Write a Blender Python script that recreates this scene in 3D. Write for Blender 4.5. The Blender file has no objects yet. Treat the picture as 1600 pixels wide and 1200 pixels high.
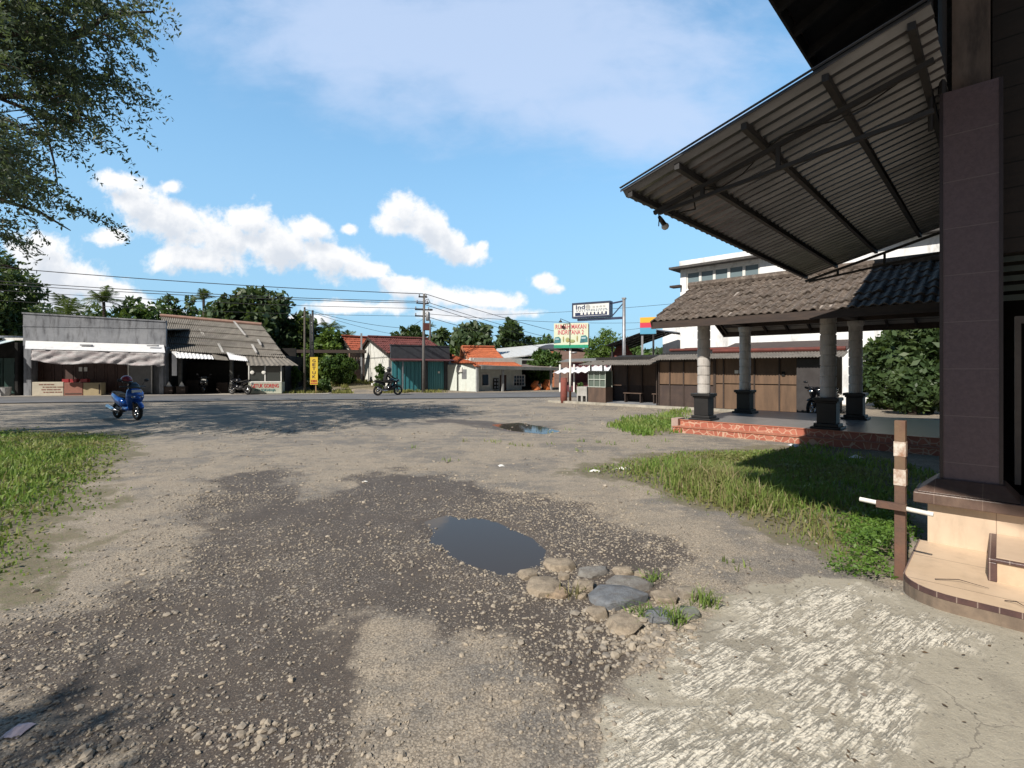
import bpy, math, random
import numpy as np
from mathutils import Vector, Matrix, Euler
random.seed(7)
RNG = np.random.default_rng(11)
scn = bpy.context.scene
COL = scn.collection
F, CX, HY, H = 790.0, 800.0, 577.0, 1.6      # focal length / principal point / horizon of a 1600 px wide frame, eye height
R = math.radians

def G(px, py, z=0.0):
    Y = (H - z) * F / (py - HY)
    return Vector(((px - CX) / F * Y, Y, z))
def P(px, py, Y):
    return Vector(((px - CX) / F * Y, Y, H - (py - HY) / F * Y))
UA = R(46)
UX, UY = math.cos(UA), math.sin(UA)
def W(u, m, z=0.0):                           # frame of the restaurant: u along its front, m out of it
    return Vector((u * UX - m * UY, u * UY + m * UX, z))
def um(p):
    return (p.x * UX + p.y * UY, -p.x * UY + p.y * UX)

# ------------------------------------------------------------------ objects
def tag(o, label=None, cat=None, group=None, kind=None):
    if label: o['label'] = label
    if cat: o['category'] = cat
    if group: o['group'] = group
    if kind: o['kind'] = kind
    return o
def thing(name, label, cat, loc=(0, 0, 0), rotz=0.0, group=None):
    o = bpy.data.objects.new(name, None)
    o.empty_display_size = 0.2
    COL.objects.link(o)
    o.location = loc
    o.rotation_euler = (0, 0, rotz)
    return tag(o, label, cat, group)
def link(name, me, parent=None):
    o = bpy.data.objects.new(name, me)
    COL.objects.link(o)
    if parent is not None: o.parent = parent
    return o
def copy_tree(o, parent=None):
    c = o.copy(); COL.objects.link(c)
    if parent is not None: c.parent = parent
    for ch in list(o.children): copy_tree(ch, c)
    return c
def np_mesh(name, v, f, mat, parent=None, smooth=False):
    v = np.asarray(v, dtype=np.float32); f = np.asarray(f, dtype=np.int32)
    me = bpy.data.meshes.new(name)
    nf, k = f.shape
    me.vertices.add(len(v)); me.vertices.foreach_set('co', v.ravel())
    me.loops.add(nf * k); me.loops.foreach_set('vertex_index', f.ravel())
    me.polygons.add(nf)
    me.polygons.foreach_set('loop_start', np.arange(0, nf * k, k, dtype=np.int32))
    me.polygons.foreach_set('loop_total', np.full(nf, k, dtype=np.int32))
    me.polygons.foreach_set('use_smooth', np.full(nf, smooth, dtype=bool))
    me.update(calc_edges=True)
    me.materials.append(mat)
    return link(name, me, parent)

class MB:
    def __init__(s): s.v = []; s.f = []
    def _add(s, vs, fs):
        b = len(s.v); s.v += [tuple(p) for p in vs]; s.f += [tuple(b + i for i in q) for q in fs]; return s
    def box(s, x0, x1, y0, y1, z0, z1):
        return s.hexa([(x0, y0, z0), (x1, y0, z0), (x1, y1, z0), (x0, y1, z0), (x0, y0, z1), (x1, y0, z1), (x1, y1, z1), (x0, y1, z1)])
    def hexa(s, p):
        return s._add(p, [(0, 3, 2, 1), (4, 5, 6, 7), (0, 1, 5, 4), (1, 2, 6, 5), (2, 3, 7, 6), (3, 0, 4, 7)])
    def beam(s, a, b, w, h):
        a = Vector(a); b = Vector(b); d = (b - a).normalized()
        up = Vector((0, 0, 1)) if abs(d.z) < .95 else Vector((1, 0, 0))
        x = d.cross(up).normalized() * w / 2; y = x.cross(d).normalized() * h / 2
        return s.hexa([a - x - y, a + x - y, b + x - y, b - x - y, a - x + y, a + x + y, b + x + y, b - x + y])
    def tube(s, pts, r, n=8):
        pts = [Vector(p) for p in pts]; m = len(pts)
        rs = r if isinstance(r, (list, tuple)) else [r] * m
        vs = []; fs = []; prev = None
        for i, p in enumerate(pts):
            d = (pts[min(i + 1, m - 1)] - pts[max(i - 1, 0)])
            d = d.normalized() if d.length > 1e-9 else Vector((0, 0, 1))
            if prev is None:
                x = d.cross(Vector((0, 0, 1)) if abs(d.z) < .9 else Vector((1, 0, 0))).normalized()
            else:
                x = (prev - d * prev.dot(d)); x = x.normalized() if x.length > 1e-6 else d.orthogonal().normalized()
            prev = x; y = d.cross(x)
            for k in range(n):
                t = 2 * math.pi * k / n
                vs.append(p + x * math.cos(t) * rs[i] + y * math.sin(t) * rs[i])
        for i in range(m - 1):
            for k in range(n):
                a = i * n + k; b = i * n + (k + 1) % n
                fs.append((a, b, b + n, a + n))
        fs.append(tuple(reversed(range(n)))); fs.append(tuple(range((m - 1) * n, m * n)))
        return s._add(vs, fs)
    def lathe(s, prof, c=(0, 0, 0), n=16, axis='z'):
        vs = []; fs = []; m = len(prof)
        for r, z in prof:
            for k in range(n):
                t = 2 * math.pi * k / n
                a, b = r * math.cos(t), r * math.sin(t)
                q = (a, b, z) if axis == 'z' else ((a, z, b) if axis == 'y' else (z, a, b))
                vs.append((c[0] + q[0], c[1] + q[1], c[2] + q[2]))
        for i in range(m - 1):
            for k in range(n):
                a = i * n + k; b = i * n + (k + 1) % n
                fs.append((a, b, b + n, a + n))
        fs.append(tuple(reversed(range(n)))); fs.append(tuple(range((m - 1) * n, m * n)))
        return s._add(vs, fs)
    def ell(s, c, r, n=12, m=8, rot=None):
        vs = []; fs = []
        c = Vector(c)
        for j in range(m + 1):
            ph = math.pi * j / m
            for k in range(n):
                t = 2 * math.pi * k / n
                q = Vector((r[0] * math.sin(ph) * math.cos(t), r[1] * math.sin(ph) * math.sin(t), r[2] * math.cos(ph)))
                if rot is not None: q = rot @ q
                vs.append(c + q)
        for j in range(m):
            for k in range(n):
                a = j * n + k; b = j * n + (k + 1) % n
                fs.append((a, a + n, b + n, b))
        return s._add(vs, fs)
    def loft(s, secs, n=12, sq=1.0):          # secs: (centre, half axis a, half axis b)
        vs = []; fs = []; m = len(secs)
        for c, a, b in secs:
            c = Vector(c); a = Vector(a); b = Vector(b)
            for k in range(n):
                t = 2 * math.pi * k / n
                ct, st = math.cos(t), math.sin(t)
                ct = math.copysign(abs(ct) ** sq, ct); st = math.copysign(abs(st) ** sq, st)
                vs.append(c + a * ct + b * st)
        for i in range(m - 1):
            for k in range(n):
                a = i * n + k; b = i * n + (k + 1) % n
                fs.append((a, b, b + n, a + n))
        fs.append(tuple(reversed(range(n)))); fs.append(tuple(range((m - 1) * n, m * n)))
        return s._add(vs, fs)
    def prism(s, poly, y0, y1):               # poly of (x,z) extruded along y
        n = len(poly)
        vs = [(x, y0, z) for x, z in poly] + [(x, y1, z) for x, z in poly]
        fs = [tuple(range(n)), tuple(reversed(range(n, 2 * n)))]
        fs += [(i, i + n, (i + 1) % n + n, (i + 1) % n) for i in range(n)]
        return s._add(vs, fs)
    def prismz(s, poly, z0, z1):              # poly of (x,y) extruded upward
        n = len(poly)
        vs = [(x, y, z0) for x, y in poly] + [(x, y, z1) for x, y in poly]
        fs = [tuple(reversed(range(n))), tuple(range(n, 2 * n))]
        fs += [(i, (i + 1) % n, (i + 1) % n + n, i + n) for i in range(n)]
        return s._add(vs, fs)
    def slab(s, a, b, c, d, t):               # quad thickened downward along its normal
        a, b, c, d = map(Vector, (a, b, c, d)); nn = (b - a).cross(d - a).normalized() * t
        return s.hexa([a - nn, b - nn, c - nn, d - nn, a, b, c, d])
    def build(s, name, mat, parent=None, smooth=False, bevel=0):
        me = bpy.data.meshes.new(name)
        me.from_pydata(s.v, [], s.f)
        import bmesh
        bm = bmesh.new(); bm.from_mesh(me)
        bmesh.ops.recalc_face_normals(bm, faces=bm.faces)
        bm.to_mesh(me); bm.free()
        if smooth:
            me.polygons.foreach_set('use_smooth', [True] * len(me.polygons))
        me.materials.append(mat)
        o = link(name, me, parent)
        if bevel:
            md = o.modifiers.new('bevel', 'BEVEL'); md.width = bevel; md.segments = 2; md.limit_method = 'ANGLE'
        return o

def wave_sheet(name, mat, parent, p0, ex, ey, nw, amp, rows=1, step=0.0, thick=.012, jitter=0.0, per=6, trap=False, seed=1):
    """corrugated / tiled sheet: p0 origin, ex runs across the waves, ey down the slope"""
    rg = np.random.default_rng(seed)
    p0 = np.array(p0, float); ex = np.array(ex, float); ey = np.array(ey, float)
    nn = np.cross(ex, ey); nn /= np.linalg.norm(nn)
    if nn[2] < 0: nn = -nn
    nx = nw * per + 1
    ph = np.linspace(0, nw * 2 * np.pi, nx)
    wv = np.sin(ph)
    if trap: wv = np.clip(wv * 1.9, -1, 1)
    vr = []
    for r_ in range(rows):
        for e in (0.0, 1.0):
            t = (r_ + e) / rows
            vr.append((t, step * (1 - e) * -1 + step * e))
    V = []
    jc = np.repeat(rg.normal(0, jitter, (rows, nw + 1)), per, axis=1)[:, :nx] if jitter else np.zeros((rows, nx))
    for k, (t, off) in enumerate(vr):
        s_ = np.linspace(0, 1, nx)[:, None]
        V.append(p0 + s_ * ex + t * ey + nn * (amp * wv + off + jc[k // 2])[:, None])
    ny = len(V); top = np.concatenate(V); bot = top - nn * thick
    v = np.concatenate([top, bot]); n = nx * ny
    idx = np.arange(n).reshape(ny, nx)
    a, b, c, d = idx[:-1, :-1].ravel(), idx[:-1, 1:].ravel(), idx[1:, 1:].ravel(), idx[1:, :-1].ravel()
    fs = [np.stack([a, d, c, b], 1), np.stack([a, b, c, d], 1) + n]
    def rim(e): return np.stack([e[:-1], e[1:], e[1:] + n, e[:-1] + n], 1)
    fs += [rim(idx[0]), rim(idx[-1][::-1]), rim(idx[:, 0][::-1]), rim(idx[:, -1])]
    return np_mesh(name, v, np.concatenate(fs), mat, parent)

def text(name, s, mat, parent, x0, x1, z0, z1, y, depth=.01, bold=0.0):
    cu = bpy.data.curves.new('lettering', 'FONT'); cu.body = s; cu.extrude = .5; cu.offset = bold
    tmp = bpy.data.objects.new('tmp_text', cu); COL.objects.link(tmp)
    dg = bpy.context.evaluated_depsgraph_get()
    me = bpy.data.meshes.new_from_object(tmp.evaluated_get(dg))
    bpy.data.objects.remove(tmp)
    n = len(me.vertices); co = np.empty(n * 3, np.float32); me.vertices.foreach_get('co', co); co = co.reshape(-1, 3)
    lo, hi = co.min(0), co.max(0); sp = np.maximum(hi - lo, 1e-6)
    q = np.empty_like(co)
    q[:, 0] = x0 + (co[:, 0] - lo[0]) / sp[0] * (x1 - x0)
    q[:, 2] = z0 + (co[:, 1] - lo[1]) / sp[1] * (z1 - z0)
    q[:, 1] = y - (co[:, 2] - lo[2]) / sp[2] * depth
    me.vertices.foreach_set('co', q.ravel()); me.update()
    me.materials.clear(); me.materials.append(mat)
    return link(name, me, parent)

class Face:
    """a facade given by the picture columns and depths of its two ends; local x along it, y into the building, z up"""
    def __init__(s, pxl, Yl, pxr, Yr):
        s.o = Vector(((pxl - CX) / F * Yl, Yl, 0)); e = Vector(((pxr - CX) / F * Yr, Yr, 0)) - s.o
        s.w = e.length; s.e = e.normalized(); s.d = Vector((-s.e.y, s.e.x, 0)); s.rot = math.atan2(s.e.y, s.e.x)
    def at(s, px, py, y=0.0):
        d = Vector(((px - CX) / F, 1, (HY - py) / F)); q = s.o + s.d * y
        t = q.dot(s.d) / d.dot(s.d)
        p = d * t
        return ((p - s.o).dot(s.e), p.z + H)
    def rect(s, mb, px0, py0, px1, py1, y0, y1):     # a box whose front face (depth y0) covers this picture rectangle
        x0, za = s.at(px0, py0, y0); x1, zb = s.at(px1, py1, y0); _, zc = s.at((px0 + px1) / 2, py0, y0); _, zd = s.at((px0 + px1) / 2, py1, y0)
        mb.box(min(x0, x1), max(x0, x1), min(y0, y1), max(y0, y1), min(zc, zd), max(zc, zd)); return mb
    def wp(s, x, y, z=0): return s.o + s.e * x + s.d * y + Vector((0, 0, z))

# ------------------------------------------------------------------ materials
class NT:
    def __init__(s, nt): s.nt = nt
    def n(s, t, **k):
        o = s.nt.nodes.new(t)
        ins = k.pop('i', {})
        for a, b in k.items(): setattr(o, a, b)
        for a, b in ins.items():
            if hasattr(b, 'is_output') or isinstance(b, bpy.types.NodeSocket): s.nt.links.new(b, o.inputs[a])
            else: o.inputs[a].default_value = b
        return o
    def math(s, op, a, b=None, c=None, clamp=False):
        o = s.nt.nodes.new('ShaderNodeMath'); o.operation = op; o.use_clamp = clamp
        for i, q in enumerate((a, b, c)):
            if q is None: continue
            if isinstance(q, bpy.types.NodeSocket): s.nt.links.new(q, o.inputs[i])
            else: o.inputs[i].default_value = q
        return o.outputs[0]
    def mix(s, fac, a, b, mode='MIX'):
        o = s.nt.nodes.new('ShaderNodeMix'); o.data_type = 'RGBA'; o.blend_type = mode; o.clamp_factor = True
        for k, q in ((0, fac), (6, a), (7, b)):
            if isinstance(q, bpy.types.NodeSocket): s.nt.links.new(q, o.inputs[k])
            else: o.inputs[k].default_value = (q if k == 0 else (q if len(q) == 4 else (*q, 1)))
        return o.outputs[2]
    def ss(s, x, lo, hi):
        o = s.nt.nodes.new('ShaderNodeMapRange'); o.interpolation_type = 'SMOOTHSTEP'
        s.nt.links.new(x, o.inputs[0]); o.inputs[1].default_value = lo; o.inputs[2].default_value = hi
        return o.outputs[0]
    def noise(s, vec, scale, detail=4, rough=.6, dist=0.0):
        o = s.nt.nodes.new('ShaderNodeTexNoise'); s.nt.links.new(vec, o.inputs['Vector'])
        o.inputs['Scale'].default_value = scale; o.inputs['Detail'].default_value = detail; o.inputs['Roughness'].default_value = rough; o.inputs['Distortion'].default_value = dist
        return o.outputs[0]
    def mapping(s, vec, scale=(1, 1, 1), rot=(0, 0, 0), loc=(0, 0, 0)):
        o = s.nt.nodes.new('ShaderNodeMapping'); s.nt.links.new(vec, o.inputs[0])
        o.inputs['Scale'].default_value = scale; o.inputs['Rotation'].default_value = rot; o.inputs['Location'].default_value = loc
        return o.outputs[0]
    def bump(s, h, strength=.3, dist=.02):
        o = s.nt.nodes.new('ShaderNodeBump'); s.nt.links.new(h, o.inputs['Height'])
        o.inputs['Strength'].default_value = strength; o.inputs['Distance'].default_value = dist
        return o.outputs[0]
def new_mat(name):
    m = bpy.data.materials.new(name); m.use_nodes = True
    t = NT(m.node_tree); b = m.node_tree.nodes['Principled BSDF']
    return m, t, b
def L(m, a, b): m.node_tree.links.new(a, b)
_mats = {}
def mat(name, c1, c2=None, scale=4.0, rough=.7, bump=.15, metal=0.0, stretch=(1, 1, 1), dirt=None, dirt_amt=.5, dirt_scale=1.2, dirt_stretch=(1, 1, .25), bdist=.01, lines=None):
    """noise-mottled paint / stone / wood; dirt: a darker stain in streaks; lines: (axis, spacing, width, colour)"""
    if name in _mats: return _mats[name]
    m, t, b = new_mat(name)
    tc = t.n('ShaderNodeTexCoord').outputs['Object']
    c2 = c2 or tuple(x * .72 for x in c1)
    v = t.mapping(tc, stretch)
    n1 = t.noise(v, scale, 5, .65)
    col = t.mix(t.ss(n1, .32, .68), c1, c2)
    if dirt:
        n2 = t.noise(t.mapping(tc, dirt_stretch, loc=(3, 7, 1)), dirt_scale * 3, 6, .7)
        col = t.mix(t.math('MULTIPLY', t.ss(n2, .45, .75), dirt_amt), col, dirt)
    nf = t.noise(v, scale * 9, 3, .6)
    if lines:
        ax, sp, wd, lc = lines
        sx = t.n('ShaderNodeSeparateXYZ', i={0: tc}).outputs[ax]
        fr = t.math('FRACT', t.math('DIVIDE', t.math('ADD', sx, 100.0), sp))
        ln = t.math('LESS_THAN', fr, wd)
        col = t.mix(ln, col, lc)
        nf = t.math('SUBTRACT', nf, ln)
    L(m, col, b.inputs['Base Color'])
    b.inputs['Roughness'].default_value = rough; b.inputs['Metallic'].default_value = metal
    if rough > .75: b.inputs['Specular IOR Level'].default_value = .2
    if bump: L(m, t.bump(t.math('ADD', nf, n1), bump, bdist), b.inputs['Normal'])
    _mats[name] = m
    return m
def leaf_mat(name, c1, c2, c3, trans=.3):
    if name in _mats: return _mats[name]
    m, t, b = new_mat(name)
    g = t.n('ShaderNodeNewGeometry')
    ri = g.outputs['Random Per Island']
    tc = t.n('ShaderNodeTexCoord').outputs['Object']
    n1 = t.noise(tc, .6, 3, .6)
    col = t.mix(ri, c1, c2)
    col = t.mix(t.ss(n1, .45, .7), col, c3)
    L(m, col, b.inputs['Base Color']); b.inputs['Roughness'].default_value = .5
    b.inputs['Specular IOR Level'].default_value = .35
    tr = t.n('ShaderNodeBsdfTranslucent', i={'Color': t.mix(.4, col, (.25, .35, .04))})
    mx = t.n('ShaderNodeMixShader', i={0: trans, 1: b.outputs[0], 2: tr.outputs[0]})
    out = m.node_tree.nodes['Material Output']; L(m, mx.outputs[0], out.inputs[0])
    _mats[name] = m
    return m
def glass_mat(name, c, rough=.08):
    if name in _mats: return _mats[name]
    m, t, b = new_mat(name)
    b.inputs['Base Color'].default_value = (*c, 1); b.inputs['Roughness'].default_value = rough; b.inputs['IOR'].default_value = 1.5
    b.inputs['Specular IOR Level'].default_value = .7
    _mats[name] = m
    return m

M_black = mat('black_paint', (.016, .016, .018), (.01, .01, .012), rough=.35, bump=.03)
M_rubber = mat('rubber', (.02, .02, .021), (.03, .029, .027), rough=.8)
M_chrome = mat('bright_metal', (.6, .6, .62), (.5, .5, .5), rough=.25, metal=1.0, bump=.02)
M_steel = mat('galvanised_steel', (.36, .37, .39), (.26, .27, .29), rough=.5, metal=.6, dirt=(.14, .08, .05), dirt_amt=.3)
M_darksteel = mat('dark_steel', (.020, .0195, .021), (.03, .028, .028), rough=.6)
M_white = mat('white_paint', (.78, .77, .74), (.66, .65, .61), rough=.6, dirt=(.3, .27, .22), dirt_amt=.45)
M_whitesheet = mat('white_metal_sheet', (.8, .81, .83), (.7, .71, .73), rough=.45, dirt=(.4, .38, .36), dirt_amt=.35)
M_darkwood = mat('dark_wood', (.05, .032, .024), (.03, .02, .017), scale=3, stretch=(1, 1, 6), rough=.7)
M_browndoor = mat('brown_door_wood', (.085, .045, .036), (.055, .03, .025), scale=3, stretch=(4, 4, 1), rough=.6)
M_concrete = mat('stained_concrete', (.25, .26, .28), (.18, .19, .21), scale=1.2, rough=.9, dirt=(.06, .06, .065), dirt_amt=.85, dirt_scale=.8, dirt_stretch=(2, 2, .35))
M_dark = mat('dark_interior', (.03, .028, .027), (.02, .02, .02), rough=.9)  # near-black: deep shade of roofed and indoor surfaces is put into the colour
M_glassdark = glass_mat('dark_glass', (.02, .025, .03))
M_paper = mat('paper', (.75, .74, .7), (.65, .64, .6), rough=.8, bump=.02)
M_red = mat('red_plastic', (.35, .03, .035), (.26, .025, .03), rough=.45, bump=.03)
M_ink_red = mat('red_lettering', (.5, .05, .05), (.42, .05, .05), rough=.6, bump=.02)
M_ink_dark = mat('dark_lettering', (.03, .06, .12), (.03, .05, .09), rough=.6, bump=.02)
# ------------------------------------------------------------------ ground
def vnoise(x, y, seed=0):
    xi = np.floor(x).astype(np.int64); yi = np.floor(y).astype(np.int64); fx = x - xi; fy = y - yi
    fx = fx * fx * (3 - 2 * fx); fy = fy * fy * (3 - 2 * fy)
    def h(a, b):
        n = (a * 374761393 + b * 668265263 + seed * 974711) & 0x7fffffff
        n = ((n ^ (n >> 13)) * 1274126177) & 0x7fffffff
        return ((n ^ (n >> 16)) & 0xffff) / 65535.0
    return (h(xi, yi) * (1 - fx) + h(xi + 1, yi) * fx) * (1 - fy) + (h(xi, yi + 1) * (1 - fx) + h(xi + 1, yi + 1) * fx) * fy
def fbm(x, y, s, oct=4, seed=0):
    t = 0; a = .5; tot = 0
    for k in range(oct):
        t = t + a * vnoise(x * s, y * s, seed + k * 17); tot += a; a *= .55; s *= 2.1
    return t / tot
def gpoly(pts): return np.array([tuple(G(*p))[:2] for p in pts])
def sdf(poly, x, y):                           # positive inside
    d = np.full(x.shape, 1e9); ins = np.zeros(x.shape, bool); n = len(poly)
    for i in range(n):
        ax, ay = poly[i]; bx, by = poly[(i + 1) % n]
        ex, ey = bx - ax, by - ay
        t = np.clip(((x - ax) * ex + (y - ay) * ey) / (ex * ex + ey * ey + 1e-12), 0, 1)
        d = np.minimum(d, (x - ax - t * ex) ** 2 + (y - ay - t * ey) ** 2)
        c = ((ay > y) != (by > y)) & (x < (bx - ax) * (y - ay) / (by - ay + 1e-12) + ax)
        ins ^= c
    d = np.sqrt(d)
    return np.where(ins, d, -d)
def sm(x, a, b):
    t = np.clip((x - a) / (b - a), 0, 1); return t * t * (3 - 2 * t)

Z_damp = gpoly([(330, 750), (430, 728), (500, 772), (545, 745), (620, 733), (720, 745), (830, 775), (930, 795), (1010, 835), (1065, 880), (1045, 925), (1005, 960), (985, 1010), (950, 1090), (900, 1130), (850, 1090), (850, 1040), (800, 990), (690, 975), (600, 955), (560, 980), (570, 1060), (555, 1110), (590, 1200), (560, 1300), (250, 1300), (250, 1170), (180, 1130), (60, 1180), (-60, 1160), (-60, 1010), (60, 990), (130, 955), (220, 935), (280, 895), (260, 860), (300, 800)])
Z_damp2 = gpoly([(655, 660), (690, 652), (780, 660), (850, 664), (885, 674), (850, 680), (790, 676), (720, 664)])
Z_dry = gpoly([(467, 762), (500, 752), (515, 775), (470, 782)])
Z_trail = gpoly([(395, 810), (425, 800), (450, 860), (520, 900), (500, 920), (430, 900), (390, 860)])
Z_conc = gpoly([(1180, 905), (1240, 885), (1350, 905), (1420, 935), (1600, 985), (1900, 1050), (1900, 1600), (900, 1600), (930, 1130), (960, 1080), (1060, 1010), (1110, 960)])
Z_strk = gpoly([(1210, 890), (1350, 908), (1420, 945), (1485, 990), (1450, 1040), (1440, 1110), (1390, 1200), (1350, 1400), (850, 1400), (900, 1200), (945, 1095), (1100, 975)])
Z_pud = gpoly([(668, 812), (684, 806), (700, 803), (716, 808), (745, 808), (768, 812), (795, 824), (826, 837), (848, 855), (838, 876), (806, 882), (790, 890), (758, 882), (736, 876), (712, 862), (700, 846), (676, 842), (684, 828)])
Z_pud2 = gpoly([(770, 663), (810, 660), (850, 667), (872, 673), (850, 677), (800, 672)])
Z_grL = gpoly([(-500, 668), (60, 668), (238, 676), (205, 720), (180, 770), (140, 825), (95, 875), (45, 925), (-60, 975), (-500, 1050)])
Z_grR = gpoly([(865, 738), (960, 718), (1060, 700), (1235, 694), (1380, 690), (1480, 745), (1450, 838), (1402, 905), (1330, 905), (1262, 880), (1180, 842), (1070, 795), (985, 758)])
Z_grR2 = gpoly([(955, 668), (975, 655), (1015, 652), (1062, 655), (1062, 676), (1000, 680)])
Z_grR3 = gpoly([(1030, 645), (1075, 641), (1078, 652), (1040, 655)])
ROAD_FAR = [(-140, 4.5), (-80, 17.5), (-30, 29.2), (-15, 32.0), (-5, 33.9), (4.6, 36.3), (14, 40.5), (30, 50), (80, 82)]
def road_y(x): return np.interp(x, [p[0] for p in ROAD_FAR], [p[1] for p in ROAD_FAR])
RW = 6.4
def mound(x, y):
    far = road_y(x)
    return .62 * sm(y - far, 1.2, 7.5) * np.exp(-((x + 12.5) / 4.5) ** 2)
def ground_z(x, y):
    x = np.asarray(x, float); y = np.asarray(y, float)
    r = np.hypot(x, y)
    near = 1 - sm(r, 9, 16)
    z = (fbm(x, y, .45, 3, 3) - .5) * .045 * near + (fbm(x, y, 2.2, 3, 9) - .5) * .022 * near
    z -= .05 * sm(sdf(Z_pud, x, y), -.18, .14) + .03 * sm(sdf(Z_pud2, x, y), -.3, .2)
    z -= .012 * sm(sdf(Z_damp, x, y), -.1, .25)
    c = sm(sdf(Z_conc, x, y), -.1, .12)
    z = z * (1 - .75 * c) + .012 * c
    far = road_y(x); w = RW * 1.02
    onroad = sm(y, far - w - .8, far - w + .2) * (1 - sm(y, far - .1, far + .8))
    z = z * (1 - onroad) - .03 * onroad
    return z + mound(x, y)

def make_ground():
    th = np.concatenate([np.radians(np.arange(-60, 60.01, .27)), np.radians(np.arange(64, 297, 4.0))])   # azimuth from +Y, clockwise
    rs = np.concatenate([[.35], .4 * np.exp(np.arange(0, 600) * .01295)])
    rr, tt = np.meshgrid(rs, th, indexing='ij')
    x = (rr * np.sin(tt)).ravel(); y = (rr * np.cos(tt)).ravel()
    z = ground_z(x, y)
    nr, nt = rr.shape
    idx = np.arange(nr * nt).reshape(nr, nt)
    nx = np.roll(idx, -1, axis=1)
    f = np.stack([idx[:-1].ravel(), idx[1:].ravel(), nx[1:].ravel(), nx[:-1].ravel()], 1)
    v = np.stack([x, y, z], 1)
    f = f[:, ::-1]
    o = np_mesh('ground', v, f, M_ground, None, True)
    me = o.data
    n2 = (fbm(x, y, 1.3, 4, 31) - .5)
    n3 = (fbm(x, y, 5.0, 3, 41) - .5)
    wob = n2 * 1.0 + n3 * .55
    damp = sm(sdf(Z_damp, x, y) + wob, -.34, .36)
    damp = np.maximum(damp, sm(sdf(Z_damp2, x, y) + wob * .9, -.3, .4) * .8)
    damp *= 1 - .8 * sm(sdf(Z_dry, x, y) + wob * .5, -.15, .15)
    damp *= 1 - .35 * sm(sdf(Z_trail, x, y) + wob * .6, -.2, .2)
    damp = np.maximum(damp, sm(sdf(Z_pud, x, y), -.2, .0))
    conc = sm(sdf(Z_conc, x, y) + wob * .5, -.1, .12)
    strk = sm(sdf(Z_strk, x, y) + wob * .8, -.15, .35)
    soil = np.maximum.reduce([sm(sdf(p, x, y) + wob * 1.2, -.3, .5) for p in (Z_grL, Z_grR, Z_grR2)])
    far = road_y(x)
    soil = np.maximum(soil, sm(y - far, 2.0, 5.0) * .9)
    soil = np.maximum(soil, sm(y, 40, 60))
    for nm, a in (('damp', damp), ('conc', conc), ('strk', strk), ('soil', soil)):
        at = me.attributes.new(nm, 'FLOAT', 'POINT'); at.data.foreach_set('value', a.astype(np.float32))
    # centre fan under the viewer
    ring = MB(); k = nt
    tag(o, 'worn dirt and gravel yard with damp patches and broken concrete', 'ground', kind='structure')
    return o

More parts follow.
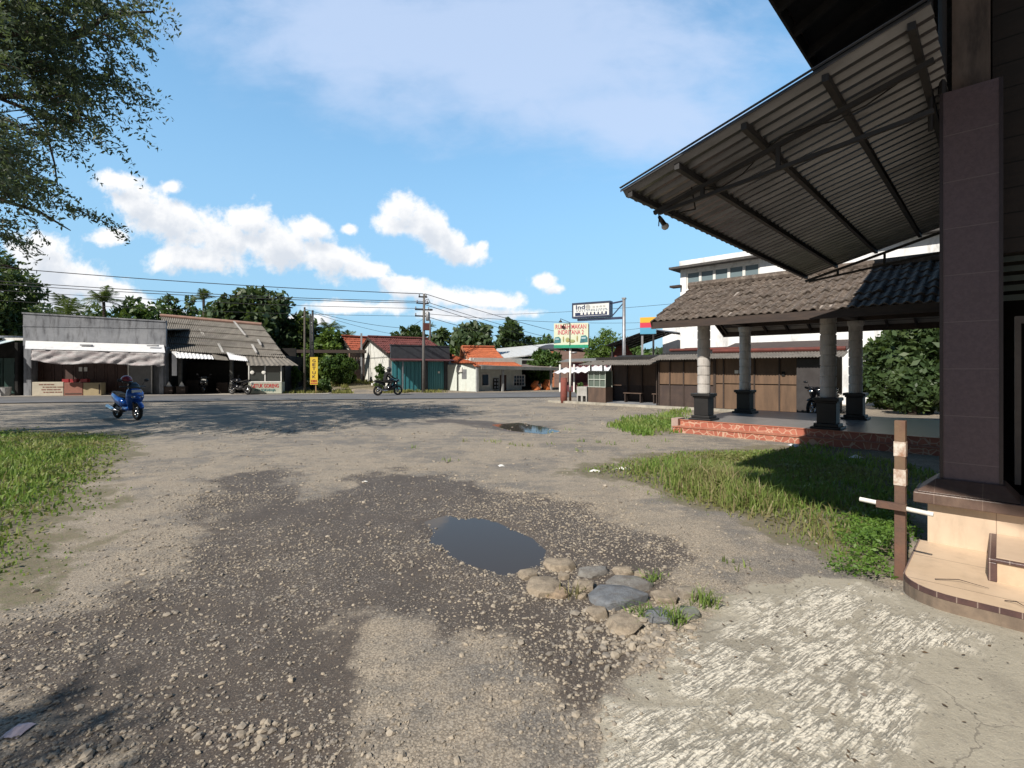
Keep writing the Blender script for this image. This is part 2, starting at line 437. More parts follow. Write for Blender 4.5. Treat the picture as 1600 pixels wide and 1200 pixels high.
def ground_material():
    m, t, b = new_mat('yard_gravel')
    geo = t.n('ShaderNodeNewGeometry').outputs['Position']
    at = lambda n: t.n('ShaderNodeAttribute', attribute_name=n).outputs['Fac']
    damp, conc, strk, soil = at('damp'), at('conc'), at('strk'), at('soil')
    flat = t.mapping(geo, (1, 1, 0))
    nA = t.noise(flat, .55, 4, .6, .4); nB = t.noise(flat, 3.5, 5, .7); nC = t.noise(flat, 22, 4, .7); nD = t.noise(flat, 110, 3, .6)
    # dry dirt
    sand = t.mix(t.ss(nB, .3, .7), (.42, .355, .275), (.33, .285, .225))
    grey = t.mix(t.ss(nC, .3, .7), (.25, .23, .205), (.175, .16, .142))
    wear = t.ss(t.math('ADD', nA, t.math('MULTIPLY', t.math('SUBTRACT', nB, .5), .5)), .44, .62)
    dry = t.mix(wear, sand, grey)
    # wheel tracks of dust, drawn along the yard
    trk = t.noise(t.mapping(flat, (.22, 1.7, 1), rot=(0, 0, R(-22))), 1.6, 4, .6, .6)
    dry = t.mix(t.math('MULTIPLY', t.ss(trk, .5, .68), .55), dry, (.43, .355, .265))
    # fine stones pressed into the surface
    vo = t.n('ShaderNodeTexVoronoi', feature='F1', i={'Vector': flat, 'Scale': 34.0, 'Randomness': 1.0})
    vo2 = t.n('ShaderNodeTexVoronoi', feature='F1', i={'Vector': flat, 'Scale': 85.0, 'Randomness': 1.0})
    sel = t.n('ShaderNodeSeparateColor', i={0: vo.outputs['Color']})
    big = t.math('MULTIPLY', t.math('LESS_THAN', vo.outputs['Distance'], .33), t.math('GREATER_THAN', sel.outputs[0], .62))
    sel2 = t.n('ShaderNodeSeparateColor', i={0: vo2.outputs['Color']})
    sml = t.math('MULTIPLY', t.math('LESS_THAN', vo2.outputs['Distance'], .38), t.math('GREATER_THAN', sel2.outputs[0], .55))
    stones = t.math('MAXIMUM', big, sml)
    stc = t.mix(sel2.outputs[1], (.44, .38, .30), (.24, .22, .2))
    nE = t.noise(flat, 1.7, 3, .6)
    stmask = t.math('MULTIPLY', stones, t.ss(nE, .38, .58))
    wetc = t.mix(t.ss(nB, .3, .7), (.070, .053, .041), (.108, .084, .066))
    wetc = t.mix(t.math('MULTIPLY', t.ss(nC, .45, .7), .6), wetc, (.055, .045, .04))
    dm = t.ss(t.math('ADD', damp, t.math('ADD', t.math('MULTIPLY', t.math('SUBTRACT', nC, .5), .8), t.math('MULTIPLY', t.math('SUBTRACT', nD, .5), .5))), .2, .8)
    col = t.mix(dm, dry, wetc)
    col = t.mix(t.math('MULTIPLY', t.ss(vo2.outputs['Distance'], .42, .62), .5), col, (.055, .045, .037))
    col = t.mix(t.math('MULTIPLY', stmask, .8), col, stc)
    col = t.mix(t.math('MULTIPLY', t.ss(nD, .5, .75), .35), col, (.40, .34, .26))
    col = t.mix(t.math('MULTIPLY', t.ss(nD, .5, .3), .4), col, (.06, .05, .042))
    # grassy soil
    so = t.mix(t.ss(nB, .35, .65), (.13, .105, .07), (.20, .165, .11))
    so = t.mix(t.math('MULTIPLY', t.ss(nC, .45, .6), .6), so, (.10, .12, .04))
    sm_ = t.ss(t.math('ADD', soil, t.math('MULTIPLY', t.math('SUBTRACT', nB, .5), .9)), .3, .75)
    col = t.mix(t.math('MULTIPLY', sm_, .85), col, so)
    # brushed concrete, scraped
    cr = t.mapping(flat, (1, 1, 1), rot=(0, 0, -R(35)))
    warp = t.n('ShaderNodeVectorMath', operation='MULTIPLY_ADD', i={0: t.n('ShaderNodeTexNoise', i={'Vector': flat, 'Scale': 2.6, 'Detail': 3.0}).outputs[1], 1: (.03, .03, 0), 2: cr}).outputs[0]
    st1 = t.noise(t.mapping(warp, (3.2, 38, 1)), 1.0, 4, .7)
    st2 = t.noise(t.mapping(warp, (12.0, 105, 1)), 1.0, 4, .75)
    stp = t.math('ADD', t.math('MULTIPLY', st1, .55), t.math('MULTIPLY', st2, .5))
    pat = t.noise(flat, 2.1, 4, .6)
    pat2 = t.noise(flat, 9, 4, .65)
    lay = t.math('ADD', t.math('ADD', stp, t.math('MULTIPLY', t.math('SUBTRACT', pat, .5), .55)), t.math('MULTIPLY', t.math('SUBTRACT', pat2, .5), .75))
    patch = t.math('ADD', t.noise(t.mapping(warp, (1.8, 2.4, 1)), 1.7, 4, .65), t.math('MULTIPLY', t.math('SUBTRACT', t.noise(t.mapping(warp, (7, 11, 1)), 1.2, 5, .7), .5), 1.0))
    groove = t.ss(t.math('ADD', t.math('MULTIPLY', st2, .6), t.math('MULTIPLY', st1, .4)), .50, .57)
    chip = t.ss(t.noise(flat, 55, 3, .6), .50, .60)
    white = t.math('MULTIPLY', t.ss(patch, .36, .53), t.math('SUBTRACT', 1.0, t.math('MULTIPLY', groove, .85)))
    white = t.math('MULTIPLY', t.math('MULTIPLY', white, t.math('SUBTRACT', 1.0, t.math('MULTIPLY', chip, .45))), t.ss(strk, .2, .8))
    concol = t.mix(t.ss(nB, .3, .7), (.38, .345, .275), (.31, .28, .22))
    concol = t.mix(t.math('MULTIPLY', t.ss(nC, .5, .75), .5), concol, (.19, .175, .15))
    gap = t.math('MULTIPLY', t.ss(strk, .3, .9), groove)
    concol = t.mix(t.math('MULTIPLY', gap, .55), concol, (.17, .15, .12))
    stain = t.noise(flat, 1.1, 5, .7, .8)
    concol = t.mix(t.math('MULTIPLY', t.ss(stain, .48, .66), .55), concol, (.21, .19, .155))
    concol = t.mix(t.math('MULTIPLY', t.ss(nD, .52, .70), .4), concol, (.50, .46, .38))
    pit = t.math('MULTIPLY', t.math('LESS_THAN', vo.outputs['Distance'], .17), t.math('GREATER_THAN', sel.outputs[1], .72))
    concol = t.mix(t.math('MULTIPLY', pit, .75), concol, (.09, .08, .07))
    crk = t.n('ShaderNodeTexVoronoi', feature='DISTANCE_TO_EDGE', i={'Vector': t.n('ShaderNodeVectorMath', operation='MULTIPLY_ADD', i={0: t.n('ShaderNodeTexNoise', i={'Vector': flat, 'Scale': 3.5, 'Detail': 5.0}).outputs[1], 1: (.35, .35, 0), 2: flat}).outputs[0], 'Scale': .75}).outputs['Distance']
    concol = t.mix(t.math('MULTIPLY', t.math('LESS_THAN', crk, .0028), .45), concol, (.08, .07, .06))
    concol = t.mix(white, concol, t.mix(nC, (.80, .75, .64), (.66, .60, .49)))
    cm = t.ss(t.math('ADD', conc, t.math('MULTIPLY', t.math('SUBTRACT', nC, .5), .6)), .35, .65)
    col = t.mix(cm, col, concol)
    L(m, col, b.inputs['Base Color'])
    rgh = t.math('SUBTRACT', .93, t.math('MULTIPLY', dm, .2))
    L(m, rgh, b.inputs['Roughness'])
    hgt = t.math('ADD', t.math('MULTIPLY', nC, .5), t.math('MULTIPLY', nD, .28))
    hgt = t.math('ADD', hgt, t.math('MULTIPLY', stmask, .35))
    hgt = t.math('ADD', hgt, t.math('MULTIPLY', white, .45))
    L(m, t.bump(hgt, .9, .018), b.inputs['Normal'])
    return m
M_ground = ground_material()
make_ground()

# road: a strip lying on the ground
def strip(name, inner, outer, z, m, label):
    v = []; f = []
    for (a, c) in zip(inner, outer): v += [(a[0], a[1], z), (c[0], c[1], z)]
    f = [(2 * i, 2 * i + 1, 2 * i + 3, 2 * i + 2) for i in range(len(inner) - 1)]
    o = np_mesh(name, v, f, m); tag(o, label, name, kind='structure'); return o
def asphalt():
    m, t, b = new_mat('asphalt')
    geo = t.n('ShaderNodeNewGeometry').outputs['Position']
    n1 = t.noise(geo, .5, 4, .6); n2 = t.noise(geo, 30, 3, .6)
    wv = t.noise(t.mapping(geo, (.12, 2.2, 1), rot=(0, 0, R(-12))), 1, 3)
    col = t.mix(t.ss(n1, .35, .65), (.115, .115, .12), (.15, .148, .148))
    col = t.mix(t.math('MULTIPLY', t.ss(wv, .5, .7), .5), col, (.19, .185, .178))
    L(m, t.mix(t.math('MULTIPLY', t.ss(n2, .4, .7), .35), col, (.08, .08, .08)), b.inputs['Base Color'])
    b.inputs['Roughness'].default_value = .85
    L(m, t.bump(n2, .4, .01), b.inputs['Normal'])
    return m
xs = np.linspace(-120, 78, 120)
far = np.array([(x, road_y(x)) for x in xs])
tan = np.gradient(far, axis=0); tan /= np.linalg.norm(tan, axis=1)[:, None]
nrm = np.stack([tan[:, 1], -tan[:, 0]], 1)
wig = (fbm(xs, xs * 0, .35, 3, 5) - .5)[:, None]
near = far + nrm * (RW + wig * .9)
M_asphalt = asphalt()
strip('road', near, far, .008, M_asphalt, 'grey asphalt road crossing beyond the yard')
M_shoulder = mat('road_shoulder', (.46, .43, .39), (.36, .33, .30), scale=1.5, rough=.9)
k0 = [i for i in range(len(xs)) if -60 < xs[i] < -10.5]
strip('pavement', [far[i] + nrm[i] * -.02 for i in k0], [far[i] - nrm[i] * (1.25 + .3 * wig[i, 0]) for i in k0], .018, M_shoulder, 'pale concrete pavement in front of the left shops')

# puddles
def puddle(name, poly, z, label, grow):
    c = poly.mean(0); n = 64
    pts = []
    for k in range(n):
        a = 2 * math.pi * k / n; d = np.array([math.cos(a), math.sin(a)])
        rr = .05
        while sdf(poly, np.array([c[0] + d[0] * rr]), np.array([c[1] + d[1] * rr]))[0] > -grow: rr += .02
        pts.append((c[0] + d[0] * rr, c[1] + d[1] * rr, z))
    me = bpy.data.meshes.new(name); me.from_pydata(pts, [], [tuple(range(n))])
    me.materials.append(M_water); o = link(name, me); tag(o, label, 'puddle', kind='structure'); return o
M_water, t_, b_ = new_mat('muddy_water')
b_.inputs['Base Color'].default_value = (.055, .047, .043, 1); b_.inputs['Roughness'].default_value = .04; b_.inputs['Specular IOR Level'].default_value = .13; b_.inputs['IOR'].default_value = 1.33
g_ = t_.n('ShaderNodeNewGeometry').outputs['Position']
L(M_water, t_.bump(t_.noise(g_, 9, 2, .5), .04, .01), b_.inputs['Normal'])
puddle('puddle', Z_pud, -.030, 'shallow muddy puddle reflecting the sky beside the cobbles', .16)
puddle('puddle', Z_pud2, -.014, 'small far puddle in the middle of the yard', .25)

# ------------------------------------------------------------------ loose gravel
ICO_V = []
_p = (1 + 5 ** .5) / 2
for a, b in ((-1, _p), (1, _p), (-1, -_p), (1, -_p)):
    ICO_V += [(a, b, 0), (0, a, b), (b, 0, a)]
ICO_V = np.array(ICO_V, float); ICO_V /= np.linalg.norm(ICO_V[0])
def _hull():
    fs = []
    n = 12
    d = np.linalg.norm(ICO_V[:, None] - ICO_V[None], axis=2)
    e = np.min(d[d > .1]) * 1.05
    for i in range(n):
        for j in range(i + 1, n):
            for k in range(j + 1, n):
                if d[i, j] < e and d[j, k] < e and d[i, k] < e:
                    a, b, c = ICO_V[i], ICO_V[j], ICO_V[k]
                    fs.append((i, j, k) if np.dot(np.cross(b - a, c - a), a) > 0 else (i, k, j))
    return np.array(fs)
ICO_F = _hull()
def pebbles(name, x, y, size, m, label, seed):
    rg = np.random.default_rng(seed); n = len(x)
    v = ICO_V[None] * rg.uniform(.72, 1.2, (n, 12, 1))
    sc = np.stack([size * rg.uniform(.8, 1.35, n), size * rg.uniform(.6, 1.0, n), size * rg.uniform(.4, .7, n)], 1)
    v = v * sc[:, None]
    a = rg.uniform(0, 2 * np.pi, n); ca, sa = np.cos(a)[:, None], np.sin(a)[:, None]
    vx = v[:, :, 0] * ca - v[:, :, 1] * sa; vy = v[:, :, 0] * sa + v[:, :, 1] * ca
    vz = v[:, :, 2] + (ground_z(x, y) + sc[:, 2] * .3)[:, None]
    v = np.stack([vx + x[:, None], vy + y[:, None], vz], 2).reshape(-1, 3)
    f = (ICO_F[None] + (np.arange(n) * 12)[:, None, None]).reshape(-1, 3)
    o = np_mesh(name, v, f, m, None, False); tag(o, label, 'gravel', kind='stuff'); return o
def stone_mat(name, cols, spec=.3):
    m, t, b = new_mat(name)
    g = t.n('ShaderNodeNewGeometry'); ri = g.outputs['Random Per Island']
    cr = t.n('ShaderNodeValToRGB', i={0: ri}); e = cr.color_ramp.elements
    e[0].color = (*cols[0], 1); e[1].color = (*cols[-1], 1)
    for i, c in enumerate(cols[1:-1]): q = e.new((i + 1) / (len(cols) - 1)); q.color = (*c, 1)
    n1 = t.noise(g.outputs['Position'], 60, 3, .6)
    L(m, t.mix(t.math('MULTIPLY', n1, .35), cr.outputs[0], (.16, .14, .12)), b.inputs['Base Color'])
    b.inputs['Roughness'].default_value = .85; b.inputs['Specular IOR Level'].default_value = spec
    return m
M_peb = stone_mat('gravel_stones', [(.13, .115, .10), (.34, .29, .225), (.42, .36, .28), (.24, .215, .185), (.38, .33, .26), (.17, .155, .14), (.45, .39, .31)])
rg = np.random.default_rng(5)
def scatter(n, x0, x1, y0, y1, dens):
    x = rg.uniform(x0, x1, n); y = rg.uniform(y0, y1, n)
    k = rg.uniform(0, 1, n) < dens(x, y)
    return x[k], y[k]
def dens_near(x, y):
    d = sm(sdf(Z_damp, x, y) + (fbm(x, y, 1.3, 4, 31) - .5) * .5, -.5, .1)
    cl = sm(fbm(x, y, .9, 3, 77), .40, .60)
    edge = np.exp(-(sdf(Z_damp, x, y) / .32) ** 2)
    q = d * (.12 + .75 * cl) + .45 * edge + .12
    left = sm(-x, .4, 1.6) * (1 - sm(y, 3.2, 5.5)) * (1 - sm(-x, 2.6, 3.6)) * .3
    bare = np.exp(-(((x + .75) / .55) ** 2 + ((y - 3.0) / .95) ** 2)) + .7 * np.exp(-(((x + 2.4) / 1.1) ** 2 + ((y - 5.2) / 1.2) ** 2))
    q = (q + left) * (1 - .8 * np.clip(bare, 0, 1))
    q *= 1 - sm(sdf(Z_pud, x, y), -.05, .1)
    q *= 1 - .95 * sm(sdf(Z_conc, x, y), -.05, .15)
    q *= 1 - .85 * np.maximum(sm(sdf(Z_grL, x, y), -.2, .2), sm(sdf(Z_grR, x, y), -.2, .2))
    return np.clip(q, 0, 1)
x1, y1 = scatter(62000, -4.5, 3.2, 1.6, 6.5, dens_near)
s1 = np.clip(rg.lognormal(math.log(.0064), .48, len(x1)), .003, .024)
x2, y2 = scatter(30000, -7, 7, 6.0, 13, lambda x, y: dens_near(x, y) * .8 + .05)
s2 = np.clip(rg.lognormal(math.log(.0095), .45, len(x2)), .006, .04)
def dens_far(x, y): return .3 * sm(fbm(x, y, .35, 3, 12), .42, .6) * (1 - sm(sdf(Z_grL, x, y), -.2, .2)) * (1 - sm(y, road_y(x) - RW - 1.2, road_y(x) - RW - .2))
x3, y3 = scatter(14000, -11, 16, 12, 27, dens_far)
s3 = np.clip(rg.lognormal(math.log(.022), .4, len(x3)), .01, .05)
um_ok = lambda x, y: ~((x * UX + y * UY > 11.9) & (-x * UY + y * UX < 6.2))
k3 = um_ok(x3, y3); x3, y3, s3 = x3[k3], y3[k3], s3[k3]
# a bank of larger broken stone along the bottom left and beside the cobbles
x4, y4 = scatter(2600, -1.9, -.6, 1.7, 2.3, lambda x, y: .35 * sm(fbm(x, y, 2.5, 3, 8), .4, .6)); s4 = np.clip(rg.lognormal(math.log(.013), .45, len(x4)), .006, .032)
x5, y5 = scatter(2600, .35, 1.1, 2.6, 3.4, lambda x, y: .33 * np.exp(-(((x - .72) / .28) ** 2 + ((y - 3.0) / .3) ** 2))); s5 = np.clip(rg.lognormal(math.log(.015), .4, len(x5)), .006, .035)
pebbles('gravel', np.concatenate([x1, x2, x3, x4, x5]), np.concatenate([y1, y2, y3, y4, y5]), np.concatenate([s1, s2, s3, s4, s5]), M_peb, 'loose pale gravel scattered over the yard', 3)

# ------------------------------------------------------------------ grass
def blades(name, x, y, h, w, m, label, seed, lean=.45, cat='grass', parent=None, z=None, kind='stuff'):
    rg = np.random.default_rng(seed); n = len(x)
    a = rg.uniform(0, 2 * np.pi, n); b = rg.uniform(0, 2 * np.pi, n)
    ln = np.abs(rg.normal(0, lean, n)) + .08
    dx, dy = np.cos(a) * w, np.sin(a) * w
    z0 = (ground_z(x, y) if z is None else z) - .015
    lx, ly = np.cos(b) * ln * h, np.sin(b) * ln * h
    B0 = np.stack([x - dx, y - dy, z0], 1); B1 = np.stack([x + dx, y + dy, z0], 1)
    M0 = np.stack([x - dx * .8 + lx * .35, y - dy * .8 + ly * .35, z0 + h * .6], 1); M1 = np.stack([x + dx * .8 + lx * .35, y + dy * .8 + ly * .35, z0 + h * .6], 1)
    T = np.stack([x + lx, y + ly, z0 + h * (1 - .35 * np.minimum(ln, 1.2))], 1)
    v = np.stack([B0, B1, M0, M1, T], 1).reshape(-1, 3)
    base = (np.arange(n) * 5)[:, None, None]
    f = (np.array([(0, 1, 3), (0, 3, 2), (2, 3, 4)])[None] + base).reshape(-1, 3)
    o = np_mesh(name, v, f, m, parent)
    if kind: tag(o, label, cat, kind=kind)
    return o
M_grass = leaf_mat('grass_blades', (.12, .22, .04), (.26, .36, .085), (.31, .32, .12), .42)
M_grassY = leaf_mat('dry_grass', (.26, .215, .11), (.2, .19, .075), (.30, .25, .14), .3)
M_cover = leaf_mat('ground_cover_leaves', (.16, .21, .05), (.25, .28, .09), (.20, .17, .08), .35)
M_weed = leaf_mat('bright_weeds', (.10, .19, .03), (.16, .27, .05), (.075, .15, .03), .35)
def in_poly(poly, n, amp, seed, x0, x1, y0, y1, s=.9, thr=.0, th2=.25):
    r2 = np.random.default_rng(seed)
    x = r2.uniform(x0, x1, n); y = r2.uniform(y0, y1, n)
    q = sdf(poly, x, y) + (fbm(x, y, s, 4, seed) - .5) * amp
    k = r2.uniform(0, 1, n) < sm(q, thr - .1, thr + th2)
    k &= r2.uniform(0, 1, n) < .25 + .75 * sm(fbm(x, y, 1.6, 3, seed + 5), .32, .58)
    return x[k], y[k]
x, y = in_poly(Z_grL, 60000, 1.6, 21, -13, -2.2, 2.6, 13.8, .8, .1, .9)
hh = (.03 + .13 * sm(sdf(Z_grL, x, y), .0, 1.5)) * RNG.uniform(.5, 1.5, len(x)) * (1 - .6 * sm(y, 8.5, 13))
kk = RNG.uniform(0, 1, len(x)) < .17
blades('grass', x[~kk], y[~kk], hh[~kk], .006 + .0011 * y[~kk], M_grass, 'bright green grass patch left of the yard', 22)
blades('dry_grass', x[kk], y[kk], hh[kk] * .9, .006 + .0009 * y[kk], M_grassY, 'straw coloured blades among the left grass', 23, .8)
x, y = in_poly(Z_grR, 60000, 1.7, 31, .5, 5.5, 3.6, 9.8, .9, .15, 1.0)
uu = x * UX + y * UY; mm = -x * UY + y * UX
tall = np.exp(-((x - 2.5) / 1.0) ** 2 - ((y - 6.6) / 1.3) ** 2)
hh = (.03 + .06 * sm(sdf(Z_grR, x, y), 0, .9) + .30 * tall * sm(sdf(Z_grR, x, y), .1, .7)) * RNG.uniform(.35, 1.35, len(x))
k = ~((uu > 4.3) & (mm < .5)) & (uu < 12)
x, y, hh, tall = x[k], y[k], hh[k], tall[k]
kk = RNG.uniform(0, 1, len(x)) < .25 + .3 * np.exp(-((x - 3.0) / .4) ** 2 - ((y - 4.9) / .5) ** 2)
blades('grass', x[~kk], y[~kk], hh[~kk], .003 + .0005 * y[~kk], M_grass, 'tall green grass in front of the pavilion steps', 32, .4)
blades('dry_grass', x[kk], y[kk], hh[kk], .005 + .0006 * y[kk], M_grassY, 'yellowed grass mixed into the right hand patch', 33, .7)
for poly, n, sd, lab, hs, ar in ((Z_grR2, 9000, 41, 'low grass patch at the left end of the pavilion steps', .16, (2.3, 6, 12, 17)), (Z_grR3, 3000, 42, 'grass fringe along the kerb of the stalls', .2, (4, 8, 15, 20))):
    x, y = in_poly(poly, n, 1.2, sd, *ar, .7, -.1, .5)
    blades('grass', x, y, hs * RNG.uniform(.5, 1.4, len(x)), .018, M_grass, lab, sd + 5)
# small weeds standing alone in the dirt
wx, wy = [], []
for px, py in ((762, 690), (775, 692), (800, 695), (812, 697), (826, 698), (845, 672), (860, 676), (905, 690), (935, 692), (955, 695), (890, 672), (870, 695), (995, 690), (1015, 700), (1040, 690), (700, 720), (725, 690), (645, 700), (910, 705), (1160, 895), (1140, 880)):
    g = G(px, py); k = RNG.integers(5, 13)
    wx += list(g.x + RNG.normal(0, .07, k)); wy += list(g.y + RNG.normal(0, .05, k))
wx, wy = np.array(wx), np.array(wy)
blades('weeds', wx, wy, .10 * RNG.uniform(.5, 1.3, len(wx)), .008, M_grass, 'thin weeds sprouting in the bare dirt', 55, .5)
# verge across the road
r3 = np.random.default_rng(61)
x = r3.uniform(-17, -4, 15000); y = road_y(x) + r3.uniform(.7, 9, 15000)
path = np.abs((x + 9.5) - (-(y - 33.5) * .42)) 
k = (fbm(x, y, .5, 3, 4) > .40) & ((path > 1.0) | (y > 38.5)) & ~((x > -9.2) & (y > 35.5)) & (x < -5 + r3.normal(0, .4, len(x)))
x, y = x[k], y[k]
blades('verge_grass', x, y, .22 * r3.uniform(.5, 1.5, len(x)), .03, leaf_mat('verge_blades', (.17, .19, .05), (.26, .25, .09), (.2, .17, .08)), 'yellowish grass verge across the road', 62, .5)
# clumps of broad-leaved weeds at the barrier post
def leafcloud(pts, size, rg, aspect=.45, flat=0.0, sizes=None):
    n = len(pts)
    a = rg.normal(0, 1, (n, 3)); a[:, 2] *= (1 - flat); a /= np.linalg.norm(a, axis=1)[:, None]
    b = rg.normal(0, 1, (n, 3)); b[:, 2] *= (1 - flat); b -= a * np.sum(a * b, 1)[:, None]; b /= np.linalg.norm(b, axis=1)[:, None]
    s = (size * rg.uniform(.6, 1.35, n) if sizes is None else sizes)[:, None]
    a *= s; b *= s * aspect
    v = np.stack([pts - a, pts - b + a * .1, pts + a, pts + b + a * .1], 1).reshape(-1, 3)
    f = np.arange(n * 4).reshape(n, 4)
    return v, f
x, y = in_poly(gpoly([(1290, 835), (1345, 800), (1440, 795), (1448, 840), (1405, 900), (1330, 900)]), 26000, .5, 71, 2.4, 4.2, 3.6, 6.3, 1.5, 0, .3)
k = ~((x * UX + y * UY > 4.28) & (-x * UY + y * UX < .52))
x, y = x[k], y[k]
pz = ground_z(x, y) + RNG.uniform(.01, 1, len(x)) * (.02 + .12 * fbm(x, y, 2.5, 2, 3) + .12 * np.exp(-((x - 3.35) / .22) ** 2 - ((y - 4.35) / .3) ** 2))
v, f = leafcloud(np.stack([x, y, pz], 1), .02, np.random.default_rng(72), .45, .3)
tag(np_mesh('weeds', v, f, M_weed), 'dense bright green weeds around the rusty barrier post', 'weeds', kind='stuff')
# low leafy ground cover mixed into both grass patches
for poly, n, ar, sd, sz, lab in ((Z_grL, 42000, (-13, -2.2, 2.6, 13.8), 75, .03, 'low leafy ground cover among the left grass'), (Z_grR, 30000, (.5, 5.5, 3.6, 9.8), 76, .026, 'low leafy ground cover among the right grass')):
    x, y = in_poly(poly, n, 2.2, sd, *ar, .7, .2, 1.0)
    k = ~((x * UX + y * UY > 4.28) & (-x * UY + y * UX < .55))
    x, y = x[k], y[k]
    pz = ground_z(x, y) + RNG.uniform(.0, 1, len(x)) * (.02 + .10 * fbm(x, y, 1.8, 3, 3))
    v, f = leafcloud(np.stack([x, y, pz], 1), sz, np.random.default_rng(sd), .5, .3)
    tag(np_mesh('ground_cover', v, f, M_cover), lab, 'ground cover', kind='stuff')
# shaded low grass under the canopy
x, y = in_poly(gpoly([(1150, 735), (1250, 690), (1400, 700), (1470, 740), (1440, 800), (1290, 797)]), 9000, .5, 81, 2.2, 6.5, 4.8, 11, 1.2, 0, .3)
k = (-x * UY + y * UX > .55) & (x * UX + y * UY < 12)
x, y = x[k], y[k]
blades('grass', x, y, .1 * RNG.uniform(.5, 1.4, len(x)), .012, M_grass, 'short grass in the shade under the metal canopy', 82)

# ------------------------------------------------------------------ cobbles
COB = [(874, 880, 44, 17, 'tan', 'broad tan cobble at the far edge of the puddle side cluster'),
 (825, 894, 30, 17, 'tan', 'leftmost pale cobble beside the puddle edge'),
 (850, 913, 54, 30, 'tan', 'large tan boulder with a notch at the left of the cobbles'),
 (868, 926, 38, 15, 'orange', 'flat orange tinted stone in front of the notched boulder'),
 (881, 898, 18, 10, 'tan', 'small pale stone between the leftmost cobbles'),
 (927, 891, 48, 14, 'grey', 'long flat grey cobble in the back row'),
 (975, 892, 30, 13, 'tan', 'rounded tan cobble in the back row'),
 (1001, 895, 17, 11, 'tan', 'small tan stone at the right end of the back row'),
 (982, 911, 68, 18, 'grey', 'long sunken grey slab behind the largest blue grey cobble'),
 (914, 916, 36, 19, 'tan', 'half buried tan cobble left of the largest blue grey cobble'),
 (966, 929, 80, 32, 'blue', 'largest blue grey cobble in the middle of the cluster'),
 (1037, 931, 40, 24, 'tan', 'squarish pinkish tan cobble right of the largest cobble'),
 (1074, 926, 34, 18, 'sand', 'sand covered cobble at the right end of the cluster'),
 (934, 957, 34, 22, 'tan', 'round tan cobble in the front row left end'),
 (978, 974, 52, 28, 'tan', 'wide smooth tan cobble in the front row'),
 (1033, 963, 42, 26, 'blue', 'pointed blue cobble in the front row under a tuft'),
 (1074, 956, 32, 20, 'green', 'greenish grey cobble at the front right of the cluster'),
 (908, 931, 17, 9, 'tan', 'small flat stone left of the largest blue grey cobble')]
CC = {'tan': ((.40, .33, .25), (.30, .25, .19)), 'orange': ((.42, .32, .22), (.33, .25, .18)), 'grey': ((.27, .26, .24), (.19, .18, .17)), 'blue': ((.22, .235, .255), (.15, .16, .175)), 'sand': ((.36, .31, .25), (.28, .24, .19)), 'green': ((.26, .27, .235), (.19, .2, .17))}
def sphere_grid(n=20, m=14):
    mb = MB(); mb.ell((0, 0, 0), (1, 1, 1), n, m); return np.array(mb.v), mb.f
SV, SF = sphere_grid()
for i, (px, py, w, h, c, lab) in enumerate(COB):
    g = G(px, py + h * .22); rw = w / 2 / F * g.y * 1.16
    rg_ = np.random.default_rng(100 + i)
    import bmesh
    ry = max(h / F * g.y * .9 * (g.y / 1.6) ** .45, rw * .5)
    ry = min(ry, rw * 1.1); rz_ = min(rw, ry) * .34 + .012
    bm = bmesh.new()
    for q_ in range(30):
        d = rg_.normal(0, 1, 3); d /= np.linalg.norm(d)
        d = np.sign(d) * np.abs(d) ** .75 * rg_.uniform(.82, 1.06)
        bm.verts.new((d[0] * rw, d[1] * ry, np.clip(d[2] * 1.25, -1, .8) * rz_))
    bmesh.ops.convex_hull(bm, input=bm.verts[:])
    bmesh.ops.delete(bm, geom=[v_ for v_ in bm.verts if not v_.link_faces], context='VERTS')
    bmesh.ops.bevel(bm, geom=bm.edges[:], offset=rw * .07, segments=2, profile=.55, affect='EDGES', clamp_overlap=True)
    bmesh.ops.rotate(bm, verts=bm.verts[:], cent=(0, 0, 0), matrix=Matrix.Rotation(rg_.uniform(-.4, .4), 3, 'Z'))
    me = bpy.data.meshes.new('cobble'); bm.to_mesh(me); bm.free()
    me.polygons.foreach_set('use_smooth', [True] * len(me.polygons))
    me.materials.append(mat('cobble_' + c, *CC[c], scale=14, rough=.9, bump=.9, bdist=.012, dirt=(.11, .09, .07), dirt_amt=.65, dirt_scale=5, dirt_stretch=(1, 1, 1)))
    o = link('cobble', me); o.location = (g.x, g.y, float(ground_z([g.x], [g.y])[0]) + .004)
    tag(o, lab, 'cobble', 'cobbles at the puddle')
for (px, py, n, hh_, lab) in ((1100, 945, 70, .13, 'spiky grass tuft right of the cobbles'), (1048, 975, 60, .14, 'grass tuft in front of the pointed blue cobble'), (893, 932, 34, .10, 'dry grass tuft between the notched boulder and the half buried cobble'), (1022, 905, 40, .09, 'small grass tuft behind the squarish cobble'), (1000, 960, 36, .09, 'grass tuft between the front row cobbles')):
    g = G(px, py); r4 = np.random.default_rng(px)
    o = blades('grass_tuft', g.x + r4.normal(0, .05, n), g.y + r4.normal(0, .035, n), hh_ * r4.uniform(.6, 1.4, n), .004, M_grassY if 'dry' in lab else M_grass, lab, px, .9, 'grass tuft', kind=None)
    tag(o, lab, 'grass tuft')
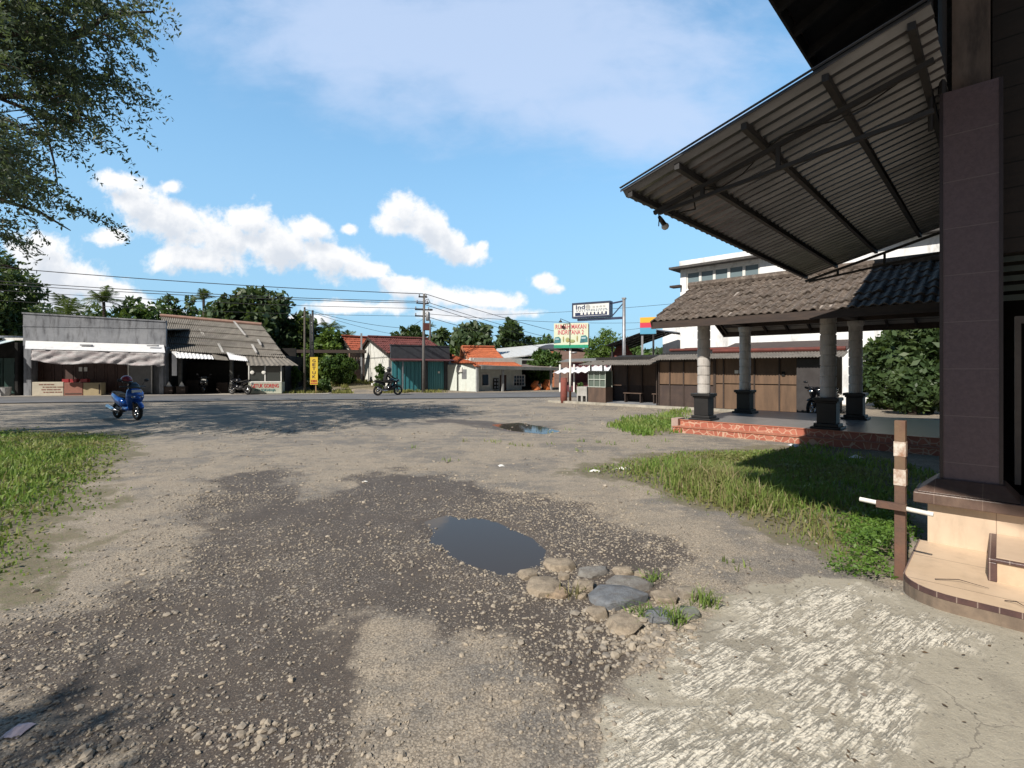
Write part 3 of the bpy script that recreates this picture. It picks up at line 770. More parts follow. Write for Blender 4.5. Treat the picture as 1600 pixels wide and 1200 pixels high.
# litter
def litter(px, py, w, name, lab, cat, m, seed):
    g = G(px, py); r5 = np.random.default_rng(seed); rw = w / 2 / F * g.y
    n = 9; xs_ = np.linspace(-1, 1, n); gx, gy = np.meshgrid(xs_, xs_)
    hz = .55 * (fbm(gx + seed, gy, 1.6, 3, seed)) * np.clip(1.3 - np.hypot(gx, gy), 0, 1)
    v = np.stack([gx * rw * (1 + .2 * (fbm(gx, gy + 3, 1.2, 2, seed) - .5)), gy * rw * .8, hz * rw * 1.2 + .004], 2).reshape(-1, 3)
    idx = np.arange(n * n).reshape(n, n)
    f = np.stack([idx[:-1, :-1].ravel(), idx[:-1, 1:].ravel(), idx[1:, 1:].ravel(), idx[1:, :-1].ravel()], 1)
    o = np_mesh(name, v, f, m, None, True); o.location = (g.x, g.y, float(ground_z([g.x], [g.y])[0])); o.rotation_euler = (0, 0, r5.uniform(0, 3))
    tag(o, lab, cat)
M_plastic = mat('white_plastic_film', (.75, .76, .78), (.62, .63, .66), rough=.4, bump=.05)
litter(1242, 697, 20, 'plastic_bag', 'white plastic bag lying before the pavilion steps', 'plastic bag', M_plastic, 1)
litter(1338, 716, 20, 'plastic_bag', 'white plastic bag in the shade under the canopy', 'plastic bag', M_plastic, 2)
litter(570, 752, 8, 'paper_scrap', 'tiny white paper scrap on the damp gravel', 'litter', M_paper, 3)
litter(930, 737, 16, 'paper_scrap', 'white torn wrapper at the edge of the right grass', 'litter', M_paper, 4)
litter(972, 733, 18, 'paper_scrap', 'white wrapper lying in the right grass', 'litter', M_paper, 5)
litter(28, 1145, 34, 'carton', 'pale pink crushed carton at the lower left corner', 'litter', mat('pink_card', (.55, .47, .52), (.45, .38, .42), rough=.7), 6)
litter(783, 727, 11, 'paper_scrap', 'pale wrapper on the gravel beyond the damp patch', 'litter', M_paper, 7)

# fallen leaves on the concrete apron and the yard edge
rl_ = np.random.default_rng(131)
x, y = rl_.uniform(.4, 4.0, 260), rl_.uniform(1.7, 4.3, 260)
k = (sdf(Z_conc, x, y) > -.2) & ~((x * UX + y * UY > 4.25) & (-x * UY + y * UX < .55))
x, y = x[k], y[k]
v, f = leafcloud(np.stack([x, y, ground_z(x, y) + .009], 1), .013, rl_, .4, .92)
tag(np_mesh('leaf_litter', v, f, leaf_mat('dead_leaves', (.09, .06, .04), (.16, .11, .07), (.06, .045, .035), .1)), 'small dark fallen leaves scattered on the concrete apron', 'leaf litter', kind='stuff')
# ================================================================== restaurant at the right (local x = u along front, local y = m out of the front)
M_purple = mat('purple_column_tile', (.125, .092, .110), (.10, .074, .09), scale=30, rough=.5, bump=.35, bdist=.004, lines=(2, .4, .016, (.17, .14, .15)))
M_beigetile = mat('beige_floor_tile', (.62, .47, .33), (.56, .42, .29), scale=3, rough=.45, bump=.05, dirt=(.3, .22, .15), dirt_amt=.35, dirt_scale=2, dirt_stretch=(1, 1, 1), lines=(0, .6, .012, (.2, .14, .1)))
M_beigewall = mat('beige_wall_tile', (.60, .47, .35), (.54, .42, .31), scale=3, rough=.5, bump=.05, dirt=(.3, .23, .16), dirt_amt=.4, dirt_scale=2, lines=(1, .62, .008, (.28, .2, .15)))
M_brownedge = mat('brown_edge_tile', (.10, .055, .05), (.07, .04, .04), scale=14, rough=.4, bump=.15, lines=(1, .1, .06, (.25, .19, .16)))
M_mould = mat('brown_moulding_tile', (.12, .075, .06), (.085, .055, .045), scale=9, rough=.4, bump=.12, dirt=(.3, .22, .16), dirt_amt=.3, lines=(1, .3, .012, (.22, .16, .13)))
M_siding = mat('dark_timber_siding', (.035, .028, .026), (.022, .02, .02), scale=2, stretch=(1, 1, 5), rough=.7, lines=(2, .22, .06, (.006, .006, .006)))
M_canopysheet = mat('canopy_sheet_metal', (.25, .25, .255), (.17, .17, .175), scale=1.5, stretch=(3, .5, 1), rough=.34, metal=.85, dirt=(.10, .095, .09), dirt_amt=.6, dirt_scale=1.3, dirt_stretch=(3, .5, 1))
M_rooftile = mat('weathered_roof_tile', (.13, .103, .086), (.08, .066, .056), scale=3.5, rough=.9, bump=.6, dirt=(.36, .31, .265), dirt_amt=.6, dirt_scale=3.2, dirt_stretch=(1, 1, 1))
M_upperroof = mat('upper_roof_tile', (.11, .08, .07), (.08, .06, .055), scale=4, rough=.9)
M_louvre = mat('pale_green_louvre', (.16, .18, .145), (.12, .135, .11), rough=.5)

ho = W(5.4, .2, 0)
house = thing('restaurant_building', 'dark restaurant front with purple tiled corner column and sheet metal canopy', 'restaurant', ho, UA)
def hl(u, m): return u - 5.4, m - .2         # restaurant frame -> local
def hbox(mb, u0, u1, m0, m1, z0, z1): mb.box(u0 - 5.4, u1 - 5.4, m0 - .2, m1 - .2, z0, z1); return mb
hbox(MB(), 5.62, 5.95, -6.5, .45, .10, .46).build('dado', M_beigewall, house)
mo = MB()
hbox(mo, 5.53, 6.0, -.14, .54, .46, .55)
v0 = [(5.55, -.12), (6.0, -.12), (6.0, .52), (5.55, .52)]; v1 = [(5.69, -.03), (5.99, -.03), (5.99, .40), (5.69, .40)]
mo.hexa([(a - 5.4, b - .2, .553) for a, b in v0] + [(a - 5.4, b - .2, .66) for a, b in v1])
mo.build('moulding', M_mould, house, bevel=.008)
col = hbox(MB(), 5.72, 6.10, .0, .372, .655, 3.98).build('column', M_purple, house)
tr = MB()
for (u, m) in ((5.72, .372), (5.72, .0)):
    hbox(tr, u - .006, u + .03, m - .018, m + .006, .662, 3.975)
tr.build('corner_trim', mat('dark_corner_trim', (.035, .025, .03), rough=.4), col)
up = hbox(MB(), 5.78, 6.05, .06, .30, 3.98, 6.6).build('upper_post', mat('weathered_post', (.17, .13, .11), (.10, .08, .07), scale=5, stretch=(1, 1, .3), rough=.8, dirt=(.03, .025, .025), dirt_amt=.8), house)
hp = MB(); hp.tube([(5.74 - 5.4, .36 - .2, 3.98), (5.74 - 5.4, .36 - .2, 6.4)], .03, 8); hp.tube([(5.76 - 5.4, .44 - .2, 3.7), (5.76 - 5.4, .44 - .2, 6.4)], .02, 8)
hp.build('pipe', M_darksteel, house)
# walls
wl = MB(); hbox(wl, 6.2, 6.32, -6.5, .05, 2.62, 6.9); hbox(wl, 6.2, 6.32, -6.5, -.62, .5, 2.62)
wl.build('end_wall', M_siding, house)
wl = MB(); hbox(wl, 6.14, 6.3, .06, .2, .5, 6.0); hbox(wl, 6.3, 15.0, .05, .19, 2.6, 6.3); hbox(wl, 6.3, 15, .05, .19, .3, .9)
for u in (8.2, 10.6, 13): hbox(wl, u, u + .4, .045, .185, .9, 2.6)
wl.build('front_wall', M_siding, house)
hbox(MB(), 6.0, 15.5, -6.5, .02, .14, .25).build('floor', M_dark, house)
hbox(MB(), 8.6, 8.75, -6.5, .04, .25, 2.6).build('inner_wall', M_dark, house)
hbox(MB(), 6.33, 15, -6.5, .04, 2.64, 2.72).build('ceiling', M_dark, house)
lv = MB()
for k in range(5):
    z = 2.2 + k * .085
    lv.hexa([(6.20 - 5.4, -.55 - .2, z), (6.20 - 5.4, .02 - .2, z), (6.24 - 5.4, .02 - .2, z + .055), (6.24 - 5.4, -.55 - .2, z + .055), (6.21 - 5.4, -.55 - .2, z), (6.21 - 5.4, .02 - .2, z), (6.25 - 5.4, .02 - .2, z + .055), (6.25 - 5.4, -.55 - .2, z + .055)])
lv.build('louvre', M_louvre, house)
df = MB(); hbox(df, 6.19, 6.3, -.13, -.09, .6, 2.0); hbox(df, 6.19, 6.3, -.6, -.09, 2.0, 2.06); hbox(df, 6.2, 6.28, -.6, -.15, .62, .95)
df.build('door_frame', mat('grey_door_frame', (.15, .14, .135), rough=.6), house)
# upper roof: sheet over the whole front, with tiled eave edge
RS = (7.9 - 5.87) / 4.6
ur = wave_sheet('upper_roof', M_upperroof, house, (.5 - 5.4, 1.93 - .2, 5.87), (14.0, 0, 0), (-3.85, -4.6, 2.03), 62, .03, 9, .012, .02)
rb = MB()
for k in range(23):
    u = .9 + k * .6
    rb.beam((u - 5.4, 1.85 - .2, 5.74), (u - 5.4, -2.4 - .2, 7.61), .06, .10)
rb.beam((.6 - 5.4, 1.84 - .2, 5.79), (14.5 - 5.4, 1.84 - .2, 5.79), .03, .18)
rb.build('rafter', M_dark, ur)  # near-black material, so the roof underside has its shade in the colour
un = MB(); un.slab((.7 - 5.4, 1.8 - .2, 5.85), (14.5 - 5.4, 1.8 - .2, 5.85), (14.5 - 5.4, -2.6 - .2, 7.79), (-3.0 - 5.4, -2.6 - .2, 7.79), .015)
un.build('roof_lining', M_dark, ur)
# canopy
cu0, cu1, cmo, cmi, czo, czi = 4.48, 11.05, 2.79, .34, 3.41, 4.11
can = wave_sheet('canopy', M_canopysheet, house, (cu0 - 5.4, cmo - .2, czo), (cu1 - cu0, 0, 0), (0, cmi - cmo, czi - czo), 40, .03, 1, 0, .004, 0, 10, True)
def cz(m): return czo + (cmo - m) / (cmo - cmi) * (czi - czo)
for m in (2.70, 2.2, 1.59, .98, .45):
    pu = MB(); z = cz(m) - .075
    hbox(pu, cu0 + .04, cu1 - .04, m - .024, m + .024, z - .012, z + .045); pu.build('purlin', M_darksteel, can)
for u in (4.98, 10.85):
    tr = MB(); x = u - 5.4
    def q(m, z): return (x, m - .2, z)
    tr.beam(q(2.68, cz(2.68) - .16), q(.36, cz(.36) - .16), .04, .04)
    tr.beam(q(2.62, cz(2.62) - .19), q(.36, 3.42 + .14), .032, .035)
    def lo(m): return cz(2.62) - .19 + (2.62 - m) / 2.26 * (3.56 - cz(2.62) + .19)
    for m in (2.15, 1.45): tr.beam(q(m, cz(m) - .15), q(m, lo(m)), .035, .035)
    tr.build('truss', M_darksteel, can)
fl = MB(); fl.slab((cu0 - 5.42, cmo - .2, czo + .036), (cu0 - 5.39, cmo - .2, czo + .036), (cu0 - 5.39, cmi - .2, czi + .036), (cu0 - 5.42, cmi - .2, czi + .036), .006)
fl.build('edge_flashing', M_canopysheet, can)
wr = MB(); wr.tube([(4.95 - 5.4, 2.25 - .2, cz(2.25) - .12), (5.15 - 5.4, 2.3 - .2, 3.28), (5.3 - 5.4, 2.5 - .2, 3.33), (5.38 - 5.4, 2.68 - .2, 3.34)], .008, 5)
pts = [(5.0 + .1 * math.sin(k), 2.2 - k * .2, cz(2.2 - k * .2) - .17 - .05 * math.sin(k * 1.3)) for k in range(9)]
wr.tube([(a - 5.4, b - .2, c) for a, b, c in pts], .007, 5)
wr.build('cable', M_rubber, can)
# floodlight / bulb hanging from the canopy edge
lp = P(1036, 348, 5.72)
lamp = thing('hanging_lamp', 'small white bulb in a black socket hanging from the canopy edge', 'lamp', lp, UA)
b = MB(); b.ell((.05, 0, -.03), (.042, .042, .05), 12, 8, Matrix.Rotation(R(60), 3, 'Y')); b.build('bulb', mat('bulb_glass', (.6, .6, .6), rough=.2, bump=0), lamp, True)
b = MB(); b.tube([(-.09, 0, .05), (-.04, 0, .02), (.02, 0, -.01)], [.018, .026, .028], 10); b.build('socket', M_black, lamp)
b = MB(); b.tube([(-.09, 0, .05), (-.12, 0, .12), (-.06, 0, .2), (.0, -.03, .26)], .008, 6); b.tube([(-.09, 0, .05), (-.1, 0, -.06)], .006, 5); b.build('cord', M_rubber, lamp)
# tiled porch platform with rounded corner and a step block
pp = thing('porch_platform', 'low beige tiled porch platform with a rounded brown edge', 'porch', W(4.36, .5), UA)
pr = .30; poly = []
u0, m1 = 0.0, 0.0
for k in range(9):
    a = R(90 + 90 * k / 8); poly.append((u0 + pr + pr * math.cos(a), m1 - pr + pr * math.sin(a)))
poly += [(-.06, -7.0), (1.27, -7.0), (1.27, 0)]
MB().prismz(poly, -.02, .118).build('floor', M_beigetile, pp)
e = MB(); e2 = MB()
outer = [(x, y) for x, y in poly[:10]]
outer = [(1.27, 0)] + outer
inn = []
for i, (x, y) in enumerate(outer):
    cx_, cy_ = (.6, -.6) if 0 < i < 10 else ((x, y - .6) if i == 0 else (.6, y))
    d = Vector((x - cx_, y - cy_)).normalized() if i not in (0, 10) else (Vector((0, 1)) if i == 0 else Vector((-1, 0)))
    inn.append((x + d.x * .012, y + d.y * .012))
for i in range(len(outer) - 1):
    a, b_2 = outer[i], outer[i + 1]; c, d = inn[i + 1], inn[i]
    ain = (a[0] + (.3 - a[0]) * .06, a[1] + (-.4 - a[1]) * .06) if 0 < i < 10 else a
    e.prismz([a, b_2, c, d], .088, .123)
    e2.prismz([a, b_2, c, d], -.02, .086)
e.build('edge_tile', M_brownedge, pp)
e2.build('platform_riser', mat('dirty_riser', (.25, .19, .14), (.17, .13, .10), scale=6, rough=.85, dirt=(.09, .075, .06), dirt_amt=.7, dirt_scale=3), pp)
st = thing('step_block', 'beige tiled step block with brown nosing on the porch platform', 'step', W(4.88, .05, .118), UA)
MB().box(0, .88, -6.5, 0, 0, .135).build('riser', M_beigetile, st)
n = MB(); n.box(-.014, .88, -6.5, .014, .137, .16); n.box(-.012, .01, -.035, .012, .0, .135)
n.build('nosing', M_brownedge, st, bevel=.006)
M_tread = mat('tread_tile', (.62, .47, .34), (.56, .42, .3), rough=.45, bump=.04)
MB().box(.02, .87, -6.5, -.03, .162, .166).build('tread', M_tread, st)
for k, (u, m, a, l, lab) in enumerate(((4.62, .33, .3, .28, 'thin dark twig lying across the rounded platform corner'), (4.5, -.02, 1.0, .12, 'bit of dry twig by the platform front edge'))):
    tw = MB(); p = W(u, m, .127)
    tw.tube([p, p + Vector((math.cos(a) * l * .5, -math.sin(a) * l * .45, .012)), p + Vector((math.cos(a + .3) * l, -math.sin(a + .3) * l, .003))], [.0035, .003, .0015], 5)
    tag(tw.build('twig', M_darkwood), lab, 'twig')
# rusty barrier post
M_post = mat('rusty_post_paint', (.15, .075, .05), (.10, .06, .045), scale=6, rough=.75, bump=.3, dirt=(.2, .15, .08), dirt_amt=.5)
g = G(1407, 905)
bp = thing('barrier_post', 'rusty square barrier post with flaking white bands and a white crossbar', 'post', (g.x, g.y, 0), R(-46))
s = .034
MB().box(-s, s, -s, s, -.1, 1.21).build('post', M_post, bp, bevel=.004)
for (z0, z1) in ((.94, 1.05), (.72, .84)):
    MB().box(-s - .003, s + .003, -s - .003, s + .003, z0, z1).build('painted_band', mat('flaking_white_band', (.62, .57, .5), (.3, .16, .1), scale=13, rough=.7, bump=.3, dirt=(.25, .11, .05), dirt_amt=.8, dirt_scale=6, dirt_stretch=(1, 1, .6)), bp)
x_ = MB(); x_.tube([(-.25, -.055, .575), (.2, -.055, .545)], .017, 12); x_.build('crossbar', M_white, bp)
MB().box(-.14, .045, -.082, -.036, .538, .586).build('sleeve', M_post, bp)

# ================================================================== pavilion
M_terr = None
def crazy_tile():
    m, t, b = new_mat('terracotta_crazy_tile')
    tc = t.n('ShaderNodeTexCoord').outputs['Object']
    vo = t.n('ShaderNodeTexVoronoi', feature='DISTANCE_TO_EDGE', i={'Vector': t.mapping(tc, (1, 1, 1)), 'Scale': 6.5})
    vc = t.n('ShaderNodeTexVoronoi', feature='F1', i={'Vector': tc, 'Scale': 6.5})
    c = t.mix(t.n('ShaderNodeSeparateColor', i={0: vc.outputs['Color']}).outputs[0], (.33, .10, .065), (.42, .155, .10))
    c = t.mix(t.math('LESS_THAN', vo.outputs['Distance'], .045), c, (.50, .33, .24))
    L(m, c, b.inputs['Base Color']); b.inputs['Roughness'].default_value = .5
    return m
M_crazy = crazy_tile()
M_floorgrey = mat('grey_floor_tile', (.20, .19, .19), (.16, .155, .15), scale=2, rough=.3, bump=.02, lines=(1, .4, .02, (.1, .1, .1)))
M_colpale = mat('pale_column_render', (.52, .49, .46), (.42, .40, .38), scale=5, rough=.8, dirt=(.2, .18, .16), dirt_amt=.5, dirt_scale=3)
M_pedblack = mat('black_pedestal_tile', (.009, .0085, .009), (.014, .013, .013), rough=.55, bump=.05)
M_ceil = mat('pale_ceiling_board', (.34, .30, .27), (.26, .23, .21), scale=3, rough=.8, lines=(0, .35, .06, (.05, .04, .035)))
po = W(12.1, 6.05)
pav = thing('pavilion', 'open pavilion with tiled gable roof on pale banded columns and terracotta steps', 'pavilion', po, UA)
def pbox(mb, u0, u1, m0, m1, z0, z1): mb.box(u0 - 12.1, u1 - 12.1, m0 - 6.05, m1 - 6.05, z0, z1); return mb
pbox(MB(), 12.46, 16.9, -3, 5.95, -.05, .30).build('floor', M_floorgrey, pav)
stp = pbox(MB(), 12.12, 12.44, -3, 6.0, -.05, .15).build('step', M_crazy, pav)
pbox(MB(), 12.445, 12.475, -3, 5.96, .14, .285).build('step_riser', M_crazy, pav)
n = MB(); pbox(n, 12.43, 12.50, -3, 5.97, .286, .305); pbox(n, 12.10, 12.16, -3, 6.01, .135, .156)
n.build('step_nosing', mat('terracotta_nosing', (.42, .16, .10), (.36, .13, .08), rough=.45), stp)
pbox(MB(), 12.35, 12.75, 5.98, 6.16, -.05, .33).build('end_block', mat('pinkish_block', (.42, .31, .27), (.36, .27, .24), rough=.9), pav)
cols = [(12.82, 5.5), (15.75, 5.5), (12.82, 2.72), (15.75, 2.72), (12.82, -.2), (15.75, -.2)]
for (u, m) in cols:
    x, y = u - 12.1, m - 6.05
    prof = [(.15, .98)]
    z = 1.0
    while z < 2.66:
        prof += [(.158, z), (.158, z + .20), (.142, z + .205), (.142, z + .225)]
        z += .23
    prof += [(.15, 2.7), (.175, 2.74), (.19, 2.80), (.19, 2.86)]
    c = MB(); c.lathe(prof, (x, y, 0), 20); co = c.build('column', M_colpale, pav)
    pd = MB()
    pd.box(x - .29, x + .29, y - .29, y + .29, .302, .35); pd.box(x - .235, x + .235, y - .235, y + .235, .35, .42)
    pd.box(x - .185, x + .185, y - .185, y + .185, .42, .87); pd.box(x - .21, x + .21, y - .21, y + .21, .87, .91); pd.box(x - .245, x + .245, y - .245, y + .245, .91, .985)
    pd.build('pedestal', M_pedblack, co, bevel=.012)
bm_ = MB()
for u in (12.82, 15.75): pbox(bm_, u - .09, u + .09, -3.2, 6.1, 2.865, 3.05)
for m in (5.5, 2.72, -.2): pbox(bm_, 12.6, 16.0, m - .08, m + .08, 2.868, 3.03)
bm_.build('beam', M_darkwood, pav)
EZ, RZ, EU, RU, BU = 2.84, 3.99, 11.86, 14.25, 16.64
rl = 9.9; RM = 6.5
fr = wave_sheet('roof', M_rooftile, pav, (RU - 12.1, RM - 6.05 - rl, RZ), (0, rl, 0), (EU - RU, 0, EZ - RZ), 58, .022, 7, .012, .02, .012, 6, False, 4)
wave_sheet('roof', M_rooftile, pav, (RU - 12.1, RM - 6.05 - rl, RZ), (0, rl, 0), (BU - RU, 0, EZ - RZ), 58, .022, 7, .012, .02, .012, 6, False, 5)
rd = MB(); rd.tube([(RU - 12.1, RM - 6.05 + .05, RZ + .04), (RU - 12.1, RM - 6.05 - rl, RZ + .04)], .11, 8); rd.build('ridge_cap', M_rooftile, fr)
sl = (RZ - EZ) / (RU - EU)
ce = MB()
ce.slab((EU + .05 - 12.1, RM - .08 - 6.05, EZ - .03), (EU + .05 - 12.1, RM - rl - 6.05, EZ - .03), (RU - 12.1, RM - rl - 6.05, RZ - .05), (RU - 12.1, RM - .08 - 6.05, RZ - .05), .015)
ce.slab((BU - .05 - 12.1, RM - rl - 6.05, EZ - .03), (BU - .05 - 12.1, RM - .08 - 6.05, EZ - .03), (RU - 12.1, RM - .08 - 6.05, RZ - .052), (RU - 12.1, RM - rl - 6.05, RZ - .052), .015)
ce.build('ceiling', M_ceil, pav)
rf = MB()
for k in range(17):
    m = RM - .15 - k * .6
    rf.beam((EU + .06 - 12.1, m - 6.05, EZ - .09), (RU - 12.1, m - 6.05, RZ - .13), .05, .08); rf.beam((BU - .06 - 12.1, m - 6.05, EZ - .09), (RU - 12.1, m - 6.05, RZ - .13), .05, .08)
rf.build('rafter', M_darkwood, pav)
fa = MB()
pbox(fa, EU + .02, EU + .055, RM - rl, RM - .02, EZ - .20, EZ - .025); pbox(fa, BU - .055, BU - .02, RM - rl, RM - .02, EZ - .20, EZ - .025)
for a, b_3 in ((EU, RU), (BU, RU)):
    fa.beam((a - 12.1, RM - .04 - 6.05, EZ - .11), (b_3 - 12.1, RM - .04 - 6.05, RZ - .11), .03, .18)
fa.build('fascia', M_darkwood, pav)
ga = MB(); ga.prism([(12.6 - 12.1, 3.05), (15.9 - 12.1, 3.05), (RU - 12.1, RZ - .16)], 5.58 - 6.05, 5.62 - 6.05)
ga.build('gable_board', M_darkwood, pav)

# ================================================================== stalls beyond the pavilion: facade runs from left (far) to right (near), local y away from the yard
SF_ = Face(922, 23.7, 1300, 17.2)
M_ply = mat('plywood_panel', (.165, .10, .06), (.115, .07, .043), scale=1.5, stretch=(3, 3, .6), rough=.6, bump=.08, dirt=(.07, .04, .025), dirt_amt=.7, dirt_scale=1.0)
M_plydull = mat('dull_brown_panel', (.125, .08, .058), (.09, .058, .043), scale=1.5, stretch=(3, 3, .6), rough=.7, dirt=(.05, .035, .03), dirt_amt=.7)
M_skirt = mat('dark_brown_skirt', (.065, .042, .034), (.045, .03, .027), scale=3, rough=.7, dirt=(.12, .09, .07), dirt_amt=.3)
M_asb = mat('grey_fibre_roof', (.24, .22, .20), (.17, .16, .145), scale=2.5, rough=.9, bump=.3, dirt=(.08, .07, .065), dirt_amt=.6, dirt_scale=2)
stall = thing('stall', 'low open fronted stall with glass cabinet end and grey fibre roof', 'stall', SF_.o, SF_.rot)
f = SF_
def R_(mb, a, b, c, d, y0, y1): return f.rect(mb, a, b, c, d, y0, y1)
w1 = f.at(1028, 600)[0]
w2 = f.at(1116, 600)[0]
w3 = f.at(1275, 600)[0]
def panels(par, xs_, z0, z1, y, m, nm='panel'):
    for a, b_ in zip(xs_[:-1], xs_[1:]):
        MB().box(a + .015, b_ - .015, y, y + .03, z0, z1).build(nm, m, par)
def posts(par, xs_, z0, z1, y, wdt=.05, nm='post'):
    for a in xs_: MB().box(a - wdt / 2, a + wdt / 2, y - .02, y + wdt, z0, z1).build(nm, M_darkwood, par)
X = lambda px, y=0: f.at(px, 600, y)[0]
# stall 1
k = MB(); k.box(.0, w1, -.2, 3, -.02, .1); k.build('floor', M_concrete, stall)
xs1 = [X(957, 1.4), X(981, 1.4), X(1004, 1.4), X(1026, 1.4)]
panels(stall, xs1, .85, 1.95, 1.4, M_plydull); panels(stall, xs1, .1, .83, 1.42, M_skirt, 'skirt_panel')
posts(stall, [.03, X(942), w1 - .05], .08, 1.98, 0)
posts(stall, xs1, .08, 1.98, 1.36)
k = MB(); k.box(.0, w1, 2.9, 2.95, 0, 2.1); k.box(w1 - .04, w1, .1, 2.9, .1, 2.0); k.build('wall', M_skirt, stall)
wave_sheet('roof', M_asb, stall, (-.15, -.75, 1.80), (w1 + .15, 0, 0), (0, 1.4, .22), 34, .018)
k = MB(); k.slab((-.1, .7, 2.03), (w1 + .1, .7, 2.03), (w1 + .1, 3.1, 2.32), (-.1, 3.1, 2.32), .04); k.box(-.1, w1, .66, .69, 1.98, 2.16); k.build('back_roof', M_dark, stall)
cab = thing('display_cabinet', 'glass display cabinet with white bars on a brown base at the stall end', 'display cabinet', f.wp(.08, -.28), f.rot)
cw = X(952) - .1
MB().box(0, cw, 0, .6, .02, .78).build('base', M_plydull, cab)
MB().box(.03, cw - .03, .03, .57, .79, 1.5).build('glass', glass_mat('greenish_glass', (.10, .13, .11)), cab)
fr_ = MB()
for x in (0, cw / 3, cw * 2 / 3, cw - .03): fr_.box(x, x + .025, -.01, .02, .78, 1.52)
for z in (.78, 1.12, 1.5): fr_.box(0, cw, -.012, .022, z, z + .03)
for x in (0, cw - .03): fr_.box(x, x + .03, .02, .6, 1.5, 1.53); fr_.box(x, x + .028, .57, .6, .78, 1.5)
fr_.build('frame', mat('pale_green_frame', (.5, .55, .5), rough=.5), cab)
for (px, lab) in ((965, 'low wooden bench inside the stall nearer the cabinet'), (1010, 'low wooden bench at the right end inside the stall')):
    x = X(px); bn = thing('bench', lab, 'bench', f.wp(x, .5, .1), f.rot)
    MB().box(0, .9, 0, .28, .40, .44).build('seat', M_plydull, bn)
    for a in (.05, .81):
        MB().box(a, a + .05, .02, .26, 0, .40).build('leg', M_darkwood, bn)
# low ledge with two dark niches left of the stall
ldg = thing('counter', 'grey counter with two dark niches left of the stalls', 'counter', f.wp(X(905), -.2), f.rot)
lw = X(922) - X(905) - .05
k = MB(); k.box(0, lw, 0, .5, .35, .78); k.box(0, .06, 0, .5, 0, .35); k.box(lw - .06, lw, 0, .5, 0, .35); k.box(lw / 2 - .05, lw / 2 + .05, 0, .5, 0, .35); k.build('top', mat('pale_grey_counter', (.42, .41, .39), rough=.8), ldg)
MB().box(.05, lw - .05, .3, .48, .0, .36).build('back', M_dark, ldg)
# stall 2
st2 = thing('stall', 'narrow brown stall with small fibre roof between the open stall and the pavilion column', 'stall', f.wp(w1 + .02, 0), f.rot)
ww = w2 - w1
xs2 = [0.04, ww * .22, ww * .47, ww * .75, ww - .02]
panels(st2, xs2, .98, 1.9, .0, M_ply); panels(st2, xs2, .05, .93, -.01, M_skirt, 'skirt_panel')
posts(st2, xs2, .02, 2.02, -.02)
MB().box(0, ww, .05, 2.9, 0, 2.1).build('wall', M_skirt, st2)
wave_sheet('roof', M_asb, st2, (-.1, -.6, 2.0), (ww * .95, 0, 0), (0, 1.0, .22), 20, .018)
MB().slab((-.1, .38, 2.24), (ww, .38, 2.24), (ww, 3, 2.6), (-.1, 3, 2.6), .04).build('back_roof', M_dark, st2)
# stall 3
st3 = thing('stall', 'long plywood fronted stall behind the pavilion columns with red ridge tiles', 'stall', f.wp(w2 + .02, 0), f.rot)
ww = w3 - w2
xs3 = [X(p) - w2 for p in (1117, 1130, 1165, 1178, 1217, 1245)]
panels(st3, xs3, .08, 1.02, .0, M_ply, 'lower_panel'); panels(st3, xs3, 1.06, 2.05, .0, M_ply)
posts(st3, xs3, .02, 2.12, -.02)
MB().box(X(1247) - w2, ww + .3, -.3, -.26, .02, 1.95).build('dark_panel', mat('dark_grey_panel', (.05, .045, .045), (.035, .03, .03), rough=.5), st3)
MB().box(0, ww + .3, .05, 2.9, 0, 2.15).build('wall', M_skirt, st3)
wave_sheet('roof', M_asb, st3, (-.3, -.7, 2.02), (ww + 1.2, 0, 0), (0, 1.0, .2), 46, .018)
MB().slab((-.2, .28, 2.24), (ww + .8, .28, 2.24), (ww + .8, 3, 2.75), (-.2, 3, 2.75), .05).build('back_roof', M_skirt, st3)
rr_ = MB(); rr_.tube([(-.2, .35, 2.32), (ww + .8, .35, 2.32)], .075, 8); rr_.tube([(-2.5, 1.4, 2.45), (.6, 1.4, 2.45)], .06, 8)
rr_.build('ridge_tile', mat('dull_red_ridge', (.16, .05, .04), (.11, .04, .035), rough=.8), st3)
for (px, py, w_, h_, c, nm) in ((1150, 581, 6, 5, M_paper, 'notice'), (1223, 584, 5, 7, M_dark, 'notice')):
    k = MB(); x0, z0 = f.at(px - w_ / 2, py + h_ / 2, -.03); x1_, z1 = f.at(px + w_ / 2, py - h_ / 2, -.03)
    k.box(x0 - w2, x1_ - w2, -.035, -.028, z0, z1); k.build(nm, c, st3)
# kerb in front of the stalls
kb = MB(); a = f.wp(-2.0, -.55); b_ = f.wp(14, -.55); kb.beam(a + Vector((0, 0, .02)), b_ + Vector((0, 0, .02)), .22, .16)
tag(kb.build('kerb', mat('pale_kerb', (.42, .39, .33), (.30, .28, .24), rough=.9, dirt=(.12, .11, .08), dirt_amt=.6)), 'pale concrete kerb running along the stalls', 'kerb')

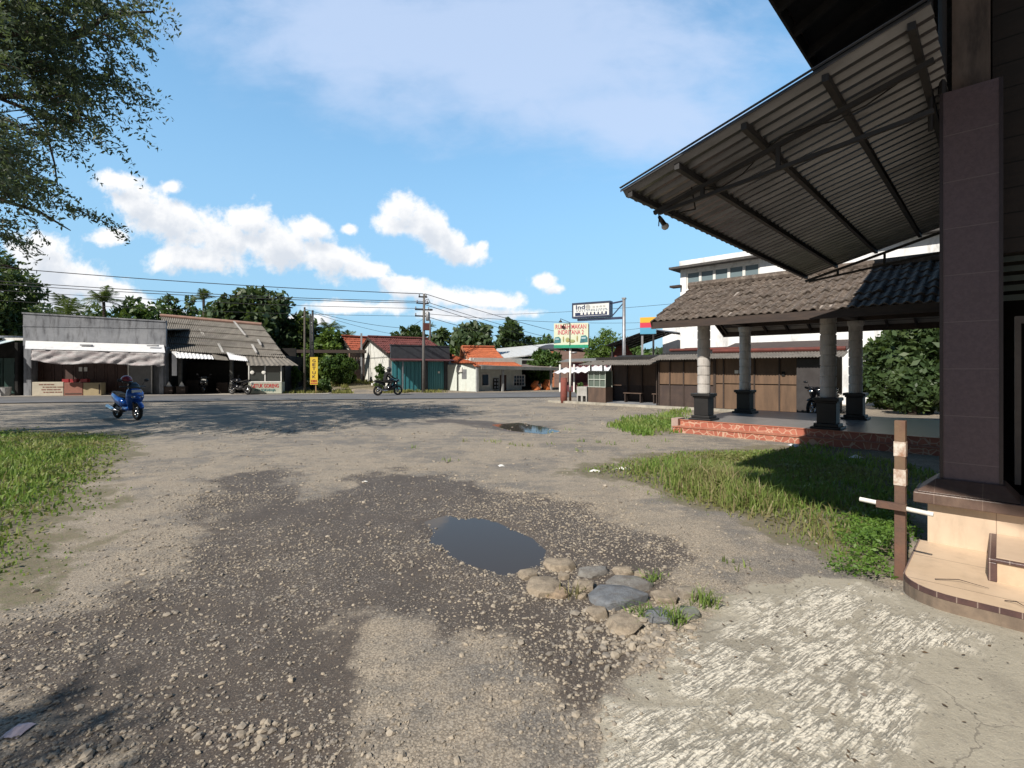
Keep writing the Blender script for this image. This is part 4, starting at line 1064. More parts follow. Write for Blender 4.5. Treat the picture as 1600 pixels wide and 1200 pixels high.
# ================================================================== white two storey building behind the stalls (same directions)
def at_u(px, u):                              # depth and m of the picture column px on the plane u
    dx = (px - CX) / F; Y = u / (dx * UX + UY); return Y, -dx * Y * UY + Y * UX
WU = 27.0
M_wallstain = mat('stained_white_wall', (.82, .83, .84), (.74, .75, .76), scale=.8, rough=.85, bump=.05, dirt=(.2, .19, .18), dirt_amt=.65, dirt_scale=.55, dirt_stretch=(1, 1, .3))
Yl, ml = at_u(1063, WU); Yr, mr = at_u(1480, WU)
wb = thing('white_building', 'tall white stained building with a band of upper windows behind the pavilion', 'building', W(WU, ml), R(-44))
def wz(px, py): return H - (py - HY) / F * at_u(px, WU)[0]
def wx_(px): return ml - at_u(px, WU)[1]
wid = ml - mr
zt = wz(1068, 421); zw1 = wz(1075, 424.5); zw0 = wz(1075, 452)
M_bluegl = glass_mat('bluish_window', (.16, .21, .23), .12)
k = MB()
k.box(0, wid, 0, .3, 0, zw0); k.box(0, .35, 0, .3, zw0, zw1); k.box(wx_(1187), wid, 0, .3, zw0, zw1); k.box(0, wid, 0, .3, zw1, zt)
k.box(0, .3, .3, 9, 0, zt); k.box(wid - .3, wid, .3, 9, 0, zt); k.box(.3, wid - .3, 8.7, 9, 0, zt)
k.build('wall', M_wallstain, wb)
k = MB(); k.box(-.45, wid + .3, -.5, 9.2, zt, zt + .12); k.build('roof_slab', mat('dark_slab_edge', (.10, .095, .09), (.06, .055, .055), rough=.9), wb)
k = MB(); k.box(.0, wid, -.12, 9, zt + .122, zt + .46); k.build('parapet', M_wallstain, wb)
xw0, xw1 = .36, wx_(1187) - .01; nw = 5
for i in range(nw):
    a = xw0 + (xw1 - xw0) * i / nw; b_ = xw0 + (xw1 - xw0) * (i + 1) / nw
    wn = MB()
    for (p, q, r_, s_) in ((a, a + .07, zw0, zw1), (b_ - .07, b_ - .002, zw0, zw1)): wn.box(p, q, .03, .12, r_, s_)
    wn.box(a + .07, b_ - .07, .03, .12, zw1 - .1, zw1 - .004); wn.box(a + .07, b_ - .07, .03, .12, zw0 + .004, zw0 + .08)
    w_ = wn.build('window', M_white, wb)
    MB().box(a + .07, b_ - .07, .07, .09, zw0 + .08, zw1 - .1).build('pane', M_bluegl, w_)
MB().box(-.5, .1, -.3, .2, wz(1063, 449), wz(1063, 446)).build('ledge', M_darkwood, wb)
MB().box(.3, wid - .3, .35, 8.6, zw0 - .3, zw0 - .2).build('floor_slab', M_dark, wb)
# lean-to metal awning at its left end and the low wall piece
aw = thing('metal_awning', 'dark framed metal awning sloping left from the white building', 'awning', W(WU - .3, ml), R(-44))
x0 = wx_(980) ; zA = wz(980, 543); zB = wz(1045, 519)
k = MB(); xb = wx_(1045)
for i in range(5):
    y = -1.6 + i * .6
    k.beam((x0, y, zA), (xb, y, zB), .06, .08); k.beam((xb, y, zB), (.02, y, zB - .15), .06, .08)
for i in range(6):
    t = i / 5; k.beam((x0 + (xb - x0) * t, -1.7, zA + (zB - zA) * t + .05), (x0 + (xb - x0) * t, .9, zA + (zB - zA) * t + .05), .05, .05)
k.build('frame', M_darksteel, aw)
k = MB(); k.slab((x0 - .2, -1.8, zA + .06), (xb, -1.8, zB + .08), (xb, 1.0, zB + .08), (x0 - .2, 1.0, zA + .06), .02); k.slab((xb, -1.8, zB + .08), (.0, -1.8, zB - .08), (.0, 1.0, zB - .08), (xb, 1.0, zB + .08), .02)
k.build('sheet', mat('grey_awning_sheet', (.12, .12, .125), (.09, .09, .095), rough=.5, metal=.4), aw)
for x in (x0 + .1, xb): MB().box(x, x + .08, -1.6, -1.52, 0, zA if x < xb else zB).build('post', M_darksteel, aw)
lw_ = thing('annex_wall', 'low white stained annex wall left of the white building', 'wall', W(WU + 1.2, ml), R(-44))
MB().box(wx_(1020), -.02, 0, .25, 0, wz(1020, 508)).build('wall', M_wallstain, lw_)
# striped box sign on the white building
sg = P(1000, 522, 26.0)
bs = thing('striped_sign', 'box sign striped yellow red and blue left of the pavilion roof', 'sign', sg, R(-20))
wS = 24 / F * 26; hS = 26 / F * 26
for i, (c, nm) in enumerate((((.10, .35, .55), 'blue_stripe'), ((.62, .05, .09), 'red_stripe'), ((.75, .42, .04), 'yellow_stripe'))):
    z0 = [0, .38, .68][i] * hS; z1 = [.38, .68, 1][i] * hS
    MB().box(0, wS, 0, .3, z0, z1 - .004).build(nm, mat('sign_' + nm, c, c, rough=.4, bump=0), bs)
MB().beam((.1, .15, -sg.z), (.1, .15, -.01), .1, .1).build('post', M_steel, bs)
# ================================================================== far row across the road
M_brownbrick = mat('brown_brick', (.26, .17, .125), (.19, .125, .095), scale=6, rough=.9, bump=.3, dirt=(.1, .08, .07), dirt_amt=.4)
def tile_mat(name, c1, c2, moss):
    return mat(name, c1, c2, scale=2.2, rough=.85, bump=.4, dirt=moss, dirt_amt=.55, dirt_scale=1.5, dirt_stretch=(1, 1, 1))
M_orange = tile_mat('orange_roof_tile', (.52, .16, .075), (.40, .12, .06), (.16, .07, .045))
M_maroon = tile_mat('maroon_roof_tile', (.15, .05, .045), (.11, .04, .038), (.06, .03, .03))
M_asbroof = mat('old_fibre_cement_roof', (.20, .185, .165), (.14, .13, .115), scale=1.2, rough=.95, bump=.3, dirt=(.33, .31, .28), dirt_amt=.5, dirt_scale=1.1, dirt_stretch=(1, .3, .3))

# --- green kiosk at the left edge
f = Face(-75, 29.8, 27, 30.4)
o = thing('green_kiosk', 'dark green kiosk with white edged awning at the far left', 'kiosk', f.o, f.rot)
k = MB(); k.box(0, f.w, 1.4, 1.6, 0, 3.3); k.box(f.w, f.w + .15, -.2, 1.6, 0, 3.2); k.box(-.15, 0, -.2, 1.6, 0, 3.2); k.build('wall', M_dark, o)
M_greendoor = mat('dark_green_door', (.02, .06, .05), (.015, .045, .038), rough=.5)
for i in range(4):
    d = MB(); x = .2 + i * (f.w - .3) / 4; w_ = (f.w - .3) / 4 - .05
    d.box(x, x + w_, 1.3, 1.38, .1, 2.3)
    for z in (.3, 1.3): d.box(x + .12, x + w_ - .12, 1.27, 1.3, z, z + .75)
    d.build('shutter', M_greendoor, o)
M_awnblue = mat('pale_blue_awning', (.62, .72, .74), (.5, .6, .62), rough=.6)
aw_ = MB(); aw_.slab((-.2, -1.5, 2.95), (f.w - .25, -1.5, 2.95), (f.w - .25, .2, 3.35), (-.2, .2, 3.35), .03); aw_.box(-.2, f.w - .25, -1.53, -1.49, 2.72, 2.95)
aw_.build('awning', M_awnblue, o)
k = MB(); k.slab((-.2, -.6, 3.55), (f.w - .9, -.6, 3.55), (f.w - .9, 1.8, 3.7), (-.2, 1.8, 3.7), .12); k.box(f.w - .9, f.w + .6, .2, .4, 3.35, 3.5); k.build('roof', M_white, o)
for i, x in enumerate((f.w - 1.35, f.w - .4)):
    c = MB(); c.lathe([(.22, 0), (.27, .5), (.29, .52), (.0, .53)], (0, 0, 0), 14)
    cc = c.build('tub', mat('greyish_white_tub', (.4, .4, .4), rough=.5)); cc.location = f.wp(x, -.3, .02)
    tag(cc, ('whitish plastic tub before the green shutters', 'whitish plastic tub by the kiosk corner post')[i], 'tub', 'tubs in front of the green kiosk')
ty = MB()
for k in range(1):
    pts = [(.26 * math.cos(a), 0, .26 + .26 * math.sin(a)) for a in np.linspace(0, 2 * math.pi, 20)]
    ty.tube(pts, .08, 8)
o2 = ty.build('tyre', mat('dusty_tyre', (.16, .16, .16), rough=.9), None, True); o2.location = f.wp(f.w - .85, -.75, .08); o2.rotation_euler = (R(-15), 0, f.rot)
tag(o2, 'dusty pale tyre standing between the two tubs', 'tyre')

# --- shop with grey concrete parapet
f = Face(36, 30.3, 259, 31.9)
o = thing('parapet_shop', 'shop with a stained grey concrete parapet and dark folding doors', 'shop', f.o, f.rot)
zl = f.at(36, 490)[1]; zr = f.at(259, 503)[1]; zb = f.at(150, 541)[1]
k = MB(); k.hexa([(0, 0, zb), (f.w, 0, zb), (f.w, .18, zb), (0, .18, zb), (0, 0, zl), (f.w, 0, zr), (f.w, .18, zr), (0, .18, zl)])
pa = k.build('parapet', M_concrete, o)
k = MB(); k.hexa([(-.04, -.05, zl - .002), (f.w, -.05, zr - .002), (f.w, .24, zr - .002), (-.04, .24, zl - .002), (-.04, -.05, zl + .08), (f.w, -.05, zr + .08), (f.w, .24, zr + .08), (-.04, .24, zl + .08)])
k.box(0, f.w, -.03, 0, zr - .42, zr - .36)
k.build('coping', M_concrete, pa)
k = MB(); k.box(0, .25, .05, 8, 0, zb); k.box(f.w - .25, f.w, .05, 8, 0, zb); k.box(.25, f.w - .25, 1.0, 1.2, 0, zb); k.box(0, f.w, 7.8, 8, 0, zr); k.build('wall', M_concrete, o)
k = MB(); k.slab((0, .3, zr - .4), (f.w, .3, zr - .4), (f.w, 8, zr + .2), (0, 8, zr + .2), .08); k.build('roof', M_asbroof, o)
x0, x1_ = f.at(52, 600, .9)[0], f.at(200, 600, .9)[0]
nd = 9
for i in range(nd):
    a = x0 + (x1_ - x0) * i / nd; b_ = x0 + (x1_ - x0) * (i + 1) / nd
    d = MB(); d.box(a + .01, b_ - .01, .86, .95, .12, 2.45)
    for z in (.25, .95, 1.65): d.box(a + .14, b_ - .14, .83, .86, z, z + .55)
    d.build('folding_door', M_browndoor, o)
sh = MB(); a, b_ = f.at(201, 600, .9)[0], f.at(239, 600, .9)[0]
for i in range(20): sh.box(a + .05, b_ - .05, .84, .9 - (i % 2) * .02, .1 + i * .095, .19 + i * .095)
so_ = sh.build('roller_shutter', mat('grey_roller_shutter', (.20, .20, .205), (.16, .16, .165), rough=.5, metal=.3), o)
k = MB(); k.box(a, a + .06, .78, .84, .05, 2.1); k.box(b_ - .06, b_, .78, .84, .05, 2.1); k.box(a, b_, .78, .84, 2.1, 2.17); k.build('shutter_frame', M_white, so_)
for px in (126, 134):
    x, z = f.at(px, 577, .82); MB().box(x - .09, x + .09, .80, .82, z - .13, z + .13).build('notice', M_paper, o)
for px in (47, 253):
    x = f.at(px, 600)[0]; MB().box(x - .12, x + .12, -.1, .1, 0, zb).build('pillar', M_concrete, o)
# awning
za1 = f.at(60, 533)[1]; ze = f.at(60, 545, -1.5)[1]; zer = f.at(255, 551, -1.5)[1]
k = MB(); k.slab((f.at(39, 543, -1.7)[0], -1.7, ze), (f.at(258, 551, -1.7)[0], -1.7, zer), (f.w - .1, -.03, zb + .12), (.15, -.03, zb + .30), .025)
k.build('awning', M_whitesheet, o)
k = MB()
for px in (130, 235):
    x = f.at(px, 548, -1.2)[0]; k.box(x - .28, x + .28, -1.0, -.75, ze + .22, ze + .30)
k.build('awning_patch', M_steel, o)
# crumpled tarpaulin hanging along the awning edge
xl, xr = f.at(50, 550, -1.62)[0], f.at(258, 556, -1.62)[0]
n = 70; mrow = 12; V = []; 
for j in range(mrow):
    for i in range(n):
        t = i / (n - 1); s_ = j / (mrow - 1)
        drop = (.58 + .2 * math.sin(t * math.pi) + .1 * math.sin(t * 9)) * s_
        if t > .93: drop *= 1.15
        zz = ze - .06 + (zer - ze) * t - drop
        yy = -1.66 + .05 * math.sin(t * 47 + s_ * 9 + 3 * math.sin(t * 11)) * (s_ + .15) + .12 * (vnoise(np.array([t * 25]), np.array([s_ * 4 + t * 12]), 3)[0] - .5)
        V.append((xl + (xr - xl) * t, yy, zz))
idx = np.arange(n * mrow).reshape(mrow, n)
fq = np.stack([idx[:-1, :-1].ravel(), idx[:-1, 1:].ravel(), idx[1:, 1:].ravel(), idx[1:, :-1].ravel()], 1)
M_tarp = mat('faded_tarpaulin', (.33, .28, .29), (.40, .40, .41), scale=1.2, stretch=(1.2, 1, 5), rough=.55, bump=.6, bdist=.05, dirt=(.52, .5, .5), dirt_amt=.7, dirt_scale=1.0, dirt_stretch=(.6, 1, 7))
tp = np_mesh('tarpaulin', V, fq, M_tarp, None, True); tp.location = f.o; tp.rotation_euler = (0, 0, f.rot)
md = tp.modifiers.new('thick', 'SOLIDIFY'); md.thickness = .012
tag(tp, 'crumpled faded tarpaulin hanging under the white awning of the parapet shop', 'tarpaulin')
# boards on the ground
def board(px0, py0, px1, py1, name, lab, m, depth=.35, y=-.6):
    x0, z1 = f.at(px0, py0, y); x1_, z0 = f.at(px1, py1, y)
    t_ = thing(name, lab, name.replace('_', ' '), f.wp(x0, y), f.rot)
    MB().box(0, x1_ - x0, 0, depth, .02, z1).build('panel', m, t_, bevel=.02)
    return t_, x1_ - x0, z1
M_cream = mat('cream_board', (.5, .45, .36), (.43, .39, .31), rough=.7)
t_, w_, h_ = board(50, 597, 99, 617, 'signboard', 'cream signboard with faded reddish lines on the pavement', M_cream)
for j, (a, b_) in enumerate(((.22, .70), (.34, .9), (.3, .82), (.36, .88))):
    k = MB(); z = h_ * (.82 - j * .18); x = w_ * a
    rr = random.Random(j)
    while x < w_ * b_:
        l = rr.uniform(.06, .22); k.box(x, x + l, -.012, -.002, z - .025, z + .03); x += l + rr.uniform(.02, .06)
    k.build('faded_lettering', mat('faded_red_ink', (.25, .12, .09), rough=.8), t_)
t_, w_, h_ = board(100, 598, 129, 617, 'crate', 'terracotta coloured chest next to the cream signboard', mat('terracotta_panel', (.28, .12, .085), (.23, .1, .075), rough=.7), .5)
MB().box(.05, w_ - .05, -.015, 0, .1, .16).build('rail', M_darkwood, t_)
t_, w_, h_ = board(130, 598, 158, 617, 'crate', 'yellowish chest right of the terracotta chest', mat('yellowish_panel', (.36, .29, .17), (.31, .25, .15), rough=.7), .5)
MB().box(w_ - .12, w_ - .06, -.015, 0, .12, h_ - .1).build('rail', M_darkwood, t_)
for i, px in enumerate((112, 124, 140)):
    x, z = f.at(px, 597, .1); k = MB(); w_ = .34
    k.box(0, w_, 0, .3, 0, .02); k.box(0, w_, 0, .02, .02, .2); k.box(0, w_, .28, .3, .02, .2); k.box(0, .02, .02, .28, .02, .2); k.box(w_ - .02, w_, .02, .28, .02, .2)
    c = k.build('basket', M_red); c.location = f.wp(x - w_ / 2, -.5, f.at(112, 598, -.6)[1] + .02); c.rotation_euler = (0, 0, f.rot)
    tag(c, ('red plastic basket on the terracotta chest, left one', 'red plastic basket on the terracotta chest, right one', 'red plastic basket on the yellowish chest')[i], 'basket')

# --- fried getuk shop with the big fibre cement roof
f = Face(262, 32.3, 441, 33.4)
o = thing('getuk_shop', 'open dark shop under a large grey fibre cement roof', 'shop', f.o, f.rot)
zE = f.at(300, 552, 0)[1]; 
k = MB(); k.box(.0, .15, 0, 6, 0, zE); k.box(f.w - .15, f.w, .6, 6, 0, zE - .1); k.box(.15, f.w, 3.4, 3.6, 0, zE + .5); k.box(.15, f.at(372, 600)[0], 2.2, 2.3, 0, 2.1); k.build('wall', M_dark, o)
for px in (282, 362): 
    x = f.at(px, 600, .2)[0]; MB().box(x - .09, x + .09, .1, .28, 0, zE).build('pillar', mat('grey_pillar', (.12, .12, .115), rough=.9), o)
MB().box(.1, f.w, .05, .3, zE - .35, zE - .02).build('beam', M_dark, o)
# main roof plane
def roofpt(px, py, y): x, z = f.at(px, py, y); return (x, y, z)
A_ = roofpt(251, 494, 5.2); B_ = roofpt(409, 508, 5.2); C_ = roofpt(447, 559, -.3); D_ = roofpt(264, 548, -.3)
def quad_sheet(name, m, parent, a, b, c, d, nx, ny, amp, thick, waves, seed=0, step=.0):
    r6 = np.random.default_rng(seed); a, b, c, d = (np.array(q, float) for q in (a, b, c, d))
    s_ = np.linspace(0, 1, nx * waves + 1); 
    rows = []
    nn = np.cross(b - a, d - a); nn /= np.linalg.norm(nn); nn = nn if nn[2] > 0 else -nn
    for j in range(ny):
        for e in (0, 1):
            t = (j + e) / ny
            p = (a + (b - a) * s_[:, None]) * (1 - t) + (d + (c - d) * s_[:, None]) * t
            rows.append(p + nn * (amp * np.sin(s_ * nx * 2 * np.pi) + step * (e * 2 - 1))[:, None])
    top = np.concatenate(rows); n = len(top); W_ = len(s_); Hh = len(rows)
    v = np.concatenate([top, top - nn * thick]); idx = np.arange(n).reshape(Hh, W_)
    q = np.stack([idx[:-1, :-1].ravel(), idx[:-1, 1:].ravel(), idx[1:, 1:].ravel(), idx[1:, :-1].ravel()], 1)
    def rim(e): return np.stack([e[:-1], e[1:], e[1:] + n, e[:-1] + n], 1)
    return np_mesh(name, v, np.concatenate([q[:, ::-1], q + n, rim(idx[0]), rim(idx[-1][::-1]), rim(idx[:, 0][::-1]), rim(idx[:, -1])]), m, parent)
rf_ = quad_sheet('roof', M_asbroof, o, A_, B_, C_, D_, 55, 5, .03, .02, 6, 3, .03)
k = MB(); k.tube([Vector(A_) + Vector((0, 0, .06)), Vector(B_) + Vector((0, 0, .06))], .12, 8); k.build('ridge_cap', mat('faded_terracotta_ridge', (.32, .20, .16), (.25, .16, .13), rough=.9), rf_)
k = MB()
for (p, q) in (((366, 504), (384, 526)), ((342, 539), (349, 553)), ((403, 532), (408, 541)), ((394, 540), (401, 553)), ((313, 516), (320, 528))):
    def on(px, py):
        t = (py - 500) / 55
        return Vector(roofpt(px, py, 5.2 - 5.5 * min(max((py - 500) / 54, 0), 1))) + Vector((0, -.05, .09))
    k.beam(on(*p), on(*q), .14, .02)
k.build('roof_repair', mat('pale_cement_repair', (.5, .48, .45), rough=.9), rf_)
k = MB(); k.slab(A_, B_, (B_[0] + .5, 10, zE), (A_[0], 10, zE), .03); k.build('back_roof', M_asbroof, o)
# patched front eave of separate sheets
eav = [(271, 551, 331, 561, 'w'), (331, 555, 354, 563, 'g'), (354, 553, 384, 564, 'w'), (384, 558, 448, 571, 'g')]
for (a, b1, c, d1, kind) in eav:
    p0 = roofpt(a, b1 - 3, -.15); p1 = roofpt(c, b1 + (d1 - b1) * .35, -.15); p2 = roofpt(c + 3, d1, -1.0); p3 = roofpt(a + 5, b1 + (d1 - b1) * .8, -1.0)
    if a == 384: p1 = roofpt(446, 558, -.15); p2 = roofpt(466, 571, -1.2); p3 = roofpt(386, 571, -1.2)
    quad_sheet('eave_sheet', M_whitesheet if kind == 'w' else M_asbroof, o, p0, p1, p2, p3, 10, 1, .02, .015, 6, a)
x, z0 = f.at(269, 590, -.4); x1_, z1 = f.at(277, 549, -.4)
f.rect(MB(), 268.5, 549, 276, 587, -.5, -.46).build('side_flap', M_whitesheet, o)
# inside: shelves, sacks, trestle
for i, (px, w_, h_, lab) in enumerate(((292, .8, .9, 'dark crate stacked inside the open getuk shop by the left pillar'), (340, .7, .75, 'dark crate inside the open getuk shop near the right pillar'), (303, .6, .55, 'low dark crate in the middle of the open getuk shop'))):
    x = f.at(px, 600, 1.2)[0]; k = MB()
    for j in range(4): k.box(0, w_, 0, .04, j * h_ / 4 + .01, (j + .75) * h_ / 4)
    k.box(.02, w_ - .02, .045, .5, 0, h_ - .02)
    c = k.build('crate', M_darkwood); c.location = f.wp(x, 1.0); c.rotation_euler = (0, 0, f.rot); tag(c, lab, 'crate')
for i, px in enumerate((264, 284)):
    x = f.at(px, 606, -.3)[0]; k = MB(); k.prism([(-.16, 0), (.16, 0), (0, .32)], 0, .1)
    c = k.build('folded_sign', M_paper); c.location = f.wp(x, -.35, .5); c.rotation_euler = (0, 0, f.rot); tag(c, ('small white triangular card on the left box outside the dark shop', 'small white triangular card on the right box outside the dark shop')[i], 'card')
    k = MB(); k.box(-.26, .26, 0, .4, 0, .46); k.box(-.28, .28, -.02, .42, .46, .497)
    c = k.build('box', M_darkwood); c.location = f.wp(x, -.45, .02); c.rotation_euler = (0, 0, f.rot); tag(c, ('dark box under the left white card', 'dark box under the right white card')[i], 'box')
# food cart with lettering
x0, z1 = f.at(388, 572, -.9); x1_, z0 = f.at(440, 616, -.9); zc = f.at(410, 597, -.9)[1]; cwid = x1_ - x0
ct = thing('food_cart', 'glass fronted food cart lettered for fried getuk beside the dark motorcycle', 'food cart', f.wp(x0, -.9), f.rot)
MB().box(0, cwid, 0, .7, .05, zc).build('base', mat('pale_green_panel', (.42, .44, .36), (.36, .38, .31), rough=.6), ct)
MB().box(.03, cwid - .03, .03, .66, zc + .005, z1 - .05).build('glass', glass_mat('cart_glass', (.035, .04, .038)), ct)
k = MB()
for x in (0, cwid / 2 - .03, cwid - .06): k.box(x, x + .06, -.012, .03, zc, z1)
k.box(0, cwid, -.012, .03, z1, z1 + .08); k.box(0, cwid, -.014, .03, zc - .02, zc + .05); k.build('frame', M_white, ct)
text('lettering', 'GETUK GORENG', M_ink_red, ct, .18, cwid - .18, zc * .54, zc * .86, -.002, .012, .02)
text('lettering', 'ASLI SOKARAJA', mat('teal_ink', (.03, .16, .17), rough=.6), ct, .35, cwid - .35, zc * .18, zc * .46, -.002, .012, .02)
for (px, py) in ((394, 582), (412, 582)):
    x, z = f.at(px, py, -.94); b = MB(); b.ell((x - x0, -.03, z), (.13, .03, .12), 8, 6); b.build('hanging_packet', M_paper, ct)

# --- tall yellow banner sign
yb = P(484.5, 612, 33); w_ = 11.5 / F * 33; z0 = P(490, 601, 33).z; z1 = P(490, 558, 33).z
bn = thing('banner_sign', 'tall yellow vertical getuk sign on a wooden stake by the road', 'sign', (yb.x, yb.y, 0), R(8))
pn = MB().box(0, w_, 0, .04, z0, z1).build('panel', mat('yellow_board', (.72, .50, .05), (.66, .46, .05), rough=.5, bump=.02), bn)
for i, ch in enumerate('GETUK'):
    zz = z1 - .10 - (z1 - z0) * .145 * (i + 1) + .03
    text('lettering', ch, mat('purple_ink', (.06, .02, .05), rough=.6), pn, w_ * .3, w_ * .7, zz, zz + (z1 - z0) * .105, -.002, .012, .01)
text('lettering', 'GORENG', M_ink_red, pn, w_ * .1, w_ * .9, z0 + .16, z0 + .32, -.002, .012, .01)
MB().box(.03, w_ - .03, -.012, -.003, z0 + .06, z0 + .11).build('red_line', M_ink_red, pn)
MB().beam((w_ * .72, .07, -.2), (w_ * .72, .07, z1 - .2), .05, .05).build('stake', mat('raw_stake', (.42, .27, .14), rough=.8), bn)

# --- poles
def pole(px, py_top, Y, r0, lab, name='pole', m=None, lean=0):
    b = P(px, 577, Y); h = P(px, py_top, Y).z
    k = MB(); k.tube([(0, 0, -.2), (lean * .5, 0, h * .5), (lean, 0, h)], [r0, r0 * .85, r0 * .7], 10)
    c = k.build(name, m or mat('weathered_pole', (.13, .115, .10), (.09, .08, .07), rough=.9), None, True); c.location = (b.x, b.y, float(ground_z([b.x], [b.y])[0])); tag(c, lab, 'pole'); return c
pole(476, 480, 33.6, .08, 'slim grey pole left of the yellow banner sign')
pole(488.5, 488, 35.5, .10, 'dark pole behind the yellow banner sign, taller of the pair', m=M_darksteel)
pole(485, 495, 36.2, .06, 'short dark pole just left of the taller pole behind the yellow banner', m=M_darksteel)
# dark overhead beam and posts (old gateway)
gt = thing('gateway', 'dark timber gateway with flat beam before the brown brick house', 'gateway', P(462, 577, 39), R(6)); gt.location.z = 0
wg = (568 - 462) / F * 39
k = MB(); zg = P(500, 549, 39).z; k.box(0, wg, -.3, .5, zg - .12, zg + .12); k.build('beam', M_darkwood, gt)
for px in (466, 563):
    x = (px - 462) / F * 39; MB().box(x, x + .18, 0, .18, 0, zg - .12).build('post', M_darkwood, gt)
MB().box(wg - .35, wg - .22, -.06, 0, .2, P(560, 520, 39).z).build('pale_post', M_steel, gt)

# --- house helpers
def gable_house(f, depth, ridge_y, z_eave, z_back, z_ridge, m_wall, m_roof, o, over=.35, nw=40, rows=8):
    k = MB()
    k.box(0, f.w, 0, .2, -.3, z_eave); k.box(0, f.w, depth - .2, depth, -.3, z_back)
    for x in (0, f.w - .2):
        k.prism([(0, 0)], 0, 0) if False else None
        pts = [(0, -.3), (depth, -.3), (depth, z_back), (ridge_y, z_ridge), (0, z_eave)]
        n = len(pts); vs = [(x, y, z) for y, z in pts] + [(x + .2, y, z) for y, z in pts]
        k._add(vs, [tuple(range(n)), tuple(reversed(range(n, 2 * n)))] + [(i, (i + 1) % n, (i + 1) % n + n, i + n) for i in range(n)])
    k.build('wall', m_wall, o)
    s1_ = (z_ridge - z_eave) / ridge_y; s2_ = (z_ridge - z_back) / (depth - ridge_y)
    r_ = wave_sheet('roof', m_roof, o, (-over, ridge_y, z_ridge + .08), (f.w + 2 * over, 0, 0), (0, -ridge_y - over, -(z_ridge - z_eave) - s1_ * over), nw, .035, rows, .02, .06, .01)
    wave_sheet('roof', m_roof, o, (-over, ridge_y, z_ridge + .08), (f.w + 2 * over, 0, 0), (0, depth - ridge_y + over, -(z_ridge - z_back) - s2_ * over), nw, .035, rows, .02, .06, .01)
    k = MB(); k.tube([(-over, ridge_y, z_ridge + .14), (f.w + over, ridge_y, z_ridge + .14)], .11, 8); k.build('ridge_cap', m_roof, r_)
    k = MB()
    for x in (-over, f.w + over):
        k.beam((x, -over, z_eave - s1_ * over - .02), (x, ridge_y, z_ridge - .02), .05, .18); k.beam((x, depth + over, z_back - s2_ * over - .02), (x, ridge_y, z_ridge - .02), .05, .18)
    k.build('barge_board', M_darkwood, r_)
    return r_

# --- teal shutter shop with white gable
f = Face(608, 36.0, 700, 38.5)
o = thing('teal_shop', 'white gabled shop with teal folding shutters under a dark grey parapet', 'shop', f.o, f.rot)
M_wblock = mat('whitewashed_block', (.70, .70, .66), (.60, .60, .56), scale=2.5, rough=.9, bump=.25, dirt=(.3, .29, .26), dirt_amt=.55, dirt_scale=1.6, lines=(2, .42, .035, (.48, .47, .44)))
gable_house(f, 6.4, 4.3, 2.75, 3.25, 4.02, M_wblock, M_maroon, o, .22, 28, 7)
zt = f.at(612, 539.5, -.25)[1]; z0 = f.at(612, 560, -.25)[1]
M_dgrey = mat('dark_grey_parapet', (.075, .082, .095), (.06, .066, .077), rough=.8, dirt=(.04, .04, .045), dirt_amt=.5)
xe = f.w
k = MB(); k.box(.02, xe, -.3, -.12, z0, zt); k.box(-.02, xe + .04, -.33, -.08, zt, zt + .06); k.build('parapet', M_dgrey, o)
k = MB(); k.slab((.0, -1.15, z0 - .12), (xe + .1, -1.15, z0 - .12), (xe + .1, -.1, z0 + .02), (0, -.1, z0 + .02), .05); k.build('porch_roof', mat('maroon_sheet', (.14, .05, .055), (.10, .04, .045), rough=.6), o)
M_teal = mat('teal_shutter', (.06, .27, .31), (.048, .22, .26), scale=1.0, stretch=(6, 1, .2), rough=.45, bump=.05, dirt=(.02, .09, .11), dirt_amt=.4, dirt_stretch=(6, 1, .1))
def shutter(xa, xb, par):
    k = MB(); n_ = 14
    for i in range(n_):
        a = xa + (xb - xa) * i / n_; b_ = xa + (xb - xa) * (i + 1) / n_
        k.box(a + .004, b_ - .004, -.10 - (i % 2) * .035, -.03, .02, z0 - .22)
    return k.build('folding_shutter', M_teal, par)
shutter(f.at(612, 600)[0], f.at(657, 600)[0], o); shutter(f.at(668, 600)[0], f.at(692, 600)[0], o)
k = MB(); a, b_ = f.at(657, 600)[0] + .03, f.at(667, 600)[0]; k.box(a, b_, -.14, -.01, 0, z0 - .1); k.box(f.at(693, 600)[0], xe, -.14, -.01, 0, z0 - .1); k.build('pillar', M_dgrey, o)
for px in (609, 629.5):
    x = f.at(px, 600, -1.0)[0]; MB().box(x - .04, x + .04, -1.02, -.94, 0, z0 - .14).build('post', M_steel, o)
MB().box(xe - .9, xe - .75, -.16, -.14, 1.3, 1.45).build('sticker', M_paper, o)
MB().tube([(.25, 3.2, 3.9), (.25, 3.2, .4)], .03, 6) 
k = MB(); k.box(-.03, 0, 4.3, 4.42, .3, 3.9); k.box(-.03, 0, .05, 6.3, 2.45, 2.53); k.build('concrete_frame', mat('grey_concrete_strip', (.42, .42, .4), rough=.9), o)

